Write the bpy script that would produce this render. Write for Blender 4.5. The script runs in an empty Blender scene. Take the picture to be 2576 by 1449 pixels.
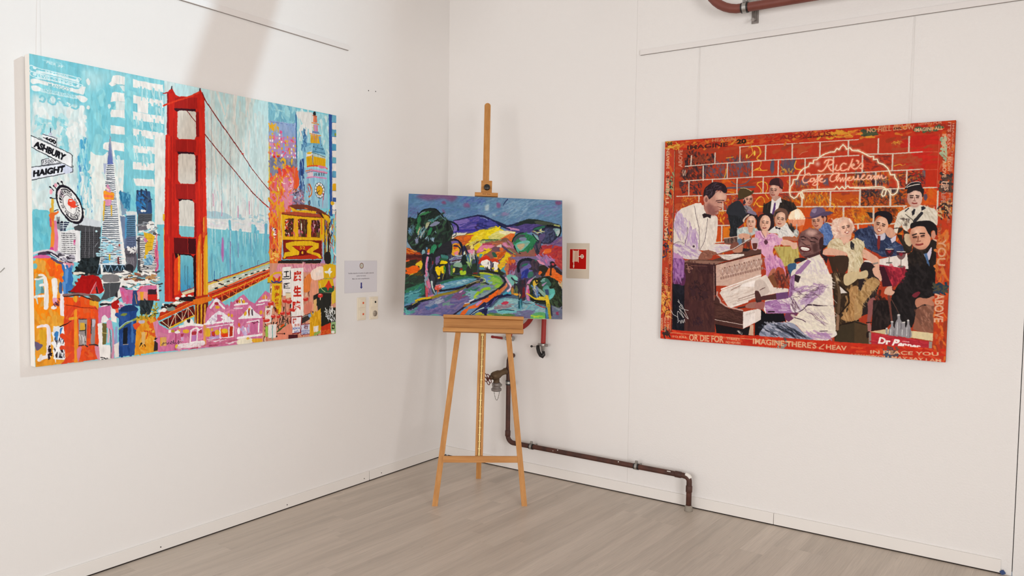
import bpy, bmesh, math, random
import numpy as np
from mathutils import Vector, Matrix

# ------------------------------------------------------------------ camera, light, exposure
SC = bpy.context.scene
COL = SC.collection
cam = bpy.data.cameras.new('camera'); CAM = bpy.data.objects.new('camera', cam); COL.objects.link(CAM)
YAW, PITCH, ROLL = 2.17271202, -0.0518353801, 0.0139023182
f_ = Vector((math.cos(PITCH)*math.cos(YAW), math.cos(PITCH)*math.sin(YAW), math.sin(PITCH)))
r_ = Vector((math.sin(YAW), -math.cos(YAW), 0)); u_ = r_.cross(f_)
r2, u2 = math.cos(ROLL)*r_ + math.sin(ROLL)*u_, -math.sin(ROLL)*r_ + math.cos(ROLL)*u_
m_ = Matrix((r2, u2, -f_)).transposed().to_4x4(); m_.translation = (3.63261521, -4.42099925, 1.58)
CAM.matrix_world = m_
cam.sensor_width = 36.0; cam.lens = 36.0*1898.5/2576; cam.clip_start = .05
SC.camera = CAM
SC.view_settings.view_transform = 'Standard'; SC.view_settings.look = 'None'
SC.view_settings.gamma = 1.0; SC.view_settings.use_curve_mapping = False
SC.view_settings.exposure = 0.0
SC.cycles.use_denoising = True; SC.cycles.max_bounces = 10; SC.cycles.diffuse_bounces = 7
wd = bpy.data.worlds.new('daylight'); SC.world = wd; wd.use_nodes = True
wd.node_tree.nodes['Background'].inputs[0].default_value = (.75, .85, 1, 1); wd.node_tree.nodes['Background'].inputs[1].default_value = .3

def area(name, loc, target, sx, sy, power, col, spread=180):
    l = bpy.data.lights.new(name, 'AREA'); l.shape = 'RECTANGLE'; l.size, l.size_y = sx, sy; l.energy = power; l.color = col; l.spread = math.radians(spread)
    o = bpy.data.objects.new(name, l); COL.objects.link(o); o.location = loc
    o.rotation_euler = (Vector(target)-Vector(loc)).to_track_quat('-Z', 'Y').to_euler()
    return o
area('high_spot_lamp', (3.86, -.16, 4.45), (0, -3.1, 2.5), .11, .11, 11, (.66, .88, 1), 60)     # cool lamp high up by the right wall, gives the crisp shadows
area('rear_window_daylight', (1.5, -8.6, 1.7), (.9, 0, 1.0), 5.6, 2.9, 118, (1, .972, .955), 120)         # window front behind the photographer
area('side_window_daylight', (7.8, -4.6, 1.7), (.3, -.3, 1.0), 4.0, 2.9, 150, (1, .966, .948), 110)          # windows along the opposite side

GAIN_L, GAIN_C, GAIN_R = 1.0, .90, 1.03
CQ = [[-0.4929, 1.1697], [0.5106, 1.1519], [0.5142, 1.9313], [-0.482, 1.9599]]
BLOCK0, BLOCK1, BLOCKW, BLOCKH = (1.6212, -1.2896, 2.9826), (1.6212, -0.5853, 4.99), (0.0, 0.2581, 0.0), 0.107

# ------------------------------------------------------------------ helpers
random.seed(4)
def link(name, me, mat=None, parent=None, loc=None, rot=None):
    o = bpy.data.objects.new(name, me); COL.objects.link(o)
    if mat is not None and me is not None:
        for mm in (mat if isinstance(mat, (list, tuple)) else [mat]): me.materials.append(mm)
    if parent is not None: o.parent = parent
    if loc is not None: o.location = loc
    if rot is not None: o.rotation_euler = rot
    return o
def tag(o, label=None, cat=None, group=None, kind=None):
    for k, v in (('label', label), ('category', cat), ('group', group), ('kind', kind)):
        if v: o[k] = v
    return o
def empty(name, loc, label, cat, group=None, rot=None, mat=None):
    o = bpy.data.objects.new(name, None); COL.objects.link(o); o.location = loc; o.empty_display_size = .05
    if rot is not None: o.rotation_euler = rot
    if mat is not None: o.matrix_world = mat
    return tag(o, label, cat, group)
X, Y, Z = Vector((1, 0, 0)), Vector((0, 1, 0)), Vector((0, 0, 1))
class B:
    """collects shapes and links them as one mesh object"""
    def __init__(s): s.bm = bmesh.new()
    def hexa(s, q0, q1):
        v = [s.bm.verts.new(p) for p in list(q0)+list(q1)]
        fs = [(3, 2, 1, 0), (4, 5, 6, 7), (0, 1, 5, 4), (1, 2, 6, 5), (2, 3, 7, 6), (3, 0, 4, 7)]
        return [s.bm.faces.new([v[i] for i in f]) for f in fs], v
    def box(s, c, h, ax=(X, Y, Z), bev=0):
        c = Vector(c); a, b, d = [ax[i]*h[i] for i in range(3)]
        fs, v = s.hexa([c-a-b-d, c+a-b-d, c+a+b-d, c-a+b-d], [c-a-b+d, c+a-b+d, c+a+b+d, c-a+b+d])
        if bev: 
            ed = list({e for f in fs for e in f.edges}); bmesh.ops.bevel(s.bm, geom=ed, offset=bev, segments=2, affect='EDGES', profile=.5)
        return s
    def prism(s, pts, depth):
        """polygon (list of Vectors) extruded by vector depth"""
        a = [s.bm.verts.new(p) for p in pts]; b = [s.bm.verts.new(Vector(p)+depth) for p in pts]; n = len(a)
        s.bm.faces.new(a[::-1]); s.bm.faces.new(b)
        for i in range(n): s.bm.faces.new((a[i], a[(i+1) % n], b[(i+1) % n], b[i]))
        return s
    def tube(s, pts, r, n=14, cap=True):
        pts = [Vector(p) for p in pts]; rs = r if isinstance(r, (list, tuple)) else [r]*len(pts)
        t0 = (pts[1]-pts[0]).normalized(); ref = Z if abs(t0.z) < .9 else X; nn = t0.cross(ref).normalized(); rings = []
        for i, p in enumerate(pts):
            t = (pts[min(i+1, len(pts)-1)]-pts[max(i-1, 0)]).normalized()
            nn = (nn - t*nn.dot(t)).normalized(); bb = t.cross(nn)
            rings.append([s.bm.verts.new(p+(nn*math.cos(k*2*math.pi/n)+bb*math.sin(k*2*math.pi/n))*rs[i]) for k in range(n)])
        for a, b in zip(rings, rings[1:]):
            for k in range(n):
                f = s.bm.faces.new((a[k], a[(k+1) % n], b[(k+1) % n], b[k])); f.smooth = True
        if cap: s.bm.faces.new(rings[0][::-1]); s.bm.faces.new(rings[-1])
        return s
    def lathe(s, prof, org, ax, n=20):
        """profile of (distance along axis, radius)"""
        ax = Vector(ax).normalized(); return s.tube([Vector(org)+ax*d for d, r in prof], [max(r, 1e-4) for d, r in prof], n)
    def ring(s, c, ax, R, r, n=24, m=8):
        c = Vector(c); ax = Vector(ax).normalized(); u = ax.cross(Z if abs(ax.z) < .9 else X).normalized(); w = ax.cross(u); vs = []
        for i in range(n):
            d = u*math.cos(i*2*math.pi/n)+w*math.sin(i*2*math.pi/n)
            vs.append([s.bm.verts.new(c+d*(R+r*math.cos(k*2*math.pi/m))+ax*r*math.sin(k*2*math.pi/m)) for k in range(m)])
        for i in range(n):
            for k in range(m):
                f = s.bm.faces.new((vs[i][k], vs[(i+1) % n][k], vs[(i+1) % n][(k+1) % m], vs[i][(k+1) % m])); f.smooth = True
        return s
    def band(s, c, ax, R0, R1, h, n=24):
        """flat ring: a strap clamped round a pipe"""
        c = Vector(c); ax = Vector(ax).normalized(); u = ax.cross(Z if abs(ax.z) < .9 else X).normalized(); w = ax.cross(u); vs = []
        for i in range(n):
            d = u*math.cos(i*2*math.pi/n)+w*math.sin(i*2*math.pi/n)
            vs.append([s.bm.verts.new(c+d*R+ax*q) for R, q in ((R0, -h), (R1, -h), (R1, h), (R0, h))])
        for i in range(n):
            for k in range(4): s.bm.faces.new((vs[i][k], vs[i][(k+1) % 4], vs[(i+1) % n][(k+1) % 4], vs[(i+1) % n][k]))
        return s
    def done(s, name, mat=None, parent=None, **k):
        bmesh.ops.recalc_face_normals(s.bm, faces=s.bm.faces); me = bpy.data.meshes.new(name); s.bm.to_mesh(me); s.bm.free()
        return link(name, me, mat, parent, **k)
def arc(c, u, w, R, a0, a1, n=8): return [Vector(c)+Vector(u)*R*math.cos(math.radians(a0+(a1-a0)*i/n))+Vector(w)*R*math.sin(math.radians(a0+(a1-a0)*i/n)) for i in range(n+1)]

# ------------------------------------------------------------------ materials
def lin(c):
    v = [int(c[i:i+2], 16)/255 for i in (0, 2, 4)]
    return tuple(x/12.92 if x <= .04045 else ((x+.055)/1.055)**2.4 for x in v)+(1,)
def mat(name, col, rough=.6, metal=0, bump=None, var=None, spec=.5):
    m = bpy.data.materials.new(name); m.use_nodes = True; nt = m.node_tree; b = nt.nodes['Principled BSDF']
    b.inputs['Base Color'].default_value = lin(col); b.inputs['Roughness'].default_value = rough; b.inputs['Metallic'].default_value = metal; b.inputs['Specular IOR Level'].default_value = spec
    tc = nt.nodes.new('ShaderNodeTexCoord')
    def noise(scale, detail=4, rough=.55, stretch=None):
        n = nt.nodes.new('ShaderNodeTexNoise'); n.inputs['Scale'].default_value = scale; n.inputs['Detail'].default_value = detail; n.inputs['Roughness'].default_value = rough
        if stretch:
            mp = nt.nodes.new('ShaderNodeMapping'); mp.inputs['Scale'].default_value = stretch; nt.links.new(tc.outputs['Object'], mp.inputs[0]); nt.links.new(mp.outputs[0], n.inputs[0])
        else: nt.links.new(tc.outputs['Object'], n.inputs[0])
        return n
    if var:      # (other colour, scale, low, high, stretch)
        n = noise(var[1], 5, .6, var[4] if len(var) > 4 else None); r = nt.nodes.new('ShaderNodeValToRGB')
        r.color_ramp.elements[0].position = var[2]; r.color_ramp.elements[1].position = var[3]
        r.color_ramp.elements[0].color = lin(col); r.color_ramp.elements[1].color = lin(var[0])
        nt.links.new(n.outputs[0], r.inputs[0]); nt.links.new(r.outputs[0], b.inputs['Base Color'])
    if bump:     # (scale, strength, distance, stretch)
        n = noise(bump[0], 3, .6, bump[3] if len(bump) > 3 else None); k = nt.nodes.new('ShaderNodeBump'); k.inputs['Strength'].default_value = bump[1]; k.inputs['Distance'].default_value = bump[2]
        nt.links.new(n.outputs[0], k.inputs['Height']); nt.links.new(k.outputs[0], b.inputs['Normal'])
    return m
WALL = mat('white_wall_paint', 'e6e4e2', .75, bump=(150, .25, .002), spec=.3)
STUCCO = mat('white_rough_wall_paint', 'e6e4e2', .75, bump=(95, .5, .0035), spec=.3)
CEIL = mat('white_ceiling', 'ebe8e5', .9)
BOARD = mat('white_skirting_paint', 'e6e3df', .45, bump=(40, .1, .001))
RAIL = mat('white_rail_enamel', 'e2dfdd', .4)
GAP = mat('grey_joint', '8f8a86', .9)
DARK = mat('dark_gap', '2a221e', .9)
WOOD = mat('oiled_beech', 'bf8a50', .5, spec=.22, var=('a8733c', 6, .35, .75, (9, 9, .7)), bump=(60, .12, .001, (3, 3, .3)))
WOODX = mat('oiled_beech_across', 'bf8a50', .5, spec=.22, var=('a56f3a', 6, .35, .75, (.7, 9, 9)), bump=(60, .12, .001, (.3, 3, 3)))
BRASS = mat('brass', 'd8c590', .32, 1.0, var=('b89a58', 30, .3, .8))
BLACK = mat('black_plastic', '161514', .4)
STEEL = mat('galvanised_steel', 'b9b8b4', .38, .9, var=('8f8d8a', 40, .3, .8))
ALU = mat('cast_aluminium', '9a9490', .5, .6, var=('7d7672', 25, .3, .8), bump=(80, .2, .001))
RUST = mat('rusty_pipe', '5a352a', .6, .2, var=('3a2620', 14, .35, .7), bump=(120, .35, .001))
VALVE = mat('weathered_valve_bronze', '6f5a42', .55, .5, var=('4c3c2e', 18, .3, .75), bump=(90, .25, .001))
REDOX = mat('red_oxide_pipe', '7d4438', .5, .1, var=('6a352c', 7, .3, .8), bump=(70, .12, .001))
HOSE = mat('red_rubber_hose', '9a2420', .55, bump=(200, .2, .0006))
REDPL = mat('red_plastic', '8a1c1a', .45)
WHEEL = mat('red_brown_handwheel', '6a2a20', .5, .3)
PAINTW = mat('white_paint_splash', 'e6e2dc', .6)
CREAM = mat('cream_switch_plastic', 'e4dac6', .35)
WELLGREY = mat('grey_socket_well', 'b4a898', .5)  # plain darker grey for the socket well
LENS = mat('orange_indicator', 'd8552a', .3)
PAPER = mat('print_paper', 'dcd8da', .7)
CANVASW = mat('primed_canvas', 'e6e3dd', .8, bump=(400, .2, .0005))
NYLON = mat('nylon_line', 'dedcd9', .3)
BLUE = mat('blue_tape', '2c4678', .5)
GREYFL = mat('grey_floor_edge', '8a8580', .6)

def lam_material():
    m = bpy.data.materials.new('grey_oak_laminate'); m.use_nodes = True; nt = m.node_tree; b = nt.nodes['Principled BSDF']; L = nt.links.new
    tc = nt.nodes.new('ShaderNodeTexCoord'); oi = nt.nodes.new('ShaderNodeObjectInfo')
    sc = nt.nodes.new('ShaderNodeVectorMath'); sc.operation = 'SCALE'; sc.inputs['Scale'].default_value = 40; cb = nt.nodes.new('ShaderNodeCombineXYZ'); L(oi.outputs['Random'], cb.inputs[0]); L(oi.outputs['Random'], cb.inputs[1]); L(cb.outputs[0], sc.inputs[0])
    ad = nt.nodes.new('ShaderNodeVectorMath'); ad.operation = 'ADD'; L(tc.outputs['Object'], ad.inputs[0]); L(sc.outputs[0], ad.inputs[1])
    def ns(stretch, scale, det, dist=0):
        mp = nt.nodes.new('ShaderNodeMapping'); mp.inputs['Scale'].default_value = stretch; L(ad.outputs[0], mp.inputs[0])
        n = nt.nodes.new('ShaderNodeTexNoise'); n.inputs['Scale'].default_value = scale; n.inputs['Detail'].default_value = det; n.inputs['Distortion'].default_value = dist; L(mp.outputs[0], n.inputs[0]); return n
    def ramp(src, stops):
        r = nt.nodes.new('ShaderNodeValToRGB'); e = r.color_ramp.elements
        while len(e) < len(stops): e.new(.5)
        for q, (p, c) in zip(e, stops): q.position = p; q.color = lin(c) if isinstance(c, str) else (c, c, c, 1)
        L(src, r.inputs[0]); return r
    def mix(kind, fac, a, c):
        x = nt.nodes.new('ShaderNodeMix'); x.data_type = 'RGBA'; x.blend_type = kind; x.inputs[0].default_value = fac; L(a, x.inputs[6]); L(c, x.inputs[7]); return x
    base = ramp(oi.outputs['Random'], [(0, LAM[0]), (.5, LAM[1]), (1, LAM[2])])
    bands = ramp(ns((.3, 6, 1), 2.6, 3, .5).outputs[0], [(.3, .84), (.5, .97), (.72, 1.07)])
    grain = ramp(ns((1.2, 40, 1), 5, 5, .3).outputs[0], [(.3, .90), (.6, 1.03), (.75, 1.06)])
    knots = ramp(ns((3.4, 10, 1), 4.5, 5, 1.2).outputs[0], [(.2, .70), (.29, .95), (.36, 1.0)])
    c = mix('MULTIPLY', 1, base.outputs[0], bands.outputs[0]); c = mix('MULTIPLY', 1, c.outputs[2], grain.outputs[0]); c = mix('MULTIPLY', 1, c.outputs[2], knots.outputs[0])
    L(c.outputs[2], b.inputs['Base Color']); b.inputs['Roughness'].default_value = .42; b.inputs['Specular IOR Level'].default_value = .4
    k = nt.nodes.new('ShaderNodeBump'); k.inputs['Strength'].default_value = .12; k.inputs['Distance'].default_value = .001; L(grain.outputs[0], k.inputs['Height']); L(k.outputs[0], b.inputs['Normal'])
    return m
LAM = ('c0b4a7', 'c7bbae', 'cdc1b4')
LAMM = lam_material()

def picture_material(name, img, rough=.62, relief=.4):
    m = bpy.data.materials.new(name); m.use_nodes = True; nt = m.node_tree; b = nt.nodes['Principled BSDF']; L = nt.links.new
    t = nt.nodes.new('ShaderNodeTexImage'); t.image = img; t.interpolation = 'Cubic'; uv = nt.nodes.new('ShaderNodeUVMap'); L(uv.outputs[0], t.inputs[0]); L(t.outputs[0], b.inputs['Base Color'])
    b.inputs['Roughness'].default_value = rough; b.inputs['Specular IOR Level'].default_value = .07
    if relief:
        tc = nt.nodes.new('ShaderNodeTexCoord'); n = nt.nodes.new('ShaderNodeTexNoise'); n.inputs['Scale'].default_value = 260; L(tc.outputs['Object'], n.inputs[0])
        mx = nt.nodes.new('ShaderNodeMath'); mx.operation = 'MULTIPLY_ADD'; mx.inputs[1].default_value = .25; L(n.outputs[0], mx.inputs[0]); bw = nt.nodes.new('ShaderNodeRGBToBW'); L(t.outputs[0], bw.inputs[0]); L(bw.outputs[0], mx.inputs[2])
        k = nt.nodes.new('ShaderNodeBump'); k.inputs['Strength'].default_value = relief; k.inputs['Distance'].default_value = .0012; L(mx.outputs[0], k.inputs['Height']); L(k.outputs[0], b.inputs['Normal'])
    return m
def face_quad(name, quad, m, parent, **k):
    """flat sheet with the four corners bl br tr tl"""
    me = bpy.data.meshes.new(name); me.from_pydata([tuple(q) for q in quad], [], [(0, 1, 2, 3)]); u = me.uv_layers.new()
    for i, c in enumerate(((0, 0), (1, 0), (1, 1), (0, 1))): u.data[i].uv = c
    return link(name, me, m, parent, **k)

# ------------------------------------------------------------------ the room
H, XR, YB = 5.0, 8.0, -9.0
def slab(name, c, h, m, kind='structure', parent=None, bev=0): 
    o = B().box(c, h, bev=bev).done(name, m, parent)
    if kind: o['kind'] = kind
    return o
slab('wall_left', (-.05, YB/2, H/2), (.05, -YB/2, H/2), WALL)
wr = slab('wall_right', (.7625, .05, H/2), (.7625, .05, H/2), WALL)
B().box((2.57, .05, H/2), (1.0445, .05, H/2), bev=.0006).done('wall_panel', STUCCO, wr)
slab('wall_right_end', (5.81, .0455, H/2), (2.192, .05, H/2), STUCCO, bev=.0015)
B().box((2.57, .08, H/2), (1.1, .02, H/2)).done('wall_backing', WALL, wr)
slab('wall_far_side', (XR+.05, YB/2, H/2), (.05, -YB/2, H/2), CEIL)
slab('wall_rear', (XR/2, YB-.05, H/2), (XR/2, .05, H/2), CEIL)
slab('ceiling', (XR/2, YB/2, H+.05), (XR/2, -YB/2, .05), CEIL)
floor = slab('floor', (XR/2, YB/2, -.06), (XR/2, -YB/2, .05), mat('sub_floor', '8f8070', .6))
# laminate boards, laid a few degrees off the left wall
def clip(poly, ax, lim, sign):
    out = []
    for i in range(len(poly)):
        a, b = poly[i], poly[(i+1) % len(poly)]; da, db = sign*(a[ax]-lim), sign*(b[ax]-lim)
        if da >= 0: out.append(a)
        if da*db < 0: t = da/(da-db); out.append(a+(b-a)*t)
    return out
PD = math.radians(87.0); pu, pv = Vector((math.cos(PD), math.sin(PD), 0)), Vector((math.sin(PD), -math.cos(PD), 0)); PW, PL = .128, 1.285
for i in range(-3, 58):
    off = random.random()*PL
    for j in range(-9, 3):
        u0 = j*PL+off; v0 = i*PW; c0 = pu*(u0+PL/2)+pv*(v0+PW/2)
        if c0.y < -5.2 or c0.x > 6.2: continue
        g = .0001; poly = [pu*(u0+g)+pv*(v0+g), pu*(u0+PL-g)+pv*(v0+g), pu*(u0+PL-g)+pv*(v0+PW-g), pu*(u0+g)+pv*(v0+PW-g)]
        for ax, lim, sg in ((0, .002, 1), (1, -.002, -1), (0, 6.2, -1)):
            poly = clip(poly, ax, lim, sg) if len(poly) > 2 else poly
        if len(poly) < 3: continue
        R = Matrix.Rotation(-PD, 3, 'Z'); pts = [R @ (p-c0) for p in poly]
        b = B(); b.prism([Vector((p.x, p.y, -.0095)) for p in pts], Vector((0, 0, .0095)))
        b.done('plank', LAMM, floor, loc=(c0.x, c0.y, 0), rot=(0, 0, PD))
slab('floor_rear', (XR/2, -7.2, -.005), (XR/2, 1.8, .004), mat('floor_beyond', '9c8c7c', .5))
# skirting boards
bl = tag(B().box((.006, -4.9, .0385), (.006, 4.08, .0315), bev=.0015).done('baseboard_left', BOARD), kind='structure')
B().box((.006, -.408, .0385), (.006, .404, .0315), bev=.0015).done('skirting_board', BOARD, bl)
B().box((.004, -4.4, .0035), (.004, 4.4, .0035)).done('shadow_gap', DARK, bl)  # dark strip standing in for the shade under the left board
for y in (-2.301, -1.502, -.866, -.704): B().lathe([(0, .0035), (.0006, .0035)], (.0121, y, .027 if y < -1 else .03), X, 10).done('screw', DARK, bl)
br = tag(B().box((1.235, -.006, .0395), (1.2265, .006, .0325), bev=.0015).done('baseboard_right', BOARD), kind='structure')
B().box((3.0165, -.006, .0395), (.5525, .006, .0325), bev=.0015).done('skirting_board', BOARD, br)
B().box((1.8, -.003, .0038), (1.77, .003, .0038)).done('shadow_gap', DARK, br)  # shadow line below the right board, laid in as a dark strip
# picture rails
def rail(name, c, h):
    o = B().box(c, h, bev=.002).done(name, RAIL); o['kind'] = 'structure'; return o
tl_ = rail('trim_1', (.0055, -3.506, 2.8405), (.0055, 2.494, .0165)); B().box((.003, -3.506, 2.8231), (.003, 2.494, .0009)).done('rail_groove', GAP, tl_)
tr_ = rail('trim_2', (3.6, -.0055, 2.8235), (2.046, .0055, .0165)); B().box((3.6, -.003, 2.8061), (2.046, .003, .0009)).done('rail_groove', GAP, tr_)
# added unseen blocker, shaped to cast the slanted shadow band on the left wall
ST0, ST1 = Vector(BLOCK0), Vector(BLOCK1)
blocker = B(); dS = (ST1-ST0).normalized(); wS = Vector(BLOCKW).normalized(); nS = dS.cross(wS).normalized()
blocker.box((ST0+ST1)/2, (BLOCKH, .02, (ST1-ST0).length/2), (wS, nS, dS)); so = blocker.done('shadow_blocker', CEIL); so['kind'] = 'structure'
# lower corner beyond the end of the right skirting
th = tag(B().box((3.95, -.09, .004), (.32, .05, .004), bev=.002).done('threshold_strip', GREYFL), 'grey metal threshold strip on floor at the end of the right skirting', 'strip')
tp = tag(B().box((3.578, -.012, .012), (.010, .002, .010), (Vector((.8, 0, .6)), Y, Vector((-.6, 0, .8)))).done('masking_tape', BLUE), 'scrap of blue tape at the end of the right skirting board', 'tape')
# old nail holes in the left wall
for k, (y, z) in enumerate(((-.829, 2.605), (-.764, 2.611))):
    tag(B().lathe([(0, .004), (.0008, .0035)], (.0001, y, z), X, 10).done('nail_head', DARK), ('dark nail in the left wall above the notice, the one further from the corner', 'dark nail in the left wall above the notice, the one closer to the corner')[k], 'nail')
tag(B().tube([(.0006, -3.02, 1.44), (.0008, -3.0, 1.452), (.0006, -2.985, 1.468)], .002, 6).done('wall_scuff', mat('scuff_grey', '9a9690', .8)), 'small grey scuff on the left wall beside the city painting', 'scuff')

# ------------------------------------------------------------------ paintings
def painting_on_wall(name, org, ux, w, h, d, img, label, side=CANVASW, relief=.4):
    """org: bottom corner on the wall at picture left; ux: direction to picture right; wall normal = ux x Z ... front towards the room"""
    n = Vector(ux).cross(Z); e = empty(name, org, label, 'painting'); ux = Vector(ux)
    B().box(ux*w/2+Z*h/2+n*(d/2+.004), (w/2, d/2-.0015, h/2), (ux, n, Z), bev=.002).done('stretched_canvas', side, e)
    f = n*(d+.0035); face_quad('painted_face', [f, f+ux*w, f+ux*w+Z*h, f+Z*h], picture_material(name+'_paint', img, relief=relief), e)
    return e

# ---------------------------------------------------------------- painter
# A small brush-and-palette rasteriser: every picture surface (canvas, notice, sign)
# is painted stroke by stroke into its own colour map, in that surface's own plane.
_GLYPH = {}
def glyph_tris(txt, bold=0.0):
    key = (txt, bold)
    if key not in _GLYPH:
        cu = bpy.data.curves.new('lettering', 'FONT'); cu.body = txt
        cu.resolution_u = 3; cu.offset = bold; cu.fill_mode = 'FRONT'
        ob = bpy.data.objects.new('lettering', cu); bpy.context.scene.collection.objects.link(ob)
        me = bpy.data.meshes.new_from_object(ob.evaluated_get(bpy.context.evaluated_depsgraph_get()))
        me.calc_loop_triangles()
        v = np.array([p.co[:2] for p in me.vertices], float).reshape(-1, 2)
        t = np.array([q.vertices[:] for q in me.loop_triangles], int).reshape(-1, 3)
        bpy.data.objects.remove(ob); bpy.data.curves.remove(cu); bpy.data.meshes.remove(me)
        lo, hi = v.min(0), v.max(0)
        _GLYPH[key] = ((v - lo) / np.maximum(hi - lo, 1e-6), t)
    return _GLYPH[key]

def smooth(pts, closed, n=5):
    p = np.asarray(pts, float)
    if len(p) < 3: return p
    if closed: q = np.vstack([p[-1], p, p[0], p[1]])
    else: q = np.vstack([2*p[0]-p[1], p, 2*p[-1]-p[-2]])
    out = []
    for i in range(1, len(q)-2):
        a, b, c, d = q[i-1], q[i], q[i+1], q[i+2]
        for k in range(n):
            t = k/n
            out.append(.5*(2*b + (c-a)*t + (2*a-5*b+4*c-d)*t*t + (3*b-a-3*c+d)*t**3))
    if not closed: out.append(p[-1])
    return np.array(out)

def vnoise(h, w, sy, sx, rng):
    gy, gx = int(h/sy)+3, int(w/sx)+3
    g = rng.random((gy, gx)).astype(np.float32)
    y = np.arange(h)/sy; x = np.arange(w)/sx
    iy = y.astype(int); ix = x.astype(int)
    fy = (y-iy)[:, None]; fx = (x-ix)[None]
    fy = fy*fy*(3-2*fy); fx = fx*fx*(3-2*fx)
    a = g[iy][:, ix]; b = g[iy][:, ix+1]; c = g[iy+1][:, ix]; d = g[iy+1][:, ix+1]
    return (a*(1-fx)+b*fx)*(1-fy) + (c*(1-fx)+d*fx)*fy

class Painter:
    SS = 3
    def __init__(s, w, h, ground, seed=1):
        s.w, s.h = w, h; s.rng = np.random.default_rng(seed)
        s.im = np.empty((h, w, 3), np.float32); s.im[:] = s.col(ground)[0]
    @staticmethod
    def col(c):
        c, _, a = c.partition('*'); v = [int(c[i:i+2], 16)/255 for i in range(0, len(c), 2)]
        return np.array(v[:3], np.float32), (float(a) if a else v[3] if len(v) > 3 else 1.0)
    def box(s, pts, pad=2):
        lo = np.floor(pts.min(0)-pad).astype(int); hi = np.ceil(pts.max(0)+pad).astype(int)
        x0, y0 = max(lo[0], 0), max(lo[1], 0); x1, y1 = min(hi[0], s.w), min(hi[1], s.h)
        return x0, y0, x1, y1
    def cover(s, polys, x0, y0, x1, y1):
        w, h = x1-x0, y1-y0; m = np.zeros((h*s.SS, w), np.float32)
        xs = np.arange(w, dtype=np.float32)[None] + 1 + x0
        for p in polys:
            for a, b in zip(p, np.roll(p, -1, 0)):
                sg = 1.0
                if a[1] > b[1]: a, b, sg = b, a, -1.0
                r0 = max(int(math.ceil((a[1]-y0)*s.SS-.5)), 0); r1 = min(int(math.ceil((b[1]-y0)*s.SS-.5)), h*s.SS)
                if r1 <= r0: continue
                yy = (np.arange(r0, r1)+.5)/s.SS + y0
                xc = a[0] + (b[0]-a[0])*(yy-a[1])/(b[1]-a[1])
                m[r0:r1] += sg*np.clip(xs-xc[:, None].astype(np.float32), 0, 1)
        return np.clip(np.abs(m), 0, 1).reshape(h, s.SS, w).mean(1)
    def lay(s, m, c, x0, y0, x1, y1):
        rgb, a = s.col(c) if isinstance(c, str) else c
        r = s.im[y0:y1, x0:x1]; r += (rgb-r)*(m*a)[..., None]
    def poly(s, c, pts, feather=0):
        pts = np.asarray(pts, float); x0, y0, x1, y1 = s.box(pts, 2+2*feather)
        if x1 <= x0 or y1 <= y0: return
        m = s.cover([pts], x0, y0, x1, y1)
        if feather:
            k = max(int(feather), 1)
            for ax in (0, 1):
                for _ in range(2):
                    q = np.cumsum(np.pad(m, [(k+1, k) if i == ax else (0, 0) for i in (0, 1)], mode='edge'), ax)
                    n = m.shape[ax]
                    m = (np.take(q, range(2*k+1, 2*k+1+n), ax) - np.take(q, range(0, n), ax))/(2*k+1)
        s.lay(m, c, x0, y0, x1, y1)
    def line(s, c, pts, w0, w1=None):
        pts = np.asarray(pts, float); w1 = w0 if w1 is None else w1; n = max(len(pts)-1, 1)
        x0, y0, x1, y1 = s.box(pts, 2+max(w0, w1))
        if x1 <= x0 or y1 <= y0: return
        m = np.zeros((y1-y0, x1-x0), np.float32)
        for i in range(len(pts)-1):
            a, b = pts[i], pts[i+1]; ra = .5*(w0+(w1-w0)*i/n); rb = .5*(w0+(w1-w0)*(i+1)/n)
            u0, v0, u1, v1 = s.box(np.array([a, b]), 2+max(ra, rb))
            if u1 <= u0 or v1 <= v0: continue
            X = np.arange(u0, u1)[None]+.5-a[0]; Y = np.arange(v0, v1)[:, None]+.5-a[1]
            d = b-a; L = max(d@d, 1e-9); t = np.clip((X*d[0]+Y*d[1])/L, 0, 1)
            q = np.hypot(X-t*d[0], Y-t*d[1]); cv = np.clip(ra+(rb-ra)*t-q+.5, 0, 1)*min(1, 2*max(ra, rb)+.15)
            k = m[v0-y0:v1-y0, u0-x0:u1-x0]; np.maximum(k, cv, out=k)
        s.lay(m, c, x0, y0, x1, y1)
    def grad(s, c0, c1, pts):
        pts = np.asarray(pts, float); x0, y0, x1, y1 = s.box(pts)
        if x1 <= x0 or y1 <= y0: return
        m = s.cover([pts], x0, y0, x1, y1)
        t = np.clip((np.arange(y0, y1)-pts[:, 1].min())/max(np.ptp(pts[:, 1]), 1), 0, 1)[:, None, None]
        (a, aa), (b, ba) = s.col(c0), s.col(c1)
        r = s.im[y0:y1, x0:x1]; r += (a+(b-a)*t-r)*(m[..., None]*(aa+(ba-aa)*t))
    def dabs(s, cols, pts, n, ln, wd, ang, jit):
        pts = np.asarray(pts, float); x0, y0, x1, y1 = s.box(pts, 0)
        if x1 <= x0 or y1 <= y0: return
        m = s.cover([pts], x0, y0, x1, y1); ys, xs = np.nonzero(m > .5)
        if not len(xs): return
        for k in range(n):
            i = s.rng.integers(len(xs)); th = math.radians(ang+jit*s.rng.normal())
            l = ln*(.5+s.rng.random())*.5; d = np.array([math.cos(th), math.sin(th)])*l
            p = np.array([xs[i]+x0, ys[i]+y0], float); q = np.array([-d[1], d[0]])*.12*s.rng.normal()
            w = wd*(.6+.8*s.rng.random())
            s.line(cols[s.rng.integers(len(cols))], [p-d, p+q, p+d], w, w*.5)
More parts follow.
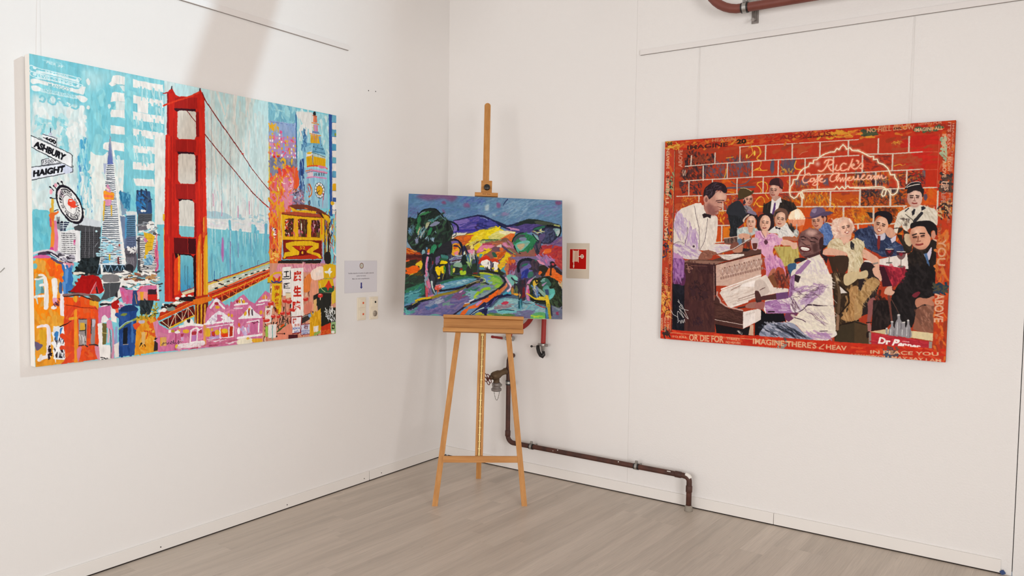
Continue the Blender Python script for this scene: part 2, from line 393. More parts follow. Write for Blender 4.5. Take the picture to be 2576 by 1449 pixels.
    def text(s, c, txt, quad, bold):
        v, t = glyph_tris(txt, bold); q = np.asarray(quad, float)   # bl br tr tl
        u, w = v[:, :1], v[:, 1:]
        P = (q[0]*(1-u)+q[1]*u)*(1-w) + (q[3]*(1-u)+q[2]*u)*w
        x0, y0, x1, y1 = s.box(q, 3)
        if x1 <= x0 or y1 <= y0: return
        s.lay(s.cover([P[i] for i in t], x0, y0, x1, y1), c, x0, y0, x1, y1)
    def run(s, code, k=.5):
        for ln in code.strip().split('\n'):
            f = ln.split(' '); op = f[0]
            if op == 't':
                s.text(f[1], ' '.join(f[11:]).replace('_', ' '), np.array(f[3:11], float).reshape(4, 2)*k, float(f[2])); continue
            if op == 'd':
                s.dabs(f[1].split(','), np.array(f[7:], float).reshape(-1, 2)*k, int(f[2]), float(f[3])*k, float(f[4])*k, float(f[5]), float(f[6])); continue
            if op in 'pP':
                q = np.array(f[2:], float).reshape(-1, 2)*k; s.poly(f[1], smooth(q, True) if op == 'P' else q)
            elif op in 'qQ':
                q = np.array(f[3:], float).reshape(-1, 2)*k; s.poly(f[1], smooth(q, True) if op == 'Q' else q, float(f[2])*k)
            elif op in 'ls':
                w = [float(x)*k for x in f[2].split('>')]; q = np.array(f[3:], float).reshape(-1, 2)*k
                s.line(f[1], smooth(q, False) if op == 's' else q, w[0], w[-1])
            elif op == 'g':
                s.grad(f[1], f[2], np.array(f[3:], float).reshape(-1, 2)*k)
    def wobble(s, amp, scale):
        dx = (vnoise(s.h, s.w, scale, scale, s.rng)-.5)*2*amp; dy = (vnoise(s.h, s.w, scale, scale, s.rng)-.5)*2*amp
        Y, X = np.mgrid[0:s.h, 0:s.w]
        s.im = s.im[np.clip(np.rint(Y+dy), 0, s.h-1).astype(int), np.clip(np.rint(X+dx), 0, s.w-1).astype(int)]
    def soften(s, amp, scale, n=4):
        keep = s.im.copy(); acc = 0
        for _ in range(n):
            s.im = keep; s.wobble(amp, scale); acc = acc + s.im
        s.im = acc/n
    def streaks(s, amt, ly, lx):
        n = vnoise(s.h, s.w, ly, lx, s.rng)-.5 + .5*(vnoise(s.h, s.w, ly*.4, lx*.4, s.rng)-.5)
        s.im = np.clip(s.im*(1+amt*n[..., None]), 0, 1)
    def image(s, name, gain=1.0):
        lin = np.where(s.im <= .04045, s.im/12.92, ((s.im+.055)/1.055)**2.4)*gain
        lin = np.minimum(lin, .93)
        srgb = np.where(lin <= .0031308, lin*12.92, 1.055*lin**(1/2.4)-.055)
        a = np.ones((s.h, s.w, 4), np.float32); a[..., :3] = srgb[::-1]
        im = bpy.data.images.new(name, s.w, s.h, alpha=False); im.pixels.foreach_set(a.ravel()); im.pack()
        return im

GROUND_L = '7cc6d3'
ART_L = """
d 86cdd8,72c0cf,8fd2da,7cc6d3 160 79 27.6 80 30 0 1 578 9 574 528 -12 658
Q a9d8de 16 201 16 294 28 282 71 244 102 216 66
Q a5d5da 20 274 14 412 18 411 42 324 46
Q cfe1e1 8 8 174 38 162 97 178 198 172 210 198 212 222 214 286 224 294 211 306 196 308 194 371 183 380 178 470 174 586 151 682 -2 686 0 407
d d8e6e6,c6dde0,dfe6e4,cddfe0 90 59 19.7 85 25 11 188 198 183 178 470 168 652 2 658
d 86ccd6,9dd4dc,b3dde1 34 28 13.8 70 40 10 250 134 232 138 304 109 396 98 310 12 320
P 84cbd5 81 232 90 233 96 254 82 259
P 84cbd5 112 239 132 240 126 254 116 254
P 8fd0d9 42 250 51 251 49 262 42 262
P 8acdd8 122 314 138 304 144 360 130 370 125 340
d e4e9e7,dbe5e4 24 20 15.8 80 30 134 232 209 222 212 287 144 304
s d6ebee 3.1 192 68 186 59 40 51 8 45 -1 54 4 67 22 70 192 82
s d6ebee 3.1 27 90 7 85 0 77 6 68 24 69 189 84 196 92 187 99
l d9eaec 8.8 28 64 84 64 186 74
l cfe6ea 5.9 24 90 84 88 184 98
l 9fd5de 4.0 49 15 115 14 130 24
t dceef0 0.02 62 26 124 32 126 22 64 15 PIER_39
t d3ebee 0.02 56 64 149 70 149 59 58 52 BAY_VIEWS
t d6ecef 0.03 29 86 164 97 165 84 29 72 LEVEL_2_SHOPS
P dff0f2 26 52 24 56 20 57 16 57 12 54 12 51 14 48 18 46 22 47 26 49
P cfe8ec 26 77 24 80 20 82 15 82 12 80 12 76 14 72 18 70 22 71 26 74
P d8ecee 188 67 186 70 183 73 179 74 176 72 174 69 176 66 179 63 183 62 186 64
P d8ecee 190 90 189 94 186 96 182 96 178 96 178 92 179 90 182 88 186 86 189 88
P e3e7e5 4 99 24 94 68 98 168 106 184 106 200 92 214 92 211 111 204 125 176 122 68 114 32 110 10 118
t 74bbc8 0.01 70 115 152 120 152 105 70 102 MANGO'S
P e5e9e8 6 125 24 120 44 130 42 138 14 144 8 136
l bfe0e5 15.8 46 135 176 140
t 7fc3cf 0.02 46 139 175 146 176 132 46 127 TAQUERIA_&_CANTINA
P e4e8e6 178 133 204 130 222 138 216 149 199 157 183 146
s 7ec4d1 6.9 36 163 46 156 56 166 48 180 38 178
s 7ec4d1 6.9 72 158 67 174 79 184 94 182 100 166 116 164 128 173
s 7ec4d1 6.9 136 156 146 170 159 162 146 180 128 180
s 7ec4d1 6.9 162 168 175 158 186 174 174 188 159 184
s d9e9ea 5.0 78 162 82 171 92 171 94 161
s d9e9ea 5.0 140 168 150 173 146 180
P e3e8e6 233 66 233 74 230 80 226 82 222 78 218 70 218 62 222 56 226 54 230 58
P e0e7e5 231 173 230 178 226 182 222 182 219 180 218 175 219 170 222 166 226 166 230 168
p e8e7e3 330 22 359 15 382 19 381 53 346 54 336 63 324 70 312 60 322 48
p e8e7e3 324 96 341 88 379 89 380 126 344 128 318 136
p e8e7e3 322 167 380 160 380 196 348 195 320 201 316 185
p e8e7e3 318 234 378 234 379 267 316 270
p e8e7e3 284 321 290 312 321 302 375 305 376 340 338 338 317 348 284 338
p d6e5e4 358 60 381 56 380 82 372 78
p d9e6e4 340 129 380 126 380 160 340 164
P d5e5e5 320 154 318 160 314 164 310 165 307 162 306 156 307 150 310 146 315 146 318 148
l a9cfd2 1.6 359 20 360 52
l 8fb5b8 1.6 338 56 380 55
l 9fc5c8 1.6 350 94 350 128
l 9fc5c8 1.6 358 126 380 126
p dfe5e0 230 354 253 368 283 366 300 351 330 340 338 378 374 377 374 410 369 506 368 662 224 666 234 549 208 493 207 480 225 470 229 450 216 442 229 430 230 408 218 403 230 392
d e6e8e3,d3e1df,c4dcde,e2e6e2 60 36 13.8 88 20 233 375 364 387 366 654 236 658
p e8e7e3 418 19 447 22 558 20 560 52 418 55
p e8e7e3 418 89 560 90 560 124 418 124
p e8e7e3 437 124 486 124 486 159 437 160
p e8e7e3 417 161 562 160 561 196 417 196
p e8e7e3 416 235 559 236 562 457 514 464 519 270 416 268
p e8e7e3 416 308 518 304 518 336 416 340
p e8e7e3 413 380 514 377 510 410 413 413
p e8e7e3 414 453 508 449 514 482 425 484
d a9d8dd,95d0d8,bfe0e2,86cad5 16 32 7.9 88 5 422 58 558 58 558 86 422 85
d a9d8dd,95d0d8,bfe0e2,86cad5 16 32 7.9 88 5 490 126 560 125 560 157 490 158
d a9d8dd,95d0d8,bfe0e2,86cad5 16 32 7.9 88 5 420 198 561 200 559 232 420 231
d a9d8dd,95d0d8,bfe0e2,86cad5 16 32 7.9 88 5 420 270 515 271 515 301 420 304
d a9d8dd,95d0d8,bfe0e2,86cad5 16 32 7.9 88 5 419 343 511 340 510 374 418 376
l b9cfd0 1.4 451 22 452 52
l b9cfd0 1.4 480 80 476 116
l b9cfd0 1.4 457 160 456 192
p e2e3dd 515 266 563 242 560 638 530 657 522 892 512 874 512 640
p 84c6d6 182 376 208 312 230 358 218 442 208 488 234 499 234 641 179 644
d 4fa3c8,7cc8d4,a9dbe0,5a94c6,6cb8d0,8fd0da 110 51 7.9 90 4 178 376 208 307 230 358 218 442 208 484 234 499 236 650 177 652
d cfe2e2,e3e8e4,a9d4dc 40 44 7.9 90 4 186 454 234 499 241 650 200 651
g b9dde0 dcdeda 564 -1 1135 0 1140 648 522 666 528 496 562 457
p c9dddd 564 -1 616 -2 616 56 564 64
d cfdddb,d9ddd8,bfd6d6,c9dcda 120 118 17.8 88 8 780 28 1130 8 1134 618 778 611
d a9d3d8,b9d9dc 40 59 5.0 90 4 779 290 1122 332 1134 586 778 602
P a6c5ce 776 579 800 580 822 576 848 581 870 582 900 592 906 610 776 611
d b3ced3,a3c6cf 26 20 9.8 0 30 906 602 1139 576 1139 630 906 630
p d6d9d8 776 615 956 614 1139 630 1140 675 776 655
d e2e2e0,c9d6d8,d9d3da 60 20 7.9 0 20 776 622 1139 630 1140 671 776 651
g 74bfcc 79b8cb 522 652 574 650 1140 679 1142 1075 778 1092 519 1057
l e0e1de 7.9 623 654 709 655 776 657 1140 677
d 6db6c8,7fc4cf,68adc4 70 98 13.8 90 6 782 688 1134 700 1136 824 782 918
l cfdfe0aa 5.9>1.9 804 666 804 739
l cfdfe0aa 5.9>1.9 820 667 820 748
l cfdfe0aa 5.9>1.9 857 670 857 704
l cfdfe0aa 5.9>1.9 906 672 906 755
l cfdfe0aa 5.9>1.9 950 675 950 738
l cfdfe0aa 5.9>1.9 980 677 980 743
l cfdfe0aa 5.9>1.9 992 678 992 750
l cfdfe0aa 5.9>1.9 1015 679 1016 732
l cfdfe0aa 5.9>1.9 1032 680 1032 775
l cfdfe0aa 5.9>1.9 1051 681 1052 720
l cfdfe0aa 5.9>1.9 1068 682 1068 735
l cfdfe0aa 5.9>1.9 1100 684 1100 744
Q b06aa8 2 857 709 866 712 868 783 862 826 854 783
l 8f4a8c 4.0>1.9 906 724 904 783 904 902
l 5f8fae 3.0 802 783 802 909
l 9a7fae 2.4 950 733 950 803
l 3f78a8 4.0 815 870 815 919
l 40607a 1.9 842 726 842 732
p 7f97ad 350 516 376 514 384 610 361 619
p 3f86ad 350 516 380 518 401 525 398 595 374 586 353 542
d 2f6f95,5aa0bd 16 28 7.9 88 10 354 520 399 527 397 588 363 576
P 33507c 428 513 446 504 484 504 492 516 496 614 434 616
d 2f74b2,3a86be 12 24 15.8 80 30 442 522 476 520 476 584 438 590
d 2c3a52,3f5a78 16 20 7.9 80 30 436 512 491 512 494 604 434 607
P e9eceb 460 594 459 597 456 600 450 600 447 598 446 594 447 591 451 588 456 588 459 590
P e3e6e6 472 593 470 596 466 598 462 598 458 597 456 594 458 590 462 588 466 588 470 590
p 54575d 434 607 500 604 495 670 432 683
l 2f3238 2.5 436 618 492 614
l 2f3238 2.5 436 626 492 622
l 2f3238 2.5 436 636 492 632
l 2f3238 2.5 436 644 492 640
l 2f3238 2.5 436 653 492 650
l 2f3238 2.5 436 662 492 658
p d6dcdc 379 599 429 598 431 784 420 784
p 5d86a5 377 618 422 613 424 784 368 784
p 61708f 372 714 424 706 424 784 364 784
p 7182a0 352 620 380 624 370 770 362 714
l 2f4456 3.1 382 622 418 620
l 2f4456 3.1 382 630 418 628
l 2f4456 3.1 382 640 418 637
l 2f4456 3.1 382 648 418 646
l 2f4456 3.1 382 657 418 655
l 2f4456 3.1 382 666 418 664
l 2f4456 3.1 382 675 418 673
l 2f4456 3.1 382 684 418 682
l 2f4456 3.1 382 692 418 691
l 2f4456 3.1 382 702 418 700
l 3c4560 3.1 382 710 418 709
l 3c4560 3.1 381 720 417 718
l 3c4560 3.1 381 728 417 727
l 3c4560 3.1 381 737 417 736
l 3c4560 3.1 381 746 417 745
l 3c4560 3.1 381 755 417 754
l 3c4560 3.1 380 764 416 763
l 3c4560 3.1 380 773 416 772
l 4f94c0 7.9 380 630 376 714
p cfd6dc 158 620 266 648 269 674 151 677
p e5e5e6 96 690 120 694 159 682 184 691 182 821 88 820
p 85878d 91 636 105 634 104 690 92 684
l 1f2440 4.8 106 659 139 656
l e3e6ee 2.4 117 656 118 662
l 1f2440 4.8 106 667 135 665
l e3e6ee 2.4 117 664 118 670
l 1f2440 4.8 106 676 130 673
l e3e6ee 2.4 116 672 118 678
l 1f2440 4.8 106 684 126 682
l e3e6ee 2.4 116 680 117 686
l 1f2440 4.8 106 690 124 688
l e3e6ee 2.4 116 686 117 693
p 303038 110 700 112 700 112 704 110 704
p 303038 114 700 117 700 117 704 114 704
p 303038 118 700 122 700 122 704 118 704
p 303038 124 700 126 700 126 704 124 704
p 303038 128 700 131 700 131 704 128 704
p 303038 133 700 136 700 136 704 133 704
p 303038 138 700 140 700 140 704 138 704
p 303038 142 700 145 700 145 704 142 704
p 303038 147 700 150 700 150 704 147 704
p 303038 152 700 154 700 154 704 152 704
p 303038 156 700 160 700 160 704 156 704
p 303038 162 700 164 700 164 704 162 704
p 303038 110 708 112 708 112 712 110 712
p 303038 114 708 117 708 117 712 114 712
p 303038 118 708 122 708 122 712 118 712
p 303038 124 708 126 708 126 712 124 712
p 303038 128 708 131 708 131 712 128 712
p 303038 133 708 136 708 136 712 133 712
p 303038 138 708 140 708 140 712 138 712
p 303038 142 708 145 708 145 712 142 712
p 303038 147 708 150 708 150 712 147 712
p 303038 152 708 154 708 154 712 152 712
p 303038 156 708 160 708 160 712 156 712
p 303038 161 708 164 708 164 712 161 712
p 303038 110 716 112 716 112 720 110 720
p 303038 114 716 117 716 117 720 114 720
p 303038 118 716 122 716 122 720 118 720
p 303038 124 716 126 716 126 720 124 720
p 303038 128 716 131 716 131 720 128 720
p 303038 132 716 136 716 136 720 132 720
p 303038 138 716 140 716 140 720 138 720
p 303038 142 716 145 716 145 720 142 720
p 303038 147 716 150 717 150 720 147 720
p 303038 152 717 154 717 154 720 152 720
p 303038 156 717 159 717 159 720 156 720
p 303038 161 717 164 717 164 720 161 720
p 303038 110 725 112 725 112 728 110 728
p 303038 114 725 117 725 117 728 114 728
p 303038 118 725 122 725 122 728 118 728
p 303038 124 725 126 725 126 728 124 728
p 303038 128 725 131 725 131 728 128 728
p 303038 132 725 136 725 136 728 132 728
p 303038 138 725 140 725 140 728 138 728
p 303038 142 725 145 725 145 728 142 728
p 303038 147 725 150 725 150 728 147 728
p 303038 152 725 154 725 154 728 152 728
p 303038 156 725 159 725 159 728 156 728
p 303038 161 725 164 725 164 728 161 728
p 303038 110 733 112 733 112 736 110 736
p 303038 114 733 117 733 117 736 114 736
p 303038 118 733 122 733 122 736 118 736
p 303038 124 733 126 733 126 736 124 736
p 303038 128 733 131 733 131 736 128 736
p 303038 132 733 136 733 136 736 132 736
p 303038 138 733 140 733 140 736 138 736
p 303038 142 733 145 733 145 736 142 736
p 303038 146 733 150 733 150 736 146 736
p 303038 152 733 154 733 154 736 152 736
p 303038 156 733 159 733 159 736 156 736
p 303038 161 733 164 733 164 736 161 736
p 303038 110 741 112 741 112 744 110 744
p 303038 114 741 117 741 117 744 114 744
p 303038 118 741 122 741 122 744 118 744
p 303038 124 741 126 741 126 744 124 744
p 303038 128 741 130 741 130 744 128 744
p 303038 132 741 136 741 136 744 132 744
p 303038 138 741 140 741 140 744 137 744
p 303038 142 741 145 741 144 744 142 744
p 303038 146 741 150 741 150 744 146 744
p 303038 152 741 154 741 154 744 152 744
p 303038 156 741 159 741 159 744 156 744
p 303038 161 741 164 741 164 744 160 744
p 303038 110 749 112 749 112 752 110 752
p 303038 114 749 117 749 117 752 114 752
p 303038 118 749 122 749 122 752 118 752
p 303038 124 749 126 750 126 752 124 752
p 303038 128 750 130 750 130 752 128 752
p 303038 132 750 136 750 136 752 132 752
p 303038 137 750 140 750 140 752 137 752
p 303038 142 750 144 750 144 752 142 752
p 303038 146 750 150 750 150 752 146 752
p 303038 151 750 154 750 154 752 151 752
p 303038 156 750 159 750 158 752 156 752
p 303038 160 750 164 750 164 752 160 752
p 303038 110 758 112 758 112 761 110 761
p 303038 114 758 117 758 117 761 114 761
p 303038 118 758 122 758 122 761 118 761
p 303038 123 758 126 758 126 761 123 761
p 303038 128 758 130 758 130 761 128 761
p 303038 132 758 136 758 136 761 132 761
p 303038 137 758 140 758 140 761 137 761
p 303038 142 758 144 758 144 761 142 761
p 303038 146 758 150 758 149 761 146 761
p 303038 151 758 154 758 154 761 151 761
p 303038 156 758 158 758 158 761 156 761
p 303038 160 758 164 758 164 761 160 761
p 303038 110 766 112 766 112 769 110 769
p 303038 114 766 117 766 117 769 114 769
p 303038 118 766 122 766 122 769 118 769
p 303038 123 766 126 766 126 769 123 769
p 303038 128 766 130 766 130 769 128 769
p 303038 132 766 135 766 135 769 132 769
p 303038 137 766 140 766 140 769 137 769
p 303038 142 766 144 766 144 769 142 769
p 303038 146 766 149 766 149 769 146 769
p 303038 151 766 154 766 154 769 151 769
p 303038 156 766 158 766 158 769 156 769
p 303038 160 766 164 766 163 769 160 769
p 303038 110 774 112 774 112 777 110 777
p 303038 114 774 117 774 117 777 114 777
p 303038 118 774 122 774 122 777 118 777
p 303038 123 774 126 774 126 777 123 777
p 303038 128 774 130 774 130 777 128 777
p 303038 132 774 135 774 135 777 132 777
p 303038 137 774 140 774 140 777 137 777
p 303038 142 774 144 774 144 777 142 777
p 303038 146 774 149 774 149 777 146 777
p 303038 151 774 154 774 154 777 151 777
p 303038 156 774 158 774 158 777 156 777
p 303038 160 774 163 774 163 777 160 777
p 303038 110 782 112 782 112 786 110 786
p 303038 114 782 117 782 117 786 114 786
p 303038 118 782 122 782 122 786 118 786
p 303038 123 782 126 782 126 786 123 786
p 303038 128 782 130 782 130 786 128 786
p 303038 132 782 135 782 135 786 132 786
p 303038 137 782 140 782 140 786 137 786
p 303038 142 782 144 782 144 786 142 786
p 303038 146 782 149 782 149 786 146 786
p 303038 151 782 154 782 154 786 151 786
p 303038 156 782 158 782 158 786 156 786
p 303038 160 782 163 782 163 786 160 786
P cf4f86 164 733 164 736 162 738 158 738 156 736 155 733 156 730 158 728 162 728 164 730
P d98ab0 164 743 164 746 161 748 158 748 156 746 155 743 156 740 158 738 162 738 164 740
p 47474b 158 674 176 665 269 672 264 812 182 821 186 690 164 688
p 2a2a2d 190 695 194 695 194 699 190 699
p 2a2a2d 198 694 202 694 202 699 198 699
p 2a2a2d 206 694 211 694 211 699 206 699
p 2a2a2d 214 694 220 694 220 698 214 699
p 2a2a2d 223 694 228 694 228 698 222 698
p 2a2a2d 232 694 236 694 236 698 231 698
p 2a2a2d 240 694 245 694 244 698 240 698
p 2a2a2d 248 694 254 694 254 698 248 698
p 2a2a2d 257 694 262 694 262 698 256 698
p 2a2a2d 189 703 194 703 194 707 189 707
p 2a2a2d 198 703 202 703 202 707 198 707
p 2a2a2d 206 703 211 703 210 707 206 707
p 2a2a2d 214 703 219 703 219 707 214 707
p 2a2a2d 222 703 228 703 228 707 222 707
p 2a2a2d 231 702 236 702 236 707 231 707
p 2a2a2d 240 702 244 702 244 706 240 706
p 2a2a2d 248 702 253 702 253 706 248 706
p 2a2a2d 256 702 262 702 262 706 256 706
p 2a2a2d 189 712 194 712 194 716 189 716
p 2a2a2d 197 712 202 711 202 716 197 716
p 2a2a2d 206 711 210 711 210 715 206 716
p 2a2a2d 214 711 219 711 219 715 214 715
p 2a2a2d 222 711 228 711 228 715 222 715
p 2a2a2d 231 711 236 711 236 715 230 715
p 2a2a2d 240 711 244 710 244 714 239 715
p 2a2a2d 248 710 253 710 253 714 248 714
p 2a2a2d 256 710 262 710 262 714 256 714
p 2a2a2d 188 720 194 720 194 724 188 724
p 2a2a2d 197 720 202 720 202 724 197 724
p 2a2a2d 206 720 210 720 210 724 205 724
p 2a2a2d 214 720 219 719 218 724 214 724
p 2a2a2d 222 719 227 719 227 723 222 723
p 2a2a2d 230 719 236 719 236 723 230 723
p 2a2a2d 239 719 244 719 244 723 239 723
p 2a2a2d 248 718 252 718 252 722 248 723
p 2a2a2d 256 718 262 718 261 722 256 722
p 2a2a2d 188 728 194 728 194 732 188 732
p 2a2a2d 197 728 202 728 202 732 196 732
p 2a2a2d 205 728 210 728 210 732 205 732
p 2a2a2d 214 728 218 728 218 732 214 732
p 2a2a2d 222 728 227 727 227 732 222 732
p 2a2a2d 230 727 236 727 236 731 230 731
p 2a2a2d 239 727 244 727 244 731 238 731
p 2a2a2d 248 727 252 726 252 730 247 731
p 2a2a2d 256 726 261 726 261 730 256 730
p 2a2a2d 188 736 193 736 193 740 188 740
p 2a2a2d 196 736 202 736 202 740 196 740
p 2a2a2d 205 736 210 736 210 740 205 740
p 2a2a2d 214 736 218 736 218 740 213 740
p 2a2a2d 222 736 226 736 226 740 222 740
p 2a2a2d 230 736 235 735 235 739 230 740
p 2a2a2d 238 735 244 735 244 739 238 739
p 2a2a2d 247 735 252 734 252 739 247 739
p 2a2a2d 256 734 261 734 260 738 256 738
p 2a2a2d 188 744 193 744 193 748 188 749
p 2a2a2d 196 744 202 744 201 748 196 748
p 2a2a2d 204 744 210 744 210 748 204 748
p 2a2a2d 213 744 218 744 218 748 213 748
p 2a2a2d 222 744 226 744 226 748 222 748
p 2a2a2d 230 744 235 744 235 748 230 748
p 2a2a2d 238 743 244 743 244 747 238 747
p 2a2a2d 247 743 252 743 252 747 247 747
p 2a2a2d 256 742 260 742 260 746 256 746
p 2a2a2d 188 753 192 753 192 757 188 757
p 2a2a2d 196 752 201 752 201 756 196 757
p 2a2a2d 204 752 210 752 210 756 204 756
p 2a2a2d 213 752 218 752 218 756 212 756
p 2a2a2d 221 752 226 752 226 756 221 756
p 2a2a2d 230 752 234 752 234 756 230 756
p 2a2a2d 238 752 243 751 243 755 238 756
p 2a2a2d 246 751 252 751 252 755 246 755
p 2a2a2d 255 750 260 750 260 754 255 754
p 2a2a2d 188 762 192 761 192 766 188 766
p 2a2a2d 196 761 201 761 200 765 196 765
p 2a2a2d 204 760 209 760 209 764 204 765
p 2a2a2d 212 760 218 760 218 764 212 764
p 2a2a2d 221 760 226 760 226 764 221 764
p 2a2a2d 230 760 234 760 234 764 230 764
p 2a2a2d 238 760 243 759 243 764 238 764
p 2a2a2d 246 759 252 759 252 763 246 763
p 2a2a2d 255 759 260 758 260 762 255 763
p 2a2a2d 188 770 192 770 192 774 187 774
p 2a2a2d 196 770 200 769 200 773 196 774
p 2a2a2d 204 769 209 768 209 773 204 773
p 2a2a2d 212 768 218 768 218 772 212 772
p 2a2a2d 220 768 226 768 226 772 220 772
p 2a2a2d 229 768 234 768 234 772 229 772
p 2a2a2d 238 768 243 768 242 772 238 772
p 2a2a2d 246 767 252 767 251 771 246 771
p 2a2a2d 255 767 260 766 260 770 254 771
p 2a2a2d 187 778 192 778 192 782 187 782
p 2a2a2d 196 778 200 778 200 782 195 782
p 2a2a2d 204 777 208 777 208 781 204 782
p 2a2a2d 212 777 217 776 217 780 212 781
p 2a2a2d 220 776 226 776 226 780 220 780
p 2a2a2d 229 776 234 776 234 780 229 780
p 2a2a2d 238 776 242 776 242 780 238 780
p 2a2a2d 246 775 251 775 251 779 246 780
p 2a2a2d 254 775 260 774 260 778 254 779
p 2a2a2d 187 786 192 786 192 790 186 790
p 2a2a2d 195 786 200 786 200 790 195 790
p 2a2a2d 204 786 208 785 208 790 204 790
p 2a2a2d 212 785 217 785 217 789 212 789
p 2a2a2d 220 784 226 784 225 788 220 788
p 2a2a2d 228 784 234 784 234 788 228 788
p 2a2a2d 237 784 242 784 242 788 237 788
p 2a2a2d 246 784 251 783 251 787 246 788
p 2a2a2d 254 783 260 782 260 786 254 787
p 2a2a2d 186 794 192 794 192 798 186 799
p 2a2a2d 195 794 200 794 200 798 195 798
p 2a2a2d 203 794 208 794 208 798 203 798
p 2a2a2d 212 794 216 793 216 797 212 798
p 2a2a2d 220 793 225 792 225 796 220 797
p 2a2a2d 228 792 234 792 234 796 228 796
p 2a2a2d 237 792 242 792 242 796 237 796
p 2a2a2d 246 792 250 791 250 795 246 796
p 2a2a2d 254 791 259 790 259 794 254 795
p 2a2a2d 186 803 192 802 191 807 186 807
p 2a2a2d 194 802 200 802 200 806 194 806
p 2a2a2d 203 802 208 802 208 806 203 806
p 2a2a2d 212 802 216 801 216 806 212 806
p 2a2a2d 220 801 225 800 225 805 220 805
p 2a2a2d 228 800 234 800 233 804 228 804
p 2a2a2d 237 800 242 800 242 804 236 804
p 2a2a2d 246 800 250 799 250 803 245 804
p 2a2a2d 254 799 259 798 259 802 254 803
l 77777d 2.4 206 674 202 801
l 77777d 2.4 222 674 219 801
l 77777d 2.4 240 673 237 801
P bfe0e6 256 690 254 692 252 694 248 694 246 692 246 690 246 687 249 686 252 686 254 687
l 8d9298 3.0 256 736 244 754
P 20272a 174 838 184 810 206 804 239 801 262 791 262 870 158 870
d 2c363a,171b1d 40 14 7.9 60 60 181 818 260 801 260 870 168 868
p dcdad6 430 706 524 694 522 864 428 872
l 3b3b43 3.5>2.5 436 702 518 700
l 3b3b43 3.5>2.5 436 711 518 708
l 3b3b43 3.5>2.5 436 720 518 717
l 3b3b43 3.5>2.5 436 729 518 728
l 3b3b43 3.5>2.5 435 738 518 736
l 3b3b43 3.5>2.5 435 746 518 744
l 3b3b43 3.5>2.5 435 756 518 754
l 3b3b43 3.5>2.5 435 764 517 764
l 3b3b43 3.5>2.5 435 773 517 772
l 3b3b43 3.5>2.5 435 782 517 782
l 3b3b43 3.5>2.5 434 791 517 790
l 3b3b43 3.5>2.5 434 800 517 799
l 3b3b43 3.5>2.5 434 808 517 808
l 3b3b43 3.5>2.5 434 818 517 816
l 3b3b43 3.5>2.5 434 826 517 826
l 3b3b43 3.5>2.5 434 836 516 835
l 3b3b43 3.5>2.5 434 844 516 845
l 3b3b43 3.5>2.5 434 853 516 852
p 4a4850 430 713 441 713 442 862 428 866
d 2f3036,e2e0dc 24 10 5.9 0 20 432 713 520 712 518 864 430 862
P e7e5e1 495 663 490 670 478 676 462 677 448 674 444 669 448 662 460 657 476 655 490 658
P e4e2de 510 650 507 659 498 664 488 665 480 660 476 652 480 643 488 638 499 637 508 642
P e9e6e2 526 693 522 700 516 706 508 706 501 701 499 694 502 686 508 682 516 682 523 686
p 6c6870 438 664 471 659 480 676 438 683
d e5e2de,55565a,8a8f96 26 20 7.9 0 15 436 642 522 650 522 712 436 710
p dcb02a 460 688 478 692 497 696 512 706 504 730 500 764 480 775 464 812 460 802 464 780 466 744 480 726 463 709
l b58a20 1.9 470 716 500 716
l b58a20 1.9 470 734 498 734
l b58a20 1.9 470 752 498 752
P 7fb0cc 485 786 504 807 496 827 477 836 458 832 470 806
d 5f92b4,9cc6d8 14 16 7.9 60 30 470 793 504 802 500 830 462 830
P d07a98 463 712 476 723 470 734 460 727
d d57d9c,c9557f,e07a8a 22 28 7.9 90 6 514 712 527 712 526 904 512 892
P 5b5761 368 774 379 760 418 759 426 784 424 840 396 872 380 826
d e6e4e2 10 16 7.9 20 30 370 762 422 761 422 780 370 777
p 2b2a30 378 786 384 786 384 790 379 790
p 2b2a30 387 786 392 786 392 790 388 790
p 2b2a30 395 786 400 786 400 790 396 790
p 2b2a30 404 786 408 786 408 790 404 790
p 2b2a30 412 786 416 786 416 790 412 790
p 2b2a30 380 792 384 792 384 796 380 796
p 2b2a30 388 792 392 792 392 796 388 796
p 2b2a30 396 792 400 792 400 796 396 796
p 2b2a30 404 792 408 792 408 796 404 796
p 2b2a30 412 792 416 792 416 796 412 796
l a5a2a8 1.9 382 802 384 840
l a5a2a8 1.9 390 802 390 840
l a5a2a8 1.9 396 802 398 840
l a5a2a8 1.9 404 802 405 840
l a5a2a8 1.9 411 802 412 840
p 86858c 366 805 380 826 394 872 369 861
P 2a2a30 378 833 410 840 396 890 374 896
p e6e8ea 298 402 327 399 333 458 346 576 358 680 378 826 370 836 260 835 282 597
p ecebe6 328 398 336 492 352 611 378 826 370 833 354 714 338 543
p 8a93a0 314 274 318 290 327 400 300 403 311 300
g 8a939e 5a6cb2 314 282 327 400 300 403
l b5bcc6 1.9 316 290 325 394
p a9b3cc 284 400 298 398 292 444 286 445
l 434e5c 4.5>3.1 303 408 314 406 327 406
l 6a7684 4.5>3.1 299 417 314 414 328 414
l 434e5c 4.5>3.1 300 426 314 423 328 422
l 6a7684 4.5>3.1 298 434 313 433 329 430
l 434e5c 4.5>3.1 300 442 313 440 330 440
l 6a7684 4.5>3.1 298 452 313 450 330 448
l 434e5c 4.5>3.1 298 460 313 460 331 456
l 434e5c 4.5>3.1 298 468 313 467 332 466
l 434e5c 4.5>3.1 294 478 313 478 332 475
l 434e5c 4.5>3.1 294 486 312 484 332 483
l 434e5c 4.5>3.1 294 494 312 494 333 492
l 6a7684 4.5>3.1 292 504 312 502 334 500
l 434e5c 4.5>3.1 293 512 312 512 334 508
l 6a7684 4.5>3.1 292 520 312 520 335 518
l 6a7684 4.5>3.1 292 530 312 528 336 526
l 434e5c 4.5>3.1 292 538 312 536 336 535
l 434e5c 4.5>3.1 289 547 312 546 337 545
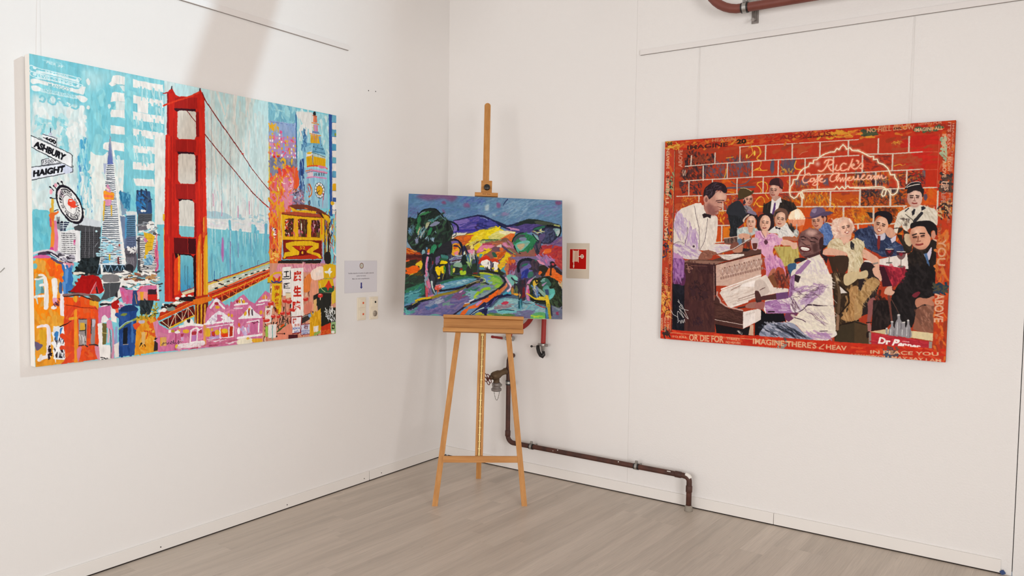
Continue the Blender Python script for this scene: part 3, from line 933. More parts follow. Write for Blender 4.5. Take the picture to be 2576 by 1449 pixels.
l 6a7684 4.5>3.1 288 556 312 552 338 552
l 6a7684 4.5>3.1 286 564 312 562 338 561
l 6a7684 4.5>3.1 288 573 312 572 338 570
l 434e5c 4.5>3.1 286 582 312 580 339 578
l 6a7684 4.5>3.1 285 590 312 588 340 588
l 434e5c 4.5>3.1 284 599 312 597 340 596
l 6a7684 4.5>3.1 284 608 312 606 341 605
l 6a7684 4.5>3.1 283 616 312 616 342 614
l 434e5c 4.5>3.1 284 625 312 624 342 622
l 434e5c 4.5>3.1 280 634 311 633 343 632
l 434e5c 4.5>3.1 280 642 311 642 344 641
l 434e5c 4.5>3.1 282 651 311 650 344 648
l 434e5c 4.5>3.1 280 660 311 660 344 658
l 434e5c 4.5>3.1 280 668 311 670 346 667
l 434e5c 4.5>3.1 280 677 311 676 346 674
l 434e5c 4.5>3.1 276 686 310 686 346 684
l 434e5c 4.5>3.1 276 694 310 693 347 692
l 434e5c 4.5>3.1 276 703 310 703 348 701
l 6a7684 4.5>3.1 275 712 310 710 348 710
l 434e5c 4.5>3.1 274 720 310 720 349 718
l 434e5c 4.5>3.1 275 729 310 726 350 728
l 434e5c 4.5>3.1 272 738 310 737 350 736
l 434e5c 4.5>3.1 271 746 310 748 351 746
l 434e5c 4.5>3.1 270 755 310 756 352 754
l 434e5c 4.5>3.1 270 764 310 764 352 764
l 434e5c 4.5>3.1 270 772 310 773 352 772
l 6a7684 4.5>3.1 268 782 310 780 354 780
l 434e5c 4.5>3.1 270 790 310 788 354 790
l 434e5c 4.5>3.1 266 798 310 798 354 800
l 434e5c 4.5>3.1 268 808 310 808 355 809
l 434e5c 4.5>3.1 268 816 310 816 356 818
l 434e5c 4.5>3.1 266 824 310 824 356 826
d a9d4e0,c3e0e6,86bfd6 26 28 7.9 0 8 268 716 356 714 368 826 262 825
P 8fcedd 308 743 324 760 310 779 292 766
P f09a2c 283 521 294 515 326 522 329 528 324 552 288 551
p ee7246 284 531 324 534 322 544 286 542
P d98fb0 298 490 307 494 314 520 302 520 293 508
P dc93b4 284 558 316 552 311 578 287 576
l e0b13a 7.9>4.0 286 563 281 641
l e0b13a 6.9>4.0 316 578 316 621
l e6d9c0 5.9 292 504 305 512
p 6fb0d4 272 825 284 812 302 808 301 826
l 7a3030 5.9>8.8 343 802 344 832
l d4b42c 5.9 305 790 305 812
P a83a30 354 748 352 750 350 752 348 752 346 750 344 748 346 744 348 742 350 742 352 744
p 24313c 257 832 370 833 383 876 250 872
l 8fb6d2 2.5 253 869 262 834 272 860 284 834 296 866 308 834 322 870 338 838 350 871 360 836 374 872
l a9c9de 3.0 260 832 371 833
l e9eceb 9.8 270 836 272 870
d e8e6e2,6d6d70,3a3838,8a7f72,d9d4c6,4c4a50 150 30 9.8 0 12 154 868 524 860 524 956 262 952 154 954
d ece9e4 26 36 11.8 0 8 246 869 518 871 518 929 262 924
d 9a5a48,7a4a3a,b58a5a 14 24 9.8 0 10 385 872 518 882 514 920 384 907
P 7c7a7c 276 876 339 878 342 910 283 908
l e6e4e0 13.8>7.9 266 910 306 915 349 910
l e6e4e0 11.8 344 910 402 904 420 917
l e6e3df 11.8 461 934 524 931
l 3a4660 3.1 74 280 74 302
p b9bfd0 68 299 80 299 78 308 66 308
d d9d9e0,8f93a8 6 16 4.0 10 10 44 307 95 316 94 322 47 311
p e6e8ea 44 308 98 319 96 351 42 330
l 3a3f4a 1.9 44 308 98 319 96 351
t 15151a 0.06 45 324 94 345 96 326 46 314 -600
p e3e5ea 40 411 63 402 108 414 112 420 40 432
l 2f333c 2.1 108 415 40 432 39 411 66 402
t 2a2c34 0 43 426 82 417 82 404 44 412 1500
l 2a2c34 3.0 87 408 92 409
p e1e6ef 0 444 113 416 156 430 158 451 0 494
p cfd6ea 108 418 156 430 158 450 123 459
l 24262e 2.5 0 444 112 418
l 24262e 2.5 0 494 126 457
l 24262e 2.5 147 452 158 448 159 423
t 14141a 0.06 6 482 124 451 128 423 6 456 HAIGHT
p e9ebec 2 318 156 378 154 430 3 365
l 24262e 2.4 1 319 151 374 158 381 154 430 63 394
l 24262e 2.8 78 399 3 365
l 3a3d48 1.9 28 324 94 351
t 121218 0.06 9 362 124 407 134 380 16 336 ASHBURY
s 1a1620 3.1 68 516 74 520 82 531
s 1a1620 3.1 84 510 88 516 96 526
s 1a1620 3.1 100 496 102 502 106 512
s 1a1620 3.1 114 492 116 498 121 508
s 1a1620 3.1 70 558 77 560 88 562
s 1a1620 3.1 62 619 78 614 98 606
s 1a1620 3.1 196 596 204 599
s 1a1620 3.1 176 656 180 668
s 1a1620 3.1 100 648 95 660
P 1a1620 72 518 71 520 68 520 66 518 64 516 64 514 66 512 69 512 72 514 73 516
P 1a1620 88 514 86 516 84 516 81 514 80 512 80 510 82 508 84 508 86 510 88 512
P 1a1620 104 500 102 502 99 502 96 500 95 498 96 496 97 494 100 494 102 496 104 498
P 1a1620 118 494 116 496 113 496 110 494 109 492 110 490 111 488 114 488 116 490 118 492
P 1a1620 75 562 73 562 70 563 68 562 66 559 67 557 69 556 72 556 74 557 75 559
P 1a1620 100 662 99 663 96 663 94 662 92 660 93 657 94 656 97 656 100 657 101 660
P 1a1620 116 658 114 660 112 660 110 658 108 656 108 653 110 652 112 652 115 653 116 656
P 1d1822 196 599 190 578 182 558 170 539 156 524 142 512 128 506 114 504 104 508 96 517 90 530 89 547 91 566 97 586 106 607 117 626 130 642 144 653 159 660 172 662 184 658 192 650 198 636 199 619
P e9e8e6 190 597 184 578 176 561 166 544 154 531 142 521 130 516 118 514 108 518 102 526 97 537 96 552 98 568 102 586 110 604 120 620 132 634 144 644 157 650 168 652 178 649 186 641 190 629 192 614
P e5d3dc 106 522 98 542 117 556 122 548
s 1d1822 4.3 146 530 139 526 132 522 124 521 118 522 112 524
s 1d1822 4.3 130 624 140 634 150 641 160 644 169 644 176 640
s 34303a 1.9 169 590 166 580 162 570 156 561 150 554 142 548 136 544 129 544 124 546 120 550 117 557 116 565 118 574 120 584 124 594 130 604 137 612 144 617 151 620 158 622 163 620 167 615 170 608 170 600 169 590
t 1c1a22 0.02 115 578 114 571 104 567 106 577 F
t 1c1a22 0.02 113 568 112 562 102 554 103 564 I
t 1c1a22 0.02 112 560 114 554 104 544 102 552 S
t 1c1a22 0.02 114 552 116 546 107 535 104 542 H
t 1c1a22 0.02 116 546 120 542 112 528 108 533 E
t 1c1a22 0.02 120 541 124 539 118 524 114 527 R
t 1c1a22 0.02 126 538 130 538 126 524 120 524 M
t 1c1a22 0.02 132 539 138 540 136 526 128 524 A
t 1c1a22 0.02 139 541 144 544 144 532 138 528 N
t 1c1a22 0.02 146 546 151 550 154 540 147 534 S
t 1c1a22 0.02 160 560 164 567 170 562 164 552 W
t 1c1a22 0.02 165 570 168 577 177 575 172 565 H
t 1c1a22 0.02 170 580 172 587 182 589 178 578 A
t 1c1a22 0.02 172 590 174 597 184 602 182 592 R
t 1c1a22 0.02 174 600 174 606 184 614 184 605 F
t 1c1a22 0.02 109 586 112 594 120 590 118 586 O
t 1c1a22 0.02 112 596 116 602 122 597 120 592 F
t 1c1a22 0.02 122 612 126 618 130 609 128 605 S
t 1c1a22 0.02 128 620 132 624 135 614 132 610 A
t 1c1a22 0.02 134 626 138 630 140 618 136 615 N
t 1c1a22 0.02 146 636 150 639 149 624 145 622 F
t 1c1a22 0.02 152 640 157 641 154 626 150 625 R
t 1c1a22 0.02 158 642 162 642 158 627 154 626 A
t 1c1a22 0.02 164 642 168 642 162 626 158 627 N
t 1c1a22 0.02 169 641 172 640 166 625 162 626 C
t 1c1a22 0.02 174 638 177 636 168 622 166 624 I
t 1c1a22 0.02 178 635 180 632 171 619 169 622 S
t 1c1a22 0.02 181 630 182 626 172 615 172 618 C
t 1c1a22 0.02 183 624 184 619 174 610 173 614 O
P e6452c 139 562 146 558 153 567 162 565 168 573 167 583 172 591 164 594 165 596 154 595 150 592 142 588 136 580 136 570
s e6452c 4.0 140 570 146 561 156 564
l f3e6e0 5.0 144 568 150 568
l e6452c 3.0 164 588 174 589
l e6452c 3.0 148 592 149 598
p ef8a1e 2 800 65 800 102 824 116 828 116 949 114 1098 118 1238 2 1240 0 1089 0 944
p e3962c 2 992 114 1007 116 1237 2 1240
d f28a14,f27a1c,e89a2c,e0a040 60 44 19.7 85 30 5 808 111 834 110 1048 4 1041
d f0611a 10 24 15.8 80 20 62 809 111 830 110 900 64 866
d e8a63c,dd8a24,e59a30 40 44 17.8 80 40 7 1025 111 1032 111 1223 6 1223
P 69bfcf 0 626 14 612 60 612 70 632 74 664 68 784 -4 788
d 74c6d3,63b8ca 20 59 19.7 85 20 6 634 65 632 62 776 2 776
l e8892f 13.8>17.8 72 607 78 688 73 784
l d97ba0 9.8>17.8 86 655 90 720 84 784
l cc4f5a 7.9 68 640 69 672
l dcb040 9.8 77 567 76 615
P e8702c 62 632 72 620 90 616 99 610 100 617 84 632 80 655
P cf3f86 62 768 72 757 78 765 75 773
P e9a0b0 78 534 76 542 73 546 70 546 66 542 66 536 66 529 70 524 74 524 76 528
P e6a3b3 96 506 95 511 92 514 88 514 85 512 84 507 85 502 88 499 92 499 95 502
s d1cfd6 9.8 4 784 34 775 72 775 102 798 122 818
s 4a3a50 15.8>9.8 26 788 60 782 90 798 120 820
s 2c2430 5.9 54 778 79 788 114 809
s e6e2ea 4.0 68 784 94 804 118 820
s 5a4a70 9.8 71 804 94 820 114 827
P d3619a 2 798 18 791 56 792 62 802 2 804
P b3b0bc 87 772 118 784 158 792 158 818 125 820 102 798
P d88c9c 114 824 149 821 158 831 142 847 125 837
P e6d3d6 114 824 126 830 130 847 117 844
d e8e6ea,3a3440,9a96a4 18 18 5.9 20 30 102 784 162 798 162 831 118 824
P 6fb8c2 15 836 13 842 8 846 3 846 -1 842 -3 836 -1 829 4 825 9 825 14 829
p 7cc0c8 8 885 36 886 38 946 30 942 6 954
P 5f8f94 30 916 38 930 38 944 26 940
P 9a915c 8 887 17 874 29 873 41 883 18 887
s ece7e2 7.9 6 888 20 887 36 882
s ece7e2 8.8 22 870 36 872 46 884
s ece8e4 13.8>17.8 44 884 48 930 45 1003
l ece8e4 11.8 27 912 44 910
s ece8e4 11.8 6 958 23 955 42 956
l c8d2cc 7.9>4.0 10 960 14 986
s ebe7e3 23.6>15.8 79 895 81 940 79 967
P e9e4e2 86 1006 84 1010 78 1012 72 1012 66 1009 64 1004 67 1000 72 996 79 997 84 1000
P e0a0bc 72 967 87 968 85 990 72 988
d 5a2a3c,8a3a4a 8 12 5.9 70 30 74 984 102 968 102 1008 77 1005
s e6e0e4 15.8>21.7 108 946 108 990 110 1032
P 3a5f96 98 902 108 909 106 948 95 938
p 3f7bbf 114 852 126 850 142 856 150 870 147 937 116 946
d 3570b4,5a90cc 14 48 11.8 88 8 117 856 146 870 144 934 116 939
s ecdfe4 9.8>17.8 14 1079 33 1076 51 1082 54 1126 49 1200
s eae4e4 15.8 16 1212 26 1206 52 1202
p dba52a 18 1090 42 1092 44 1188 20 1188
P 6a5a78 -1 1138 16 1146 30 1157 7 1174
P e2dcd8 18 1193 28 1194 24 1218 16 1214
d 2a1a24 10 12 5.9 90 30 53 1159 62 1152 64 1218 52 1216
p e6e8ec 71 1080 118 1085 116 1224 70 1216
P 3a7fc2 76 1108 90 1106 87 1138 75 1138
P 3a7fc2 98 1094 114 1094 112 1132 98 1144
p 2b2430 74 1161 87 1162 84 1212 70 1207
p 2b2430 99 1167 114 1168 112 1215 90 1212
d f2f2f4 14 40 7.9 88 15 72 1085 118 1088 116 1218 74 1214
d 3c3440 6 16 5.9 80 20 75 1136 116 1142 115 1168 74 1158
p df4c22 115 962 255 976 256 1040 252 1196 258 1236 116 1239 114 1098
p ea5318 116 962 254 975 253 1016 114 1000
d e8531c,d94420,e2602c,d8482a 60 48 19.7 75 40 120 982 252 998 252 1230 120 1230
s 8f2c18 3.0 120 996 162 1004 186 1011 238 1016 250 1022
P e3a12c 220 982 253 984 252 1023 242 1009 220 1002
P e3a12c 152 964 168 964 164 988 153 980
s 8a6a6a 11.8>9.8 115 956 179 954 220 962 258 984
s 3c2a26 5.0 115 962 171 958 204 970 236 984
P 5a4436 215 962 245 961 265 984 242 986
s e8902a 11.8>17.8 160 1023 160 1119 160 1237
l e3a02c 11.8 136 1055 162 1052
l 3a1c1c 1.9>5.9 142 1064 121 1076 98 1084
P d97a90 164 1184 182 1176 172 1230 164 1232
P d58aa0 236 1180 256 1182 258 1236 246 1230
p 9a908e 172 1058 207 1060 202 1170 170 1167
p d9a93a 178 1074 197 1076 196 1108 177 1106
l 2f2a2a 3.0 174 1058 206 1061
l 3a3434 4.0 175 1108 198 1108
l 2f2a2a 4.0 200 1082 198 1156
s 3a2f2f 3.0>5.9 170 1170 196 1170 206 1178
p 8f8384 226 1061 242 1062 237 1170 219 1168
P bdb8c4 227 1066 242 1070 236 1091 228 1094
l 2f2a2a 3.0 224 1061 221 1124
s 3a2f2f 4.0>5.9 212 1171 234 1172 250 1178
d c9c2c0 6 28 4.0 88 8 174 1113 200 1116 199 1166 173 1164
p a81414 140 942 164 914 187 874 204 878 230 874 258 882 266 895 279 944 262 956 222 955
d b01614,a01212 16 24 9.8 60 40 150 940 188 880 256 886 242 912 218 950
p c4434c 246 905 260 953 222 955
l e0949c 3.5 220 955 246 905
p 3a2626 244 924 250 924 257 956 247 952
P d93a2c 225 950 242 934 245 954
p 474a4e 276 912 352 910 338 967 262 986 282 947
l 6e7276 2.4 304 915 304 978
l 6e7276 2.4 265 982 334 979
p e4e2de 345 936 358 950 357 973 322 1001 268 1016 265 993 282 985 308 992 331 966
p 2f2c30 328 958 338 950 338 976 327 972
s 26242a 9.8>5.9 266 1002 288 1001 313 1006
l 4a4650 5.0 282 1016 322 996 354 973
p c86f9c 254 1014 306 1009 307 1061 281 1070 269 1080 260 1118 253 1113
p e8e3dd 306 1012 330 1028 333 1084 308 1076
p ea6a4a 326 1019 341 1014 342 1064 332 1063
p e9e4e0 250 1083 270 1080 276 1177 302 1180 312 1240 258 1242 254 1178
p 6d6236 270 1082 290 1086 285 1174 270 1176
l d8c478 2.4 268 1124 290 1128
P e6e2e2 269 1058 282 1048 298 1071 288 1079 267 1080
P d590b0 288 1078 305 1070 312 1088 312 1114 291 1104
s c98aa5 7.9>11.8 314 1114 316 1184 312 1242
s 8d9cc4 9.8>13.8 331 1106 326 1186
s d9b4be 9.8 298 1113 294 1165
p e3dcd6 318 1181 341 1170 340 1236 322 1238
s 5f3440 3.0 301 1110 306 1166 305 1236
d 1c1a1c 6 10 4.0 0 20 266 1226 302 1230 302 1241 265 1239
p cc6f9c 347 934 380 942 410 945 402 1007 364 1003 356 980
d d4588a,c4659a 8 24 9.8 70 20 359 945 406 948 398 1000 366 994
P b01c18 311 1000 330 988 343 990 344 1020 314 1022
P d9b8c8 344 997 362 1003 369 1016 348 1025
d b05a90,e0d0d8 8 14 5.9 40 40 343 994 370 1002 366 1026 342 1025
p 26498a 342 1028 422 1028 420 1122 414 1194 410 1235 340 1236
d 2f5596,1f3f7c,2a4c90 36 40 13.8 85 25 346 1038 418 1038 410 1230 344 1230
P 1f3560 355 1020 380 1011 410 1014 424 1033 384 1040 348 1036
p 2c4577 406 948 430 946 442 1020 402 1014
l c0904a 1.9>4.0 416 965 422 1006
p 1a1d24 361 1111 380 1109 378 1182 358 1182
l c8b090 2.5 358 1184 382 1184
P 7f8a3c 348 1055 362 1046 380 1048 368 1058
s 8a9a4c 4.0>11.8 342 1116 368 1097 398 1082 438 1070
s 9cc0c8 4.0 340 1112 374 1087 401 1082
s 3f6fae 9.8 402 1089 400 1175
p e38c86 426 953 476 951 472 994 429 994
p e0a02e 439 955 456 954 452 995 442 994
p cf6d96 439 930 476 926 524 928 524 958 476 956 426 953
l e04a5a 4.0 426 953 450 930
p c5281e 474 964 526 956 531 999 474 996
p 38242e 476 946 516 946 516 969 476 969
l e2dedb 9.8 522 928 525 988
p 2a3236 438 992 504 996 484 1060 438 1054
d 3a4448,1c2226 12 28 5.9 75 15 442 998 494 1001 481 1051 442 1045
p dcd8cc 482 1060 492 1044 494 1061
p e0972a 421 1080 456 1066 504 1070 517 1084 520 1230 410 1237 414 1194
d e3a030,dc8a22,e8a83c 40 32 13.8 80 40 426 1084 509 1086 512 1222 418 1227
d b59a2e,8f7f24,d0b03c,3a3a1c 40 16 5.9 40 50 423 1066 442 1052 490 1059 510 1006 518 1016 513 1075 430 1082
P e0532a 404 1100 428 1091 441 1098 426 1114 415 1122
d dc5a24 10 18 9.8 60 40 479 1072 515 1084 514 1167 484 1146
P bfb3c0 430 1084 458 1084 456 1096 434 1096
p d9b070 444 1136 462 1135 459 1191 444 1190
s c8401c 4.0 456 1131 474 1138 466 1166
d 1f1a18 6 8 4.0 90 20 436 1188 461 1190 459 1202 436 1200
p 33282c 506 1166 520 1164 520 1226 500 1228
l d9d4d2 4.0 501 1180 520 1178
p d48aa8 498 1096 524 1087 528 1168 512 1167
p c4261c 578 55 587 39 595 34 601 20 606 32 620 55 636 58 684 51 717 38 734 23 742 12 746 0 752 16 768 48 768 216 772 280 772 448 776 613 778 784 780 1015 556 1004 556 700 564 450 568 245 574 240
l b8211d 9.8>4.0 601 44 558 58
l 2a2c3a 5.0 601 19 599 30
l 2a2c3a 5.0 746 -2 742 12
p 8a1c1e 578 55 585 54 584 236 574 240
p d12b1c 738 54 768 52 772 448 776 630 730 632 730 452 739 238
p a4201c 616 66 729 48 729 99 612 117
p a2201c 616 258 720 248 720 304 615 315
p a01f1c 614 462 716 456 716 528 618 533
p 5e1518 605 710 717 712 716 784 604 780
p 411016 674 712 717 712 716 784 678 784
l c8382a 1.9 676 56 678 107
l c8382a 1.9 676 253 677 308
l c8382a 1.9 674 460 676 528
l c8382a 1.9 674 712 676 784
l 951a18aa 4.0>3.0 596 246 591 710
l 951a18aa 4.0>3.0 588 455 584 987
l 951a18aa 4.0>3.0 747 293 744 707
l 951a18aa 4.0>3.0 753 442 750 784
l 951a18aa 4.0>3.0 610 164 606 563
l dd3a22 5.9 584 248 581 438
l d8341e 5.9 577 474 572 692
p 3d1520 610 116 720 102 720 113 626 128 612 124
p 351420 625 312 710 306 714 315 629 324
p 2a1018 624 529 699 528 705 536 634 540
p 2f0f14 606 780 690 786 702 798 716 784 716 1031 704 1012 702 802 634 789 612 806
p d5d0c6 628 127 638 122 714 114 722 118 722 231 714 245 633 253 625 246
p 8a1a1c 722 114 737 112 737 229 722 234
p d5d0c6 633 324 643 319 708 314 718 322 718 443 710 455 642 458 628 446 629 332
p 7a1719 718 318 730 317 730 440 718 445
p d3cfc6 632 542 648 533 682 531 701 534 711 546 709 654 631 654
p 7fbfc9 631 652 709 654 708 702 702 706 643 704 631 691
l 9a1c1a 9.8 714 548 715 700
l ded9d0 4.0 631 652 709 654
g 74bcc8 3f8fba 636 789 692 793 702 806 704 950 642 970 634 954
l 4a7f96 4.0 658 840 658 930
l 4a7f96 4.0 673 844 672 934
p e0401a 608 812 634 793 634 954 626 974 600 978 602 858
p e89a2c 624 802 634 793 634 876 630 952 624 960
l e0c050 4.0 624 786 628 802
l b9201a 5.9 593 710 594 987
l 8c1816 7.9 600 784 598 988
l d2341e 7.9 580 710 580 996
p e0701e 719 784 730 704 740 688 746 707 744 1017 718 1016
p c8401a 742 688 755 688 754 1014 744 1017
p e09a22 757 745 766 698 778 688 780 1009 754 1014
p dfae2c 768 707 778 692 780 1006 769 1008
l 8c1f14 4.0>3.0 750 631 752 1004
l e8a83c 4.0 734 726 728 1003
l e8a050 4.0 746 784 744 994
p d9532a 755 608 774 602 776 678 761 707 752 707
l e0902c 5.9 759 612 759 678
p e3b02c 551 602 560 602 558 638 552 631
l e0b84a 3.0 556 666 554 802
p b2301a 536 1040 612 1001 780 980 780 1030 697 1026 526 1082
p b5b59a 552 1034 612 1003 702 982 706 996 632 1017 572 1046
p d8c8a0 642 967 706 948 706 964 648 980
l b8321c 4.0 642 963 706 944
d 241c1c,efe9e2 16 18 9.8 0 15 536 1025 592 1010 698 976 702 996 612 1022 540 1054
P ece6df 630 992 628 996 621 998 614 998 608 996 606 992 608 988 614 986 622 986 628 988
P ece6df 662 983 660 986 654 988 646 988 640 985 638 982 640 978 646 976 654 977 660 980
P ece6df 693 984 691 988 686 989 680 989 674 986 672 983 674 980 680 978 686 978 691 980
P 241c20 636 989 704 988 704 1008 642 1004
P e8e3dc 564 1043 562 1048 556 1052 548 1051 542 1048 540 1042 542 1036 548 1034 556 1034 562 1038
P 7f8a82 568 1032 596 1028 608 1044 572 1049
P 1f1a1c 590 1028 587 1031 581 1033 574 1032 568 1030 566 1026 568 1024 574 1022 581 1022 587 1024
l 5a8fa0 5.9 694 920 694 948
l 3a2f5a 2.4 674 936 674 953
l 3a2f5a 2.4 683 934 683 952
p 5a1d18 528 1098 702 1030 710 1080 577 1132
d 8a2018,3a1418 14 18 11.8 60 40 542 1099 693 1041 701 1072 581 1117
l d4501c 15.8 526 1082 611 1052 702 1017
l f08a3a 3.0 530 1074 612 1044 697 1011
l e2b52c 6.9 577 1128 642 1102 706 1078
l e6d8b0 3.1 540 1092 579 1126 611 1059 642 1098 672 1038 704 1078
l e8dcc0 2.4 572 1079 573 1116
l e8dcc0 2.4 609 1062 609 1110
l e8dcc0 2.4 642 1056 644 1097
l e8dcc0 2.4 674 1038 674 1086
p 6a2414 710 1021 780 1019 774 1128 714 1127
l dba628 7.9 724 1028 722 1124
l dba628 7.9 744 1028 741 1125
l dba628 7.9 762 1030 760 1126
l c8661e 5.9 712 1031 708 1111
p d9701e 698 1002 800 987 800 1010 735 1028 702 1022
p 7cc3cd 857 1019 1141 901 1142 1075 958 1105 866 1055
p b9c2b0 780 938 1140 838 1202 833 1246 834 1176 860 957 919 780 970
p ded3b8 780 934 866 912 866 940 780 961
p c2321a 780 980 866 954 1052 895 1259 836 1244 868 1131 905 857 1019 800 1000
p 70221a 832 1002 958 958 1121 907 1218 858 1131 903 857 1017
l b02c1a 4.3 780 924 957 877 1140 822
l e0b02a 6.7 780 932 957 883 1140 830
l e2461c 5.9 780 976 866 950 1052 889 1259 834
l f2a860 1.9 782 972 866 946 1052 885 1240 831
l 7a2414 2.4 800 979 1052 899 1240 840
l e0a52a 5.9 804 993 900 962 958 946 1052 912 1176 874
l e0b84a 4.0 857 1019 981 966 1131 905
l e2501f 4.3 857 1015 854 974 897 999 900 959 938 982 946 943 980 966 992 927 1022 949 1040 910 1065 932 1089 894 1109 914 1138 876
l f0a04a 1.6 857 1015 854 974 897 999 900 959 938 982 946 943 980 966 992 927 1022 949 1040 910 1065 932 1089 894 1109 914 1138 876
l d8783a 1.9 853 976 862 1008
l d8783a 1.9 885 964 892 996
l d8783a 1.9 917 953 922 984
l d8783a 1.9 950 942 954 972
l d8783a 1.9 983 930 986 960
l d8783a 1.9 1016 918 1018 947
l d8783a 1.9 1050 906 1050 934
l d8783a 1.9 1085 894 1083 922
l d8783a 1.9 1120 882 1116 909
l efeee8 5.1 804 944 814 941
l 1d1b20 5.1 820 950 831 948
l efeee8 5.1 836 934 848 932
l 1d1b20 5.1 853 936 864 934
l efeee8 5.1 870 932 881 929
l 1d1b20 5.1 886 922 898 919
l efeee8 5.1 904 922 915 920
l 1d1b20 5.1 921 904 932 902
l efeee8 5.1 938 910 950 906
l 1d1b20 5.1 956 908 967 905
l efeee8 5.1 973 890 984 888
l 1d1b20 5.1 990 890 1002 888
l efeee8 5.1 1008 895 1020 892
l 1d1b20 5.1 1026 885 1038 882
l efeee8 5.1 1044 877 1056 874
l 1d1b20 5.1 1062 876 1074 872
l efeee8 5.1 1080 870 1093 867
l 1d1b20 5.1 1099 870 1112 868
l efeee8 5.1 1118 864 1130 862
l 1d1b20 5.1 1136 856 1149 854
l efeee8 5.1 1155 850 1168 847
l 1d1b20 5.1 1174 848 1187 844
l 2a1f2c 5.0 812 912 828 914
l 2a1f2c 5.0 824 916 839 918
l 2a1f2c 5.0 817 952 832 955
l 2a1f2c 5.0 870 942 886 945
l 2a1f2c 5.0 839 930 854 932
l 55708a 2.4 846 906 846 879 854 877
l 55708a 2.4 966 873 966 845 976 843
l 55708a 2.4 1066 848 1066 820 1076 818
l 7a1c1c 5.1 756 20 771 52 856 151 912 212 965 270
l 7a1c1c 4.3>3.5 965 270 1030 349 1086 404 1140 453
l 7a1c1c 4.3 768 214 839 284 908 350 1043 478 1099 519
l a8221c 5.9 1094 515 1144 549
l 7a1c1c 3.5 674 116 722 164
s d63a22 7.9 560 112 616 84 686 52 738 22
P c8281e 986 282 984 284 981 286 976 286 973 286 972 284 973 282 976 280 981 280 984 280
l 8a8288 1.8 804 92 804 602
l 958d92 1.8 858 153 858 600
l 8a8288 1.8 906 208 906 598
l a9a4a6 1.8 952 258 953 596
l c9a0b4 1.8 820 475 820 602
l c2a6b4 1.8 980 504 980 595
l b893a6 1.8 991 513 992 594
l c9b0ba 1.8 1031 480 1032 593
l c9a6b4 1.8 1070 478 1070 592
l d07aa0 3.5 858 521 858 598
l d07aa0 3.5 1016 518 1016 582
l d07aa0 3.5 950 545 950 604
l d07aa0 3.5 811 495 811 552
p cb6f98 520 1098 530 1110 573 1135 631 1120 756 1122 772 1046 800 1016 826 996 866 1029 888 1050 916 1026 958 998 981 988 1019 1025 1046 1038 1077 1009 1114 974 1142 991 1144 1044 1112 1063 1100 1114 1098 1244 520 1234
d d27aa2,c4688e,cf7f9c,d889a4 130 36 15.8 80 50 524 1140 760 1134 778 1074 832 1018 1053 1060 1093 1239 532 1224
p b5507a 605 1138 613 1138 612 1232 602 1235
p d98a6a 752 1126 767 1127 769 1228 752 1231
l e09a4c 5.9>11.8 760 1053 758 1208
s e9e2e4 11.8 793 1045 822 1011
s e9e2e4 9.8 832 1018 848 1034 868 1053
P ece7e8 808 1016 826 1002 844 1014 830 1026
P a8323a 837 1028 835 1032 829 1035 822 1034 817 1032 815 1026 817 1022 822 1020 830 1020 835 1023
P dfa82e 844 1046 841 1050 834 1052 826 1052 820 1048 817 1044 820 1040 826 1038 834 1038 841 1042
p e6dfe6 758 1126 800 1084 839 1062 866 1075 923 1120 918 1128 842 1097 800 1126
p c86f96 828 1082 857 1084 857 1122 828 1120
l efe9ea 7.9 760 1124 832 1120 920 1118
d f0ecee,c9b8cc 16 20 7.9 50 40 769 1122 822 1088 822 1120
d f0ecee 10 20 7.9 40 30 862 1088 916 1122 862 1122
l e9dfe4 4.0 774 1141 920 1132
P eae3e2 920 1138 918 1142 912 1144 906 1143 900 1140 898 1137 900 1134 906 1132 912 1132 918 1135
P dfae30 764 1146 786 1148 790 1182 767 1182
P dfae30 806 1154 804 1158 802 1160 798 1160 794 1157 793 1152 794 1148 798 1146 802 1146 804 1149
p 9a2a30 797 1164 817 1162 814 1186 800 1184
P d03a20 812 1174 812 1180 808 1182 804 1182 800 1178 800 1172 800 1167 804 1164 808 1164 812 1168
P dfb02c 842 1170 839 1178 832 1182 824 1182 818 1176 814 1168 818 1160 824 1156 832 1156 839 1162
p d6701c 848 1153 880 1156 893 1180 848 1182
P e0b82c 888 1166 885 1173 876 1176 865 1176 856 1170 852 1163 856 1156 865 1153 876 1154 885 1159
P da3c18 854 1179 893 1180 891 1194 857 1194
p a8321c 896 1146 920 1148 916 1192 900 1195
l eee8e6 5.9 844 1148 844 1196
l eee8e6 5.9 896 1148 893 1196
l eee8e6 5.9 920 1146 918 1194
l eee8e6 5.9 848 1200 918 1198
l eee8e6 5.9 788 1192 832 1191
p b5a0c8 786 1187 839 1188 839 1200 786 1201
p c86a88 769 1200 839 1200 839 1236 773 1235
p 9a4058 782 1226 832 1227 832 1235 782 1234
p c96a8a 848 1200 930 1200 934 1236 852 1233
d e6d2d8,b55a74 20 28 5.0 -3 5 773 1194 934 1196 934 1240 773 1233
l ece6e4 9.8 928 1040 962 1036 1002 1036
P e9e2e0 948 1028 964 1004 981 1021 972 1036
P 9a3030 950 1024 949 1028 946 1031 942 1030 938 1028 936 1023 938 1018 942 1016 946 1016 949 1018
P dba530 964 1022 963 1028 960 1032 956 1032 952 1028 950 1022 952 1016 956 1012 960 1012 963 1016
P dba530 989 1026 988 1030 984 1033 978 1032 974 1030 972 1024 974 1020 978 1017 984 1018 988 1020
l 7a3038 4.0 969 1014 972 1032
l e3c8d4 7.9 925 1056 972 1057
p ece7ea 953 1108 986 1082 1019 1048 1044 1076 1090 1110 1082 1115
P dca52c 998 1089 993 1095 988 1098 984 1096 982 1091 984 1084 988 1078 993 1075 997 1076 999 1082
P dca52c 1022 1066 1020 1070 1016 1072 1012 1071 1008 1069 1007 1065 1008 1062 1012 1060 1016 1060 1020 1062
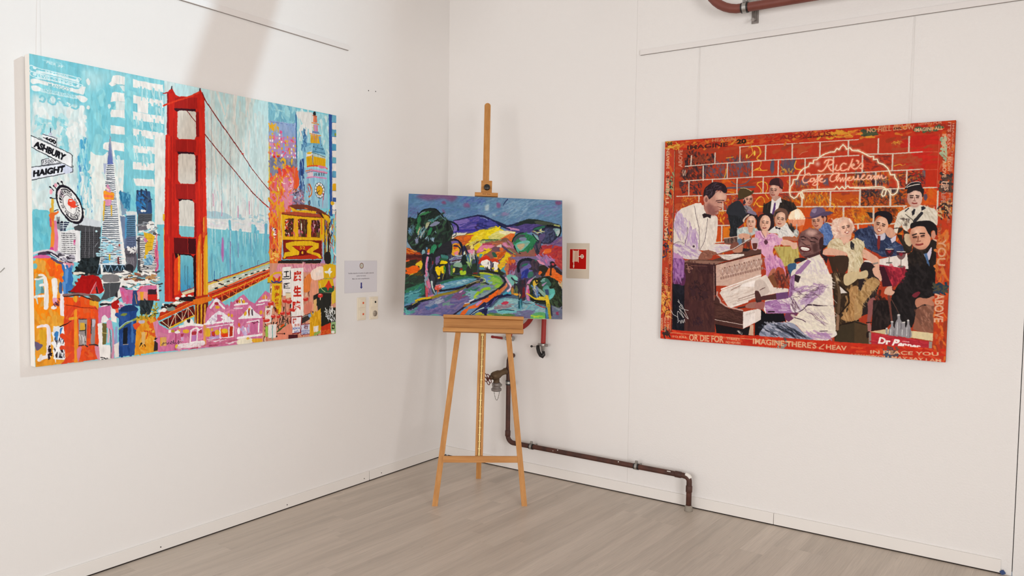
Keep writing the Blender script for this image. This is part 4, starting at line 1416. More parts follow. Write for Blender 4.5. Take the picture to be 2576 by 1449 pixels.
l 8a2a22 7.9 1012 1070 1012 1100
l 4a3a48 7.9 1031 1070 1032 1096
l efeaec 7.9 953 1108 1088 1110
l f2eef0 4.0 986 1100 1053 1101
l ece6e4 9.8 1074 1030 1107 1025 1140 1026
P dd8a3c 1090 1014 1112 994 1126 1016
l e9dfd8 4.0 1112 998 1114 1021
P d98aa0 1140 1016 1138 1022 1134 1026 1130 1026 1126 1022 1124 1016 1126 1010 1130 1006 1134 1006 1138 1010
s eee6e6 5.9 1058 1046 1090 1045 1107 1040
P dba030 900 1087 898 1092 895 1094 891 1094 888 1091 886 1086 888 1082 891 1078 895 1079 898 1082
P dba030 918 1092 917 1096 914 1100 909 1099 906 1096 904 1091 906 1086 909 1084 914 1084 917 1088
P dba030 1095 1087 1093 1093 1088 1096 1082 1096 1077 1092 1075 1086 1077 1080 1082 1076 1088 1076 1093 1080
P d9702c 960 1142 959 1148 956 1150 951 1150 948 1146 946 1140 948 1134 951 1131 955 1132 958 1136
P dfa82e 1120 1094 1118 1100 1113 1104 1106 1104 1102 1100 1100 1094 1102 1088 1106 1084 1112 1084 1118 1088
l efe9ea 7.9 1073 1129 1070 1187
l f0e6ea 5.9 1000 1132 1073 1125
p c86a96 1022 1134 1066 1130 1061 1190 1022 1192
d 7a2f4a 8 10 4.0 0 20 1034 1132 1068 1128 1068 1141 1034 1143
P efeaec 959 1172 958 1182 954 1188 948 1188 944 1182 942 1170 944 1160 948 1154 954 1154 958 1161
P f1ecee 998 1175 996 1186 992 1192 986 1192 981 1184 979 1174 981 1163 986 1156 992 1157 996 1164
d b9a2cc,c9b5d6 18 20 7.9 80 30 967 1162 1014 1160 1015 1195 968 1191
l efe8e6 11.8 944 1207 1017 1204 1096 1202
P e9e0c8 944 1217 982 1212 1027 1216 1032 1238 948 1240
P dda530 1032 1221 1066 1220 1098 1225 1098 1240 1039 1238
P e0b04a 1015 1216 1013 1219 1008 1220 1002 1220 998 1218 996 1214 998 1210 1002 1208 1008 1209 1013 1212
p d9a860 532 1168 563 1168 562 1208 532 1209
l dca52c 5.9 534 1170 534 1206
l ece6e2 11.8 631 1126 688 1119 748 1128
s ece6e2 7.9 688 1148 714 1138 728 1146
l ece6e4 6.9 688 1148 682 1205
l ece6e4 5.9 722 1145 718 1200
P a8323a 692 1156 714 1154 714 1169 694 1168
P a0324a 746 1158 744 1164 740 1167 734 1166 730 1163 728 1157 730 1152 734 1148 740 1148 744 1152
l ece4e4 5.0 728 1151 744 1144
P dfa832 678 1151 675 1156 666 1159 656 1158 648 1154 645 1148 648 1143 656 1140 666 1141 675 1145
P dfa832 633 1144 632 1146 628 1148 622 1148 618 1146 617 1142 618 1139 622 1137 628 1138 632 1140
P ebe4e0 604 1148 621 1142 631 1154 610 1156
p efe8e4 573 1138 585 1136 586 1151 573 1150
P b0982c 604 1145 603 1148 598 1150 592 1149 586 1146 585 1144 586 1140 592 1138 598 1139 603 1142
p a83a4a 633 1158 649 1158 647 1173 635 1172
p c9a2c4 635 1176 649 1175 649 1194 635 1193
p b87ab0 692 1173 716 1172 714 1200 692 1200
P e6dadc 616 1222 622 1207 688 1206 752 1202 754 1223 672 1230
P dfc040 620 1218 619 1224 615 1226 610 1226 606 1222 604 1216 606 1211 610 1208 615 1208 619 1212
l f0e8e6 5.9 684 1205 748 1203
d e9dede,d9b8c0 16 20 5.9 -5 15 622 1210 752 1208 752 1231 622 1230
l a83a48 4.0 684 1236 724 1232
P ece6e0 652 1103 682 1092 697 1099 699 1122 656 1122
p 2c2430 666 1096 684 1092 682 1111 668 1108
s 40283a 1.9 541 1199 549 1192 551 1198 543 1206 539 1202 555 1196 562 1196 566 1202 574 1193 570 1202
s 40283a 1.9 578 1202 586 1190 590 1196 580 1199 592 1204
s 40283a 1.9 594 1200 598 1186 598 1202 606 1198 610 1204 618 1199 624 1190 622 1205 628 1196 637 1200
p 7ab5c6 1135 2 1324 2 1323 92 1136 104
d 86bfcc,6faac0,9accd2 36 40 15.8 80 40 1140 11 1320 10 1318 82 1140 96
l b3d5d9 1.9 1170 34 1208 34
l b3d5d9 1.9 1185 20 1183 65
p 8fa6ca 1136 94 1318 89 1320 324 1138 341
p a98fba 1136 168 1318 162 1320 276 1137 290
l 6f86b8 4.0 1138 100 1318 98
d 86a3cc,9ab0d2 24 24 9.8 85 20 1140 108 1315 100 1316 146 1146 147
l 7fa2cc 9.8 1232 136 1236 280
p dcae2c 1155 156 1166 155 1166 166 1156 166
p b48ab4 1170 155 1180 155 1180 166 1170 166
p e8e0e2 1199 154 1210 154 1210 165 1200 166
p d98aa8 1214 154 1224 154 1224 165 1214 165
p dcae2c 1141 174 1151 173 1151 184 1141 184
p dcae2c 1156 173 1166 173 1166 184 1156 184
p d98aa8 1170 173 1180 172 1180 184 1170 184
p d98aa8 1184 172 1195 172 1195 183 1184 184
p e8e0e2 1200 172 1210 172 1210 182 1200 183
p b48ab4 1214 172 1224 172 1225 182 1214 182
p e8e0e2 1141 192 1151 191 1151 202 1141 202
p e8e0e2 1156 191 1166 190 1166 202 1156 202
p b48ab4 1185 190 1195 190 1195 200 1185 201
p dcae2c 1200 190 1210 190 1210 200 1200 200
p e8e0e2 1214 189 1225 189 1225 200 1214 200
p d98aa8 1141 209 1151 209 1152 220 1141 220
p d98aa8 1156 208 1166 208 1166 220 1156 220
p dcae2c 1170 208 1180 208 1180 219 1170 219
p dcae2c 1185 208 1195 208 1196 218 1185 218
p dcae2c 1200 207 1210 207 1210 218 1200 218
p b48ab4 1214 206 1225 206 1225 217 1214 218
p dcae2c 1141 227 1152 226 1152 238 1142 238
p d98aa8 1156 226 1166 226 1166 237 1156 238
p e8e0e2 1170 226 1180 226 1180 236 1170 237
p dcae2c 1185 226 1196 225 1196 236 1185 236
p b48ab4 1200 224 1210 224 1210 235 1200 236
p dcae2c 1214 224 1225 224 1225 234 1215 235
p b48ab4 1142 245 1152 244 1152 256 1142 256
p dcae2c 1156 244 1166 244 1166 255 1156 256
p b48ab4 1185 243 1196 242 1196 254 1185 254
p b48ab4 1200 242 1210 242 1210 252 1200 253
p d98aa8 1142 263 1152 262 1152 274 1142 274
p e8e0e2 1156 262 1166 262 1166 272 1156 274
p b48ab4 1170 262 1181 261 1181 272 1170 272
p dcae2c 1186 260 1196 260 1196 271 1186 272
p dcae2c 1200 260 1210 260 1210 270 1200 270
p e8e0e2 1215 259 1226 258 1226 270 1215 270
p dcae2c 1254 159 1262 159 1262 172 1255 172
p c08ab4 1268 159 1275 159 1275 171 1268 172
p dcae2c 1292 158 1300 158 1300 170 1293 170
p d98aa8 1306 158 1313 158 1313 170 1306 170
p dcae2c 1242 180 1250 180 1250 192 1242 192
p dcae2c 1255 180 1262 180 1262 192 1255 192
p d98aa8 1268 180 1275 180 1275 192 1268 192
p d98aa8 1280 179 1288 179 1288 192 1280 192
p dcae2c 1293 179 1300 178 1300 191 1293 191
p c08ab4 1306 178 1314 178 1314 190 1306 191
p dcae2c 1242 200 1250 200 1250 213 1242 213
p dcae2c 1255 200 1262 200 1262 212 1255 212
p c08ab4 1280 200 1288 200 1288 212 1280 212
p e8e0e2 1293 200 1300 199 1301 212 1293 212
p dcae2c 1306 199 1314 198 1314 211 1306 211
p d98aa8 1242 222 1250 221 1250 234 1243 234
p d98aa8 1256 221 1263 220 1263 233 1256 234
p dcae2c 1268 220 1276 220 1276 232 1268 233
p e8e0e2 1280 220 1288 220 1288 232 1280 232
p dcae2c 1293 220 1301 220 1301 232 1294 232
p c08ab4 1306 219 1314 219 1314 231 1306 232
p e8e0e2 1243 242 1250 242 1250 254 1243 254
p d98aa8 1256 242 1263 242 1263 254 1256 254
p dcae2c 1268 241 1276 241 1276 253 1268 254
p e8e0e2 1280 240 1288 240 1288 252 1281 253
p c08ab4 1294 240 1301 240 1301 252 1294 252
p e8e0e2 1306 240 1314 240 1314 252 1306 252
p c08ab4 1243 262 1250 262 1250 275 1243 275
p e8e0e2 1256 262 1263 262 1264 274 1256 274
p c08ab4 1268 262 1276 262 1276 274 1268 274
p dcae2c 1281 261 1288 260 1288 273 1281 274
p e8e0e2 1294 260 1302 260 1302 272 1294 273
p e8e0e2 1306 260 1314 260 1314 272 1306 272
d e0aa28 20 18 6.9 90 8 1138 108 1196 116 1212 142 1141 148
d dfa82c,d9709a,e0567a 26 12 9.8 80 40 1138 178 1310 168 1312 272 1140 282
P db5a8c 1223 143 1221 148 1216 152 1211 152 1206 150 1205 146 1206 140 1211 137 1216 136 1221 138
P d8282c 1180 278 1179 282 1174 285 1169 286 1165 284 1163 279 1164 275 1169 272 1174 271 1179 274
P d8382c 1208 272 1206 276 1200 279 1194 280 1189 278 1187 274 1189 271 1194 268 1200 268 1206 269
l 2f5a94 5.9 1314 27 1319 334
l dfc630 4.0>7.9 1139 208 1140 432
p 7f849c 1142 286 1320 272 1328 355 1142 388
d 6f7a94,9a8aa0,847a96,6a6f88 46 24 11.8 70 50 1144 290 1320 276 1323 347 1145 381
d dcae2c,e0a030 16 14 11.8 80 40 1147 289 1317 280 1318 335 1158 350
p dd6f58 1142 392 1198 358 1314 322 1344 354 1349 481 1290 544 1212 614 1144 628
d e8642a,ee8a2c,d9708c,e0563a,d9a52e,d8607a,d8848c 240 28 11.8 85 35 1142 392 1198 354 1318 322 1342 364 1340 482 1290 527 1200 615 1144 621
d e0a42c 16 40 9.8 90 6 1183 408 1229 388 1230 582 1190 584
d d97a98,dd8aa0 22 36 15.8 80 20 1234 409 1297 390 1293 516 1240 530
d f2e0d0,fff0e0 22 10 4.0 60 50 1158 374 1328 355 1316 462 1174 471
d e0463a 10 18 11.8 80 30 1198 342 1291 316 1296 368 1203 382
P e0592c 1312 324 1328 334 1340 376 1324 440 1308 410
p 8a7c98 1292 459 1367 416 1374 540 1290 527
d c8a8b4,4a4654,d9b8a8,8fb0d0,6a5a6c,c86a7a 46 18 6.9 70 50 1282 443 1367 416 1374 534 1290 527
P 9ac4dc 1316 479 1315 484 1311 488 1306 488 1302 485 1300 480 1302 475 1306 472 1311 471 1315 474
p 9fd0d6 1320 12 1548 6 1552 314 1323 334
d 8fc4ce,b3d9dc,c9dedd 50 36 15.8 80 30 1322 20 1542 12 1546 248 1325 270
P dcdbd6 1322 22 1378 15 1431 16 1432 84 1394 102 1366 88 1342 58 1325 52
d e0dfda 14 24 13.8 70 30 1326 60 1385 105 1435 98 1435 130 1332 154
p 7fb2cc 1364 118 1394 146 1386 222 1368 309 1360 225
d 3a6490,6fa6c4,4f80a8 24 24 5.9 85 20 1348 110 1386 120 1386 222 1354 226
P 26262c 1452 12 1450 20 1445 24 1439 26 1434 22 1432 16 1434 8 1439 3 1445 2 1450 6
l b35a3a 5.9 1431 26 1456 26
p dd7a52 1434 30 1459 28 1460 60 1434 62
l 8f5a6a 3.0 1450 30 1451 60
l d98a4a 5.9 1423 66 1471 68
p c58ab4 1432 75 1468 74 1466 109 1435 111
l e0a84a 4.0 1434 77 1438 108
l c8802c 3.0 1460 76 1460 106
p 6a86b0 1426 110 1474 108 1477 120 1424 121
l e08a3a 5.0 1410 127 1486 128
p dda81c 1413 133 1480 131 1486 174 1414 178
d c08a3a,b57a8a,e8b82c 14 28 4.0 90 4 1418 134 1480 134 1481 170 1419 175
p 6f9fbe 1469 134 1486 132 1492 173 1481 174
p 6aa3c0 1386 179 1495 170 1501 187 1516 208 1524 232 1426 226 1382 244
l 34607c 3.1 1428 196 1507 200
l 34607c 3.1 1425 218 1519 222
p 8abdd0 1376 206 1430 178 1428 226 1382 248
d 22303a 6 6 4.3 90 10 1380 180 1515 177 1518 212 1381 231
p e4dcd4 1384 235 1422 218 1428 256 1384 260
P dcae2c 1422 230 1420 234 1411 238 1401 239 1392 238 1390 234 1392 230 1401 227 1411 226 1420 227
l 5a4a44 3.0 1422 226 1522 242
l d9b09a 3.0 1387 256 1431 238 1522 248
p e0aa14 1384 256 1423 244 1429 303 1388 307
p e0aa14 1434 246 1522 252 1520 301 1434 300
l a87a10 2.1 1398 257 1398 304
l a87a10 2.1 1409 256 1410 303
l a87a10 2.1 1420 254 1420 302
l a87a10 2.1 1445 252 1446 300
l a87a10 2.1 1460 250 1460 298
l a87a10 2.1 1474 249 1474 296
l a87a10 2.1 1488 248 1488 296
l a87a10 2.1 1502 246 1502 294
l a87a10 2.1 1514 245 1514 293
l 7a3a2a 4.0 1428 243 1432 303
s dd4a2a 6.9 1390 307 1432 298 1466 296 1508 298 1532 306
P d97a9c 1466 293 1517 295 1528 304 1482 307
p 93bfd2 1368 315 1532 309 1541 525 1380 540
d 9ccbd8,86b4cc,a6d0da 36 32 9.8 88 10 1383 372 1530 364 1538 514 1385 522
l e0703a 5.9 1382 333 1421 321
l d48aa8 8.8 1416 324 1466 324 1532 328
l 9a5a80 3.0 1382 342 1432 328 1532 333
p dcc4cc 1391 341 1432 331 1432 359 1394 364
l cf86b0 6.9 1388 369 1438 358 1526 360
l 17171f 4.0 1444 338 1444 352
l 17171f 4.0 1455 338 1455 350
l 17171f 4.0 1469 336 1469 350
l 17171f 4.0 1480 336 1480 348
l 17171f 4.0 1494 334 1495 347
l 17171f 4.0 1509 333 1509 346
P 2f3f4a 1514 425 1513 444 1504 461 1490 472 1474 474 1459 466 1448 452 1442 434 1444 414 1452 398 1466 388 1482 386 1497 392 1509 406
P eceae6 1512 426 1510 444 1502 459 1490 469 1474 470 1460 464 1450 451 1444 434 1446 416 1454 400 1466 390 1481 388 1496 394 1506 408
l 2a2f38 3.0 1500 432 1510 433
l 2a2f38 3.0 1496 446 1504 452
l 2a2f38 3.0 1487 456 1491 466
l 2a2f38 3.0 1475 458 1474 470
l 2a2f38 3.0 1464 453 1458 462
l 2a2f38 3.0 1457 442 1448 446
l 2a2f38 3.0 1456 427 1446 426
l 2a2f38 3.0 1460 414 1452 406
l 2a2f38 3.0 1469 404 1465 393
l 2a2f38 3.0 1480 401 1482 389
l 2a2f38 3.0 1492 406 1498 396
l 2a2f38 3.0 1499 418 1508 412
P 3a4a50 1502 426 1500 441 1492 452 1481 458 1469 456 1459 446 1454 432 1456 418 1464 406 1475 402 1487 404 1497 413
P dda51c 1500 427 1498 440 1492 450 1482 456 1470 453 1462 444 1458 432 1459 418 1466 408 1476 404 1486 406 1496 414
l 2a2018 3.1 1479 430 1456 450
l c83a50 5.9>3.0 1505 445 1506 482
s d9702a 6.9 1408 402 1422 429 1420 455 1404 472
s 7a3444 3.1 1402 396 1414 430 1400 470
d c83a3a,e08a3a 4 16 5.0 80 20 1389 406 1406 404 1406 448 1390 448
p 34406c 1396 494 1412 488 1412 516 1398 517
l d9b840 3.0 1404 495 1404 512
l 3f7a9c 5.9 1471 489 1477 517
l d07a9c 4.0>1.9 1502 472 1500 527
p 3a5a96 1336 295 1354 268 1368 266 1373 441 1334 429
d 2a3a6a,6f8fb8,9cc4d4 26 36 5.9 88 8 1328 270 1368 256 1373 458 1335 460
p 2f5296 1544 0 1570 1 1572 246 1574 568 1554 569
p e4dcd4 1568 6 1600 1 1606 556 1571 557
p 6aa6be 1568 2 1600 -1 1600 40 1566 44
l 2f5296 1.9 1566 44 1598 41
p 5f9fbb 1569 82 1602 80 1602 120 1566 122
l 2f5296 1.9 1566 122 1599 120
p 4f98b8 1570 162 1602 160 1604 198 1568 200
l 2f5296 1.9 1568 200 1600 198
p 62a8bc 1572 236 1604 236 1604 268 1569 270
l 2f5296 1.9 1569 270 1602 269
p 5a9ab8 1572 314 1606 313 1606 349 1570 350
l 2f5296 1.9 1570 350 1603 349
p dca41c 1574 385 1606 384 1608 425 1572 425
l 2f5296 1.9 1572 425 1604 425
p 3a5a96 1575 463 1608 463 1608 486 1572 486
l 2f5296 1.9 1572 486 1606 486
p 3a5a96 1576 512 1609 512 1609 535 1574 534
l 2f5296 1.9 1574 534 1606 535
P 8a9a3c 1600 107 1599 112 1596 116 1591 116 1587 114 1586 109 1587 104 1590 100 1595 100 1599 102
P dcae2c 1588 496 1585 502 1578 507 1568 508 1561 504 1558 498 1560 490 1568 486 1577 486 1584 490
P ece6e0 1606 517 1602 526 1594 532 1582 534 1574 528 1570 519 1574 510 1582 504 1593 503 1602 508
p 6a4a30 1512 575 1560 591 1558 838 1510 838
d 2c241f,d9b02a,a0392c,3a5a9a,c98a9a,e3ddd2,8fbfcc,d98a2c 100 32 6.9 88 12 1512 548 1604 544 1600 896 1518 894
l dcae24 7.9 1528 648 1528 816
l 2a201c 9.8 1546 670 1542 827
l 8fb8b0 7.9 1535 714 1533 770
P 2a2422 1516 782 1554 773 1560 832 1520 836
p e3b01c 1215 575 1512 575 1514 704 1506 720 1224 711
d e8b828,dca414 20 36 7.9 88 10 1220 583 1507 582 1506 706 1226 706
P 72382a 1266 526 1293 520 1325 516 1358 515 1390 516 1429 522 1469 531 1512 548 1554 571 1544 582 1470 562 1385 542 1304 544 1277 534
p dcaa22 1272 530 1320 547 1385 544 1455 547 1452 560 1290 556
l d96a2c 5.9 1374 534 1390 537
d 6a3424 5 10 5.9 90 10 1309 534 1446 536 1446 547 1309 548
p ab4a2e 1210 564 1304 556 1504 562 1518 577 1358 580 1230 576
l 5a2418 3.5 1215 572 1358 580 1504 580
p 4a2a20 1469 550 1521 564 1533 594 1492 578
p dcae22 1492 556 1542 570 1560 594 1551 607 1512 586
p 5a3020 1241 599 1262 594 1299 594 1294 690 1242 692
p 5a2f22 1326 598 1348 592 1391 595 1390 691 1330 690
p 55281f 1419 598 1442 596 1481 598 1480 691 1418 690
d d8402c,c4708c,e9dcc9,3c2a20,8a3428 46 14 6.9 80 40 1244 603 1296 601 1292 686 1244 688
d c83a2c,d07a94,6a5a38,3c2a20 30 24 7.9 88 15 1331 602 1386 600 1386 684 1332 686
l ece2d2 6.9 1350 620 1350 652
d 3a2a24,c4708c,2c2420,8a2f2c 30 20 7.9 88 15 1422 603 1478 600 1476 684 1423 686
l e3dcc4 4.0 1442 622 1442 635
l c9b84a 2.4 1456 668 1476 667
l c9b84a 2.4 1456 676 1476 676
l c9b84a 2.4 1457 685 1476 684
l e2702a 7.9 1492 582 1494 671
d e08a3c,e0706a 10 16 5.9 85 20 1302 601 1326 600 1326 686 1297 686
l c8901c 1.9 1230 582 1232 706
l d8a018 4.0 1244 692 1480 694
p 7c2018 1226 708 1494 708 1496 811 1230 812
d 8a2418,6a1a14 16 24 9.8 0 30 1232 715 1488 713 1490 804 1235 804
p b8331c 1264 800 1472 782 1490 811 1238 812
p e2b41e 1245 726 1306 714 1415 712 1474 724 1472 751 1441 762 1430 771 1481 782 1493 804 1478 808 1464 796 1388 776 1388 760 1432 742 1426 738 1284 740 1300 748 1336 770 1333 789 1246 798 1238 808 1227 806 1238 776 1276 770 1245 748
p b32a1a 1292 742 1426 740 1388 765 1338 765
P 5a1a14 1380 776 1376 786 1366 792 1354 792 1345 786 1341 776 1344 766 1354 760 1366 759 1376 766
P 8a2418 1372 776 1370 782 1364 787 1356 787 1350 783 1348 776 1350 769 1356 764 1364 764 1370 768
P e0b82c 1364 776 1363 780 1360 783 1356 783 1352 780 1350 776 1352 772 1356 768 1360 768 1363 772
t e2b41e 0.02 1338 758 1376 758 1376 741 1338 742 52
p 2a2120 1194 816 1490 816 1488 840 1194 837
l 6a6460 1.9 1347 821 1372 822
l 6a6460 1.9 1347 828 1372 828
l c98aa0 4.0 1221 694 1222 814
l 241c1c 5.9 1214 740 1209 814
l c87f9c 5.9 1497 702 1502 818
P b58ab8 1482 836 1508 816 1520 836 1508 854
p e2702a 1139 607 1215 590 1221 698 1214 814 1194 824 1194 842 1140 832
d e8622a,ee8a2c,d8502c,dca02e,c8484a,e07a50 110 32 9.8 90 12 1142 576 1215 583 1212 814 1143 828
d dca82c,e8c060 24 51 4.0 90 3 1194 594 1220 583 1222 720 1196 782
d f0e8e2 14 8 5.9 10 30 1160 631 1180 630 1180 708 1160 708
d 3a2a5a 6 6 4.0 0 30 1160 642 1180 640 1180 678 1160 678
d 6a2420 8 8 4.0 60 50 1155 758 1176 758 1176 774 1156 774
d dfa83a,f0b860 12 16 9.8 30 60 1150 774 1206 774 1202 816 1156 820
p cf9078 1140 832 1508 836 1600 846 1600 1240 1093 1244 1098 1114 1112 1063 1142 1044
d d9b48c,b8603c,e0a080,5a3a2c,e6cdb4,c86a50,2c2420,d98a6a 240 26 7.9 88 12 1146 886 1598 896 1597 1230 1103 1232 1112 1074 1147 1054
p d68c9c 1194 837 1490 840 1474 880 1218 888 1176 883
d c87a8c,e0a8a8,b86a7c 30 24 7.9 80 30 1202 842 1488 842 1468 880 1218 884
d 4a2f24,2a1e1a,6a4a34 46 20 5.9 80 40 1102 1114 1282 1105 1278 1234 1103 1232
d 3a2a22,8a5a3c 26 44 4.0 90 4 1367 891 1462 893 1466 1139 1376 1132
P dc7c3c 1368 926 1412 892 1416 976 1368 992
P e0987a 1415 940 1463 928 1465 1072 1420 1091
P d9806a 1369 1070 1416 1046 1420 1091 1376 1122
P 3a3230 1337 1134 1420 1109 1420 1136 1343 1166
l b0a498 4.0 1337 1136 1426 1110
P 7fa4cc 1398 1118 1437 1110 1409 1135
P f0d8c8 1417 881 1474 853 1508 862 1509 916 1432 926
P e8d8cc 1482 894 1480 900 1471 904 1460 904 1452 899 1448 892 1452 886 1460 882 1470 882 1479 886
P f0e4d8 1494 880 1492 886 1486 888 1479 888 1473 885 1471 880 1473 874 1478 872 1486 872 1492 875
p dcae1c 1141 901 1176 879 1218 876 1218 939 1128 934 1126 912
P d9909c 1161 896 1202 888 1212 900 1187 913
P c93a2c 1161 904 1176 914 1187 926 1200 904 1210 907 1200 932 1172 932
s 37408c 6.9 1152 926 1166 934 1184 930 1202 934 1218 928
l 4a3a1c 2.4 1126 934 1218 939
p e0b41c 1156 940 1218 941 1214 1100 1194 1104 1172 1039 1154 1028
d c89a1a,e8c43c 14 32 5.9 88 10 1162 946 1213 948 1209 1090 1178 1035
t b02f1a 0.02 1170 976 1206 974 1205 949 1169 950 南
t b02f1a 0.02 1170 1014 1203 1012 1203 988 1170 988 海
t b02f1a 0.02 1172 1034 1200 1034 1200 1019 1172 1020 翅
t b02f1a 0.02 1170 1064 1204 1064 1203 1038 1170 1038 參
t b02f1a 0.02 1176 1098 1198 1098 1198 1072 1175 1072 有
p ebe4de 1222 854 1280 851 1282 1008 1224 1005
p ece5df 1280 862 1364 858 1364 1123 1280 1122
p e3d2ac 1244 991 1279 990 1279 1018 1245 1021
l 3a2c24 1.9 1244 991 1276 992
l 17151a 4.3 1223 916 1276 916 1275 874
t 1c1a1e 0.03 1230 908 1268 906 1267 874 1230 876 工
t 26242a 0.01 1231 969 1274 968 1273 938 1231 940 匯
t c22a1e 0.04 1294 932 1351 930 1350 874 1294 876 廣
t c22a1e 0.04 1295 1014 1350 1015 1348 954 1294 956 生
t c22a1e 0.04 1290 1096 1350 1098 1350 1037 1290 1038 隆
p 8a2a2c 1275 1122 1356 1120 1356 1132 1346 1216 1273 1217
p efe9ea 1283 1126 1350 1126 1340 1210 1281 1211
t c23a2c 0.03 1291 1160 1321 1160 1320 1131 1291 1132 隆
t b5402c 0.02 1302 1176 1338 1176 1338 1163 1302 1162 生百
t 3a4a96 0.02 1284 1194 1339 1194 1339 1180 1284 1181 KWONG_SA
t 3a4a96 0.02 1300 1210 1335 1211 1335 1200 1300 1200 GIFTS
p 8a3440 1343 1168 1410 1166 1410 1228 1344 1227
p c6c6d6 1348 1172 1410 1170 1410 1224 1349 1224
t 6a2a38 0.03 1368 1198 1396 1198 1396 1172 1368 1172 行
t 3f4a8a 0.01 1349 1210 1407 1210 1407 1202 1348 1201 KWONG_GA
t 3f4a8a 0.01 1357 1224 1408 1224 1407 1215 1357 1213 GIFTS_1
p e6dad0 1112 1065 1155 1065 1150 1143 1110 1146
t b0302a 0.02 1117 1105 1142 1104 1142 1075 1117 1076 和
p e6ddd8 1130 1154 1184 1154 1179 1226 1130 1224
p 9abf50 1112 1161 1130 1162 1128 1217 1113 1216
l 4a9a94 5.0 1244 1156 1242 1236
l 5aa49c 5.0 1158 1160 1156 1234
P e08a70 1192 1202 1278 1158 1278 1234 1190 1238
l 5a1c18 3.0 1186 1205 1238 1210
P 241c1c 1189 1220 1188 1223 1186 1224 1182 1224 1180 1222 1179 1220 1180 1217 1182 1216 1186 1216 1188 1218
P 241c1c 1241 1210 1240 1212 1238 1214 1234 1214 1232 1212 1230 1209 1232 1206 1234 1205 1238 1206 1240 1207
p 4a1c22 1262 1218 1324 1221 1324 1243 1262 1242
l 4a5a30 7.9 1189 1194 1236 1166
l d9501c 9.8 1214 1169 1230 1162
l 6a3a38 4.0 1242 1028 1243 1124
d 241a1a 12 18 3.0 0 60 1152 1118 1282 1116 1283 1159 1153 1156
P c9342c 1166 1042 1164 1049 1154 1054 1143 1054 1133 1051 1128 1045 1131 1038 1140 1034 1151 1034 1161 1036
P e88a7c 1156 1036 1154 1038 1148 1040 1142 1040 1136 1040 1133 1038 1135 1036 1140 1034 1148 1034 1153 1035
P c9342c 1287 1038 1284 1044 1274 1049 1262 1050 1250 1046 1245 1040 1248 1034 1258 1030 1270 1028 1282 1032
P e88a7c 1276 1032 1274 1034 1268 1036 1260 1036 1254 1035 1251 1034 1253 1032 1259 1030 1266 1030 1273 1030
P c9342c 1252 1032 1251 1039 1244 1044 1234 1044 1226 1040 1222 1034 1224 1028 1230 1024 1240 1023 1248 1026
P e88a7c 1244 1026 1242 1028 1238 1030 1232 1030 1227 1030 1225 1028 1226 1026 1231 1024 1236 1024 1242 1024
P c9342c 1398 1030 1396 1037 1388 1042 1376 1042 1366 1039 1362 1033 1364 1026 1372 1022 1384 1021 1393 1024
P e88a7c 1388 1024 1386 1026 1381 1028 1374 1028 1368 1028 1366 1026 1368 1024 1373 1022 1380 1022 1386 1022
P c9342c 1503 1015 1500 1022 1492 1028 1481 1028 1470 1024 1466 1018 1468 1010 1476 1005 1488 1004 1498 1008
P e88a7c 1492 1008 1490 1010 1486 1012 1478 1012 1472 1012 1470 1010 1472 1008 1477 1006 1484 1005 1490 1006
P c9342c 1300 1082 1298 1088 1292 1092 1282 1093 1274 1090 1270 1084 1272 1078 1279 1074 1288 1074 1296 1077
P e88a7c 1291 1077 1290 1078 1286 1080 1280 1080 1276 1080 1274 1078 1275 1076 1279 1074 1284 1074 1289 1075
P c9342c 1238 1098 1236 1104 1228 1108 1218 1108 1210 1105 1206 1100 1208 1094 1216 1090 1225 1090 1234 1092
P e88a7c 1228 1092 1227 1094 1222 1096 1217 1096 1212 1095 1210 1094 1212 1092 1216 1090 1222 1090 1226 1091
P c9342c 1276 1100 1274 1106 1268 1110 1258 1111 1250 1108 1247 1102 1248 1096 1255 1092 1264 1092 1272 1095
P e88a7c 1268 1095 1266 1096 1262 1098 1256 1098 1252 1098 1250 1096 1252 1094 1256 1093 1261 1092 1266 1094
P c9342c 1178 1112 1176 1117 1169 1121 1160 1122 1152 1118 1148 1113 1150 1107 1156 1104 1166 1103 1174 1106
P e88a7c 1169 1106 1168 1108 1164 1109 1158 1109 1153 1108 1151 1106 1152 1105 1157 1104 1162 1104 1167 1104
P c9342c 1209 1114 1208 1120 1202 1124 1194 1124 1186 1122 1184 1116 1185 1110 1190 1106 1198 1106 1206 1109
P e88a7c 1201 1109 1200 1111 1196 1112 1192 1112 1188 1112 1186 1110 1187 1108 1190 1107 1196 1106 1200 1108
P c9342c 1141 1130 1138 1135 1128 1139 1115 1140 1104 1136 1099 1132 1102 1126 1112 1122 1125 1121 1136 1124
P e88a7c 1130 1124 1128 1126 1122 1127 1114 1128 1108 1126 1105 1125 1107 1124 1113 1122 1121 1122 1128 1122
P c9342c 1110 1116 1109 1120 1106 1124 1102 1124 1097 1121 1095 1117 1096 1112 1099 1110 1104 1110 1108 1112
P e88a7c 1104 1112 1104 1113 1102 1114 1099 1114 1096 1114 1096 1112 1096 1111 1098 1110 1101 1110 1103 1110
p d9e0d8 1147 1054 1162 1055 1162 1068 1147 1067
p dcb022 1505 849 1554 836 1596 846 1598 907 1580 920 1509 918
P e9ece4 1517 880 1538 878 1549 863 1561 863 1561 879 1573 882 1558 895 1553 913 1544 894 1520 890
l 8ab03c 4.0 1509 921 1568 924
p dcb022 1468 933 1509 925 1592 925 1590 968 1475 982
p 2c5a3e 1472 978 1510 970 1586 964 1584 1002 1472 1000
s c9c88a 4.0 1480 947 1492 978 1519 996
P cf3a24 1547 933 1560 954 1574 977 1551 974 1540 992 1530 973 1516 970 1533 948
p d9b83c 1566 1004 1602 982 1603 1056 1570 1072
P d9b0c0 1580 930 1598 923 1598 964 1586 968
p 2a2a26 1433 1014 1476 1000 1566 1004 1562 1095 1468 1116 1462 1072 1434 1058
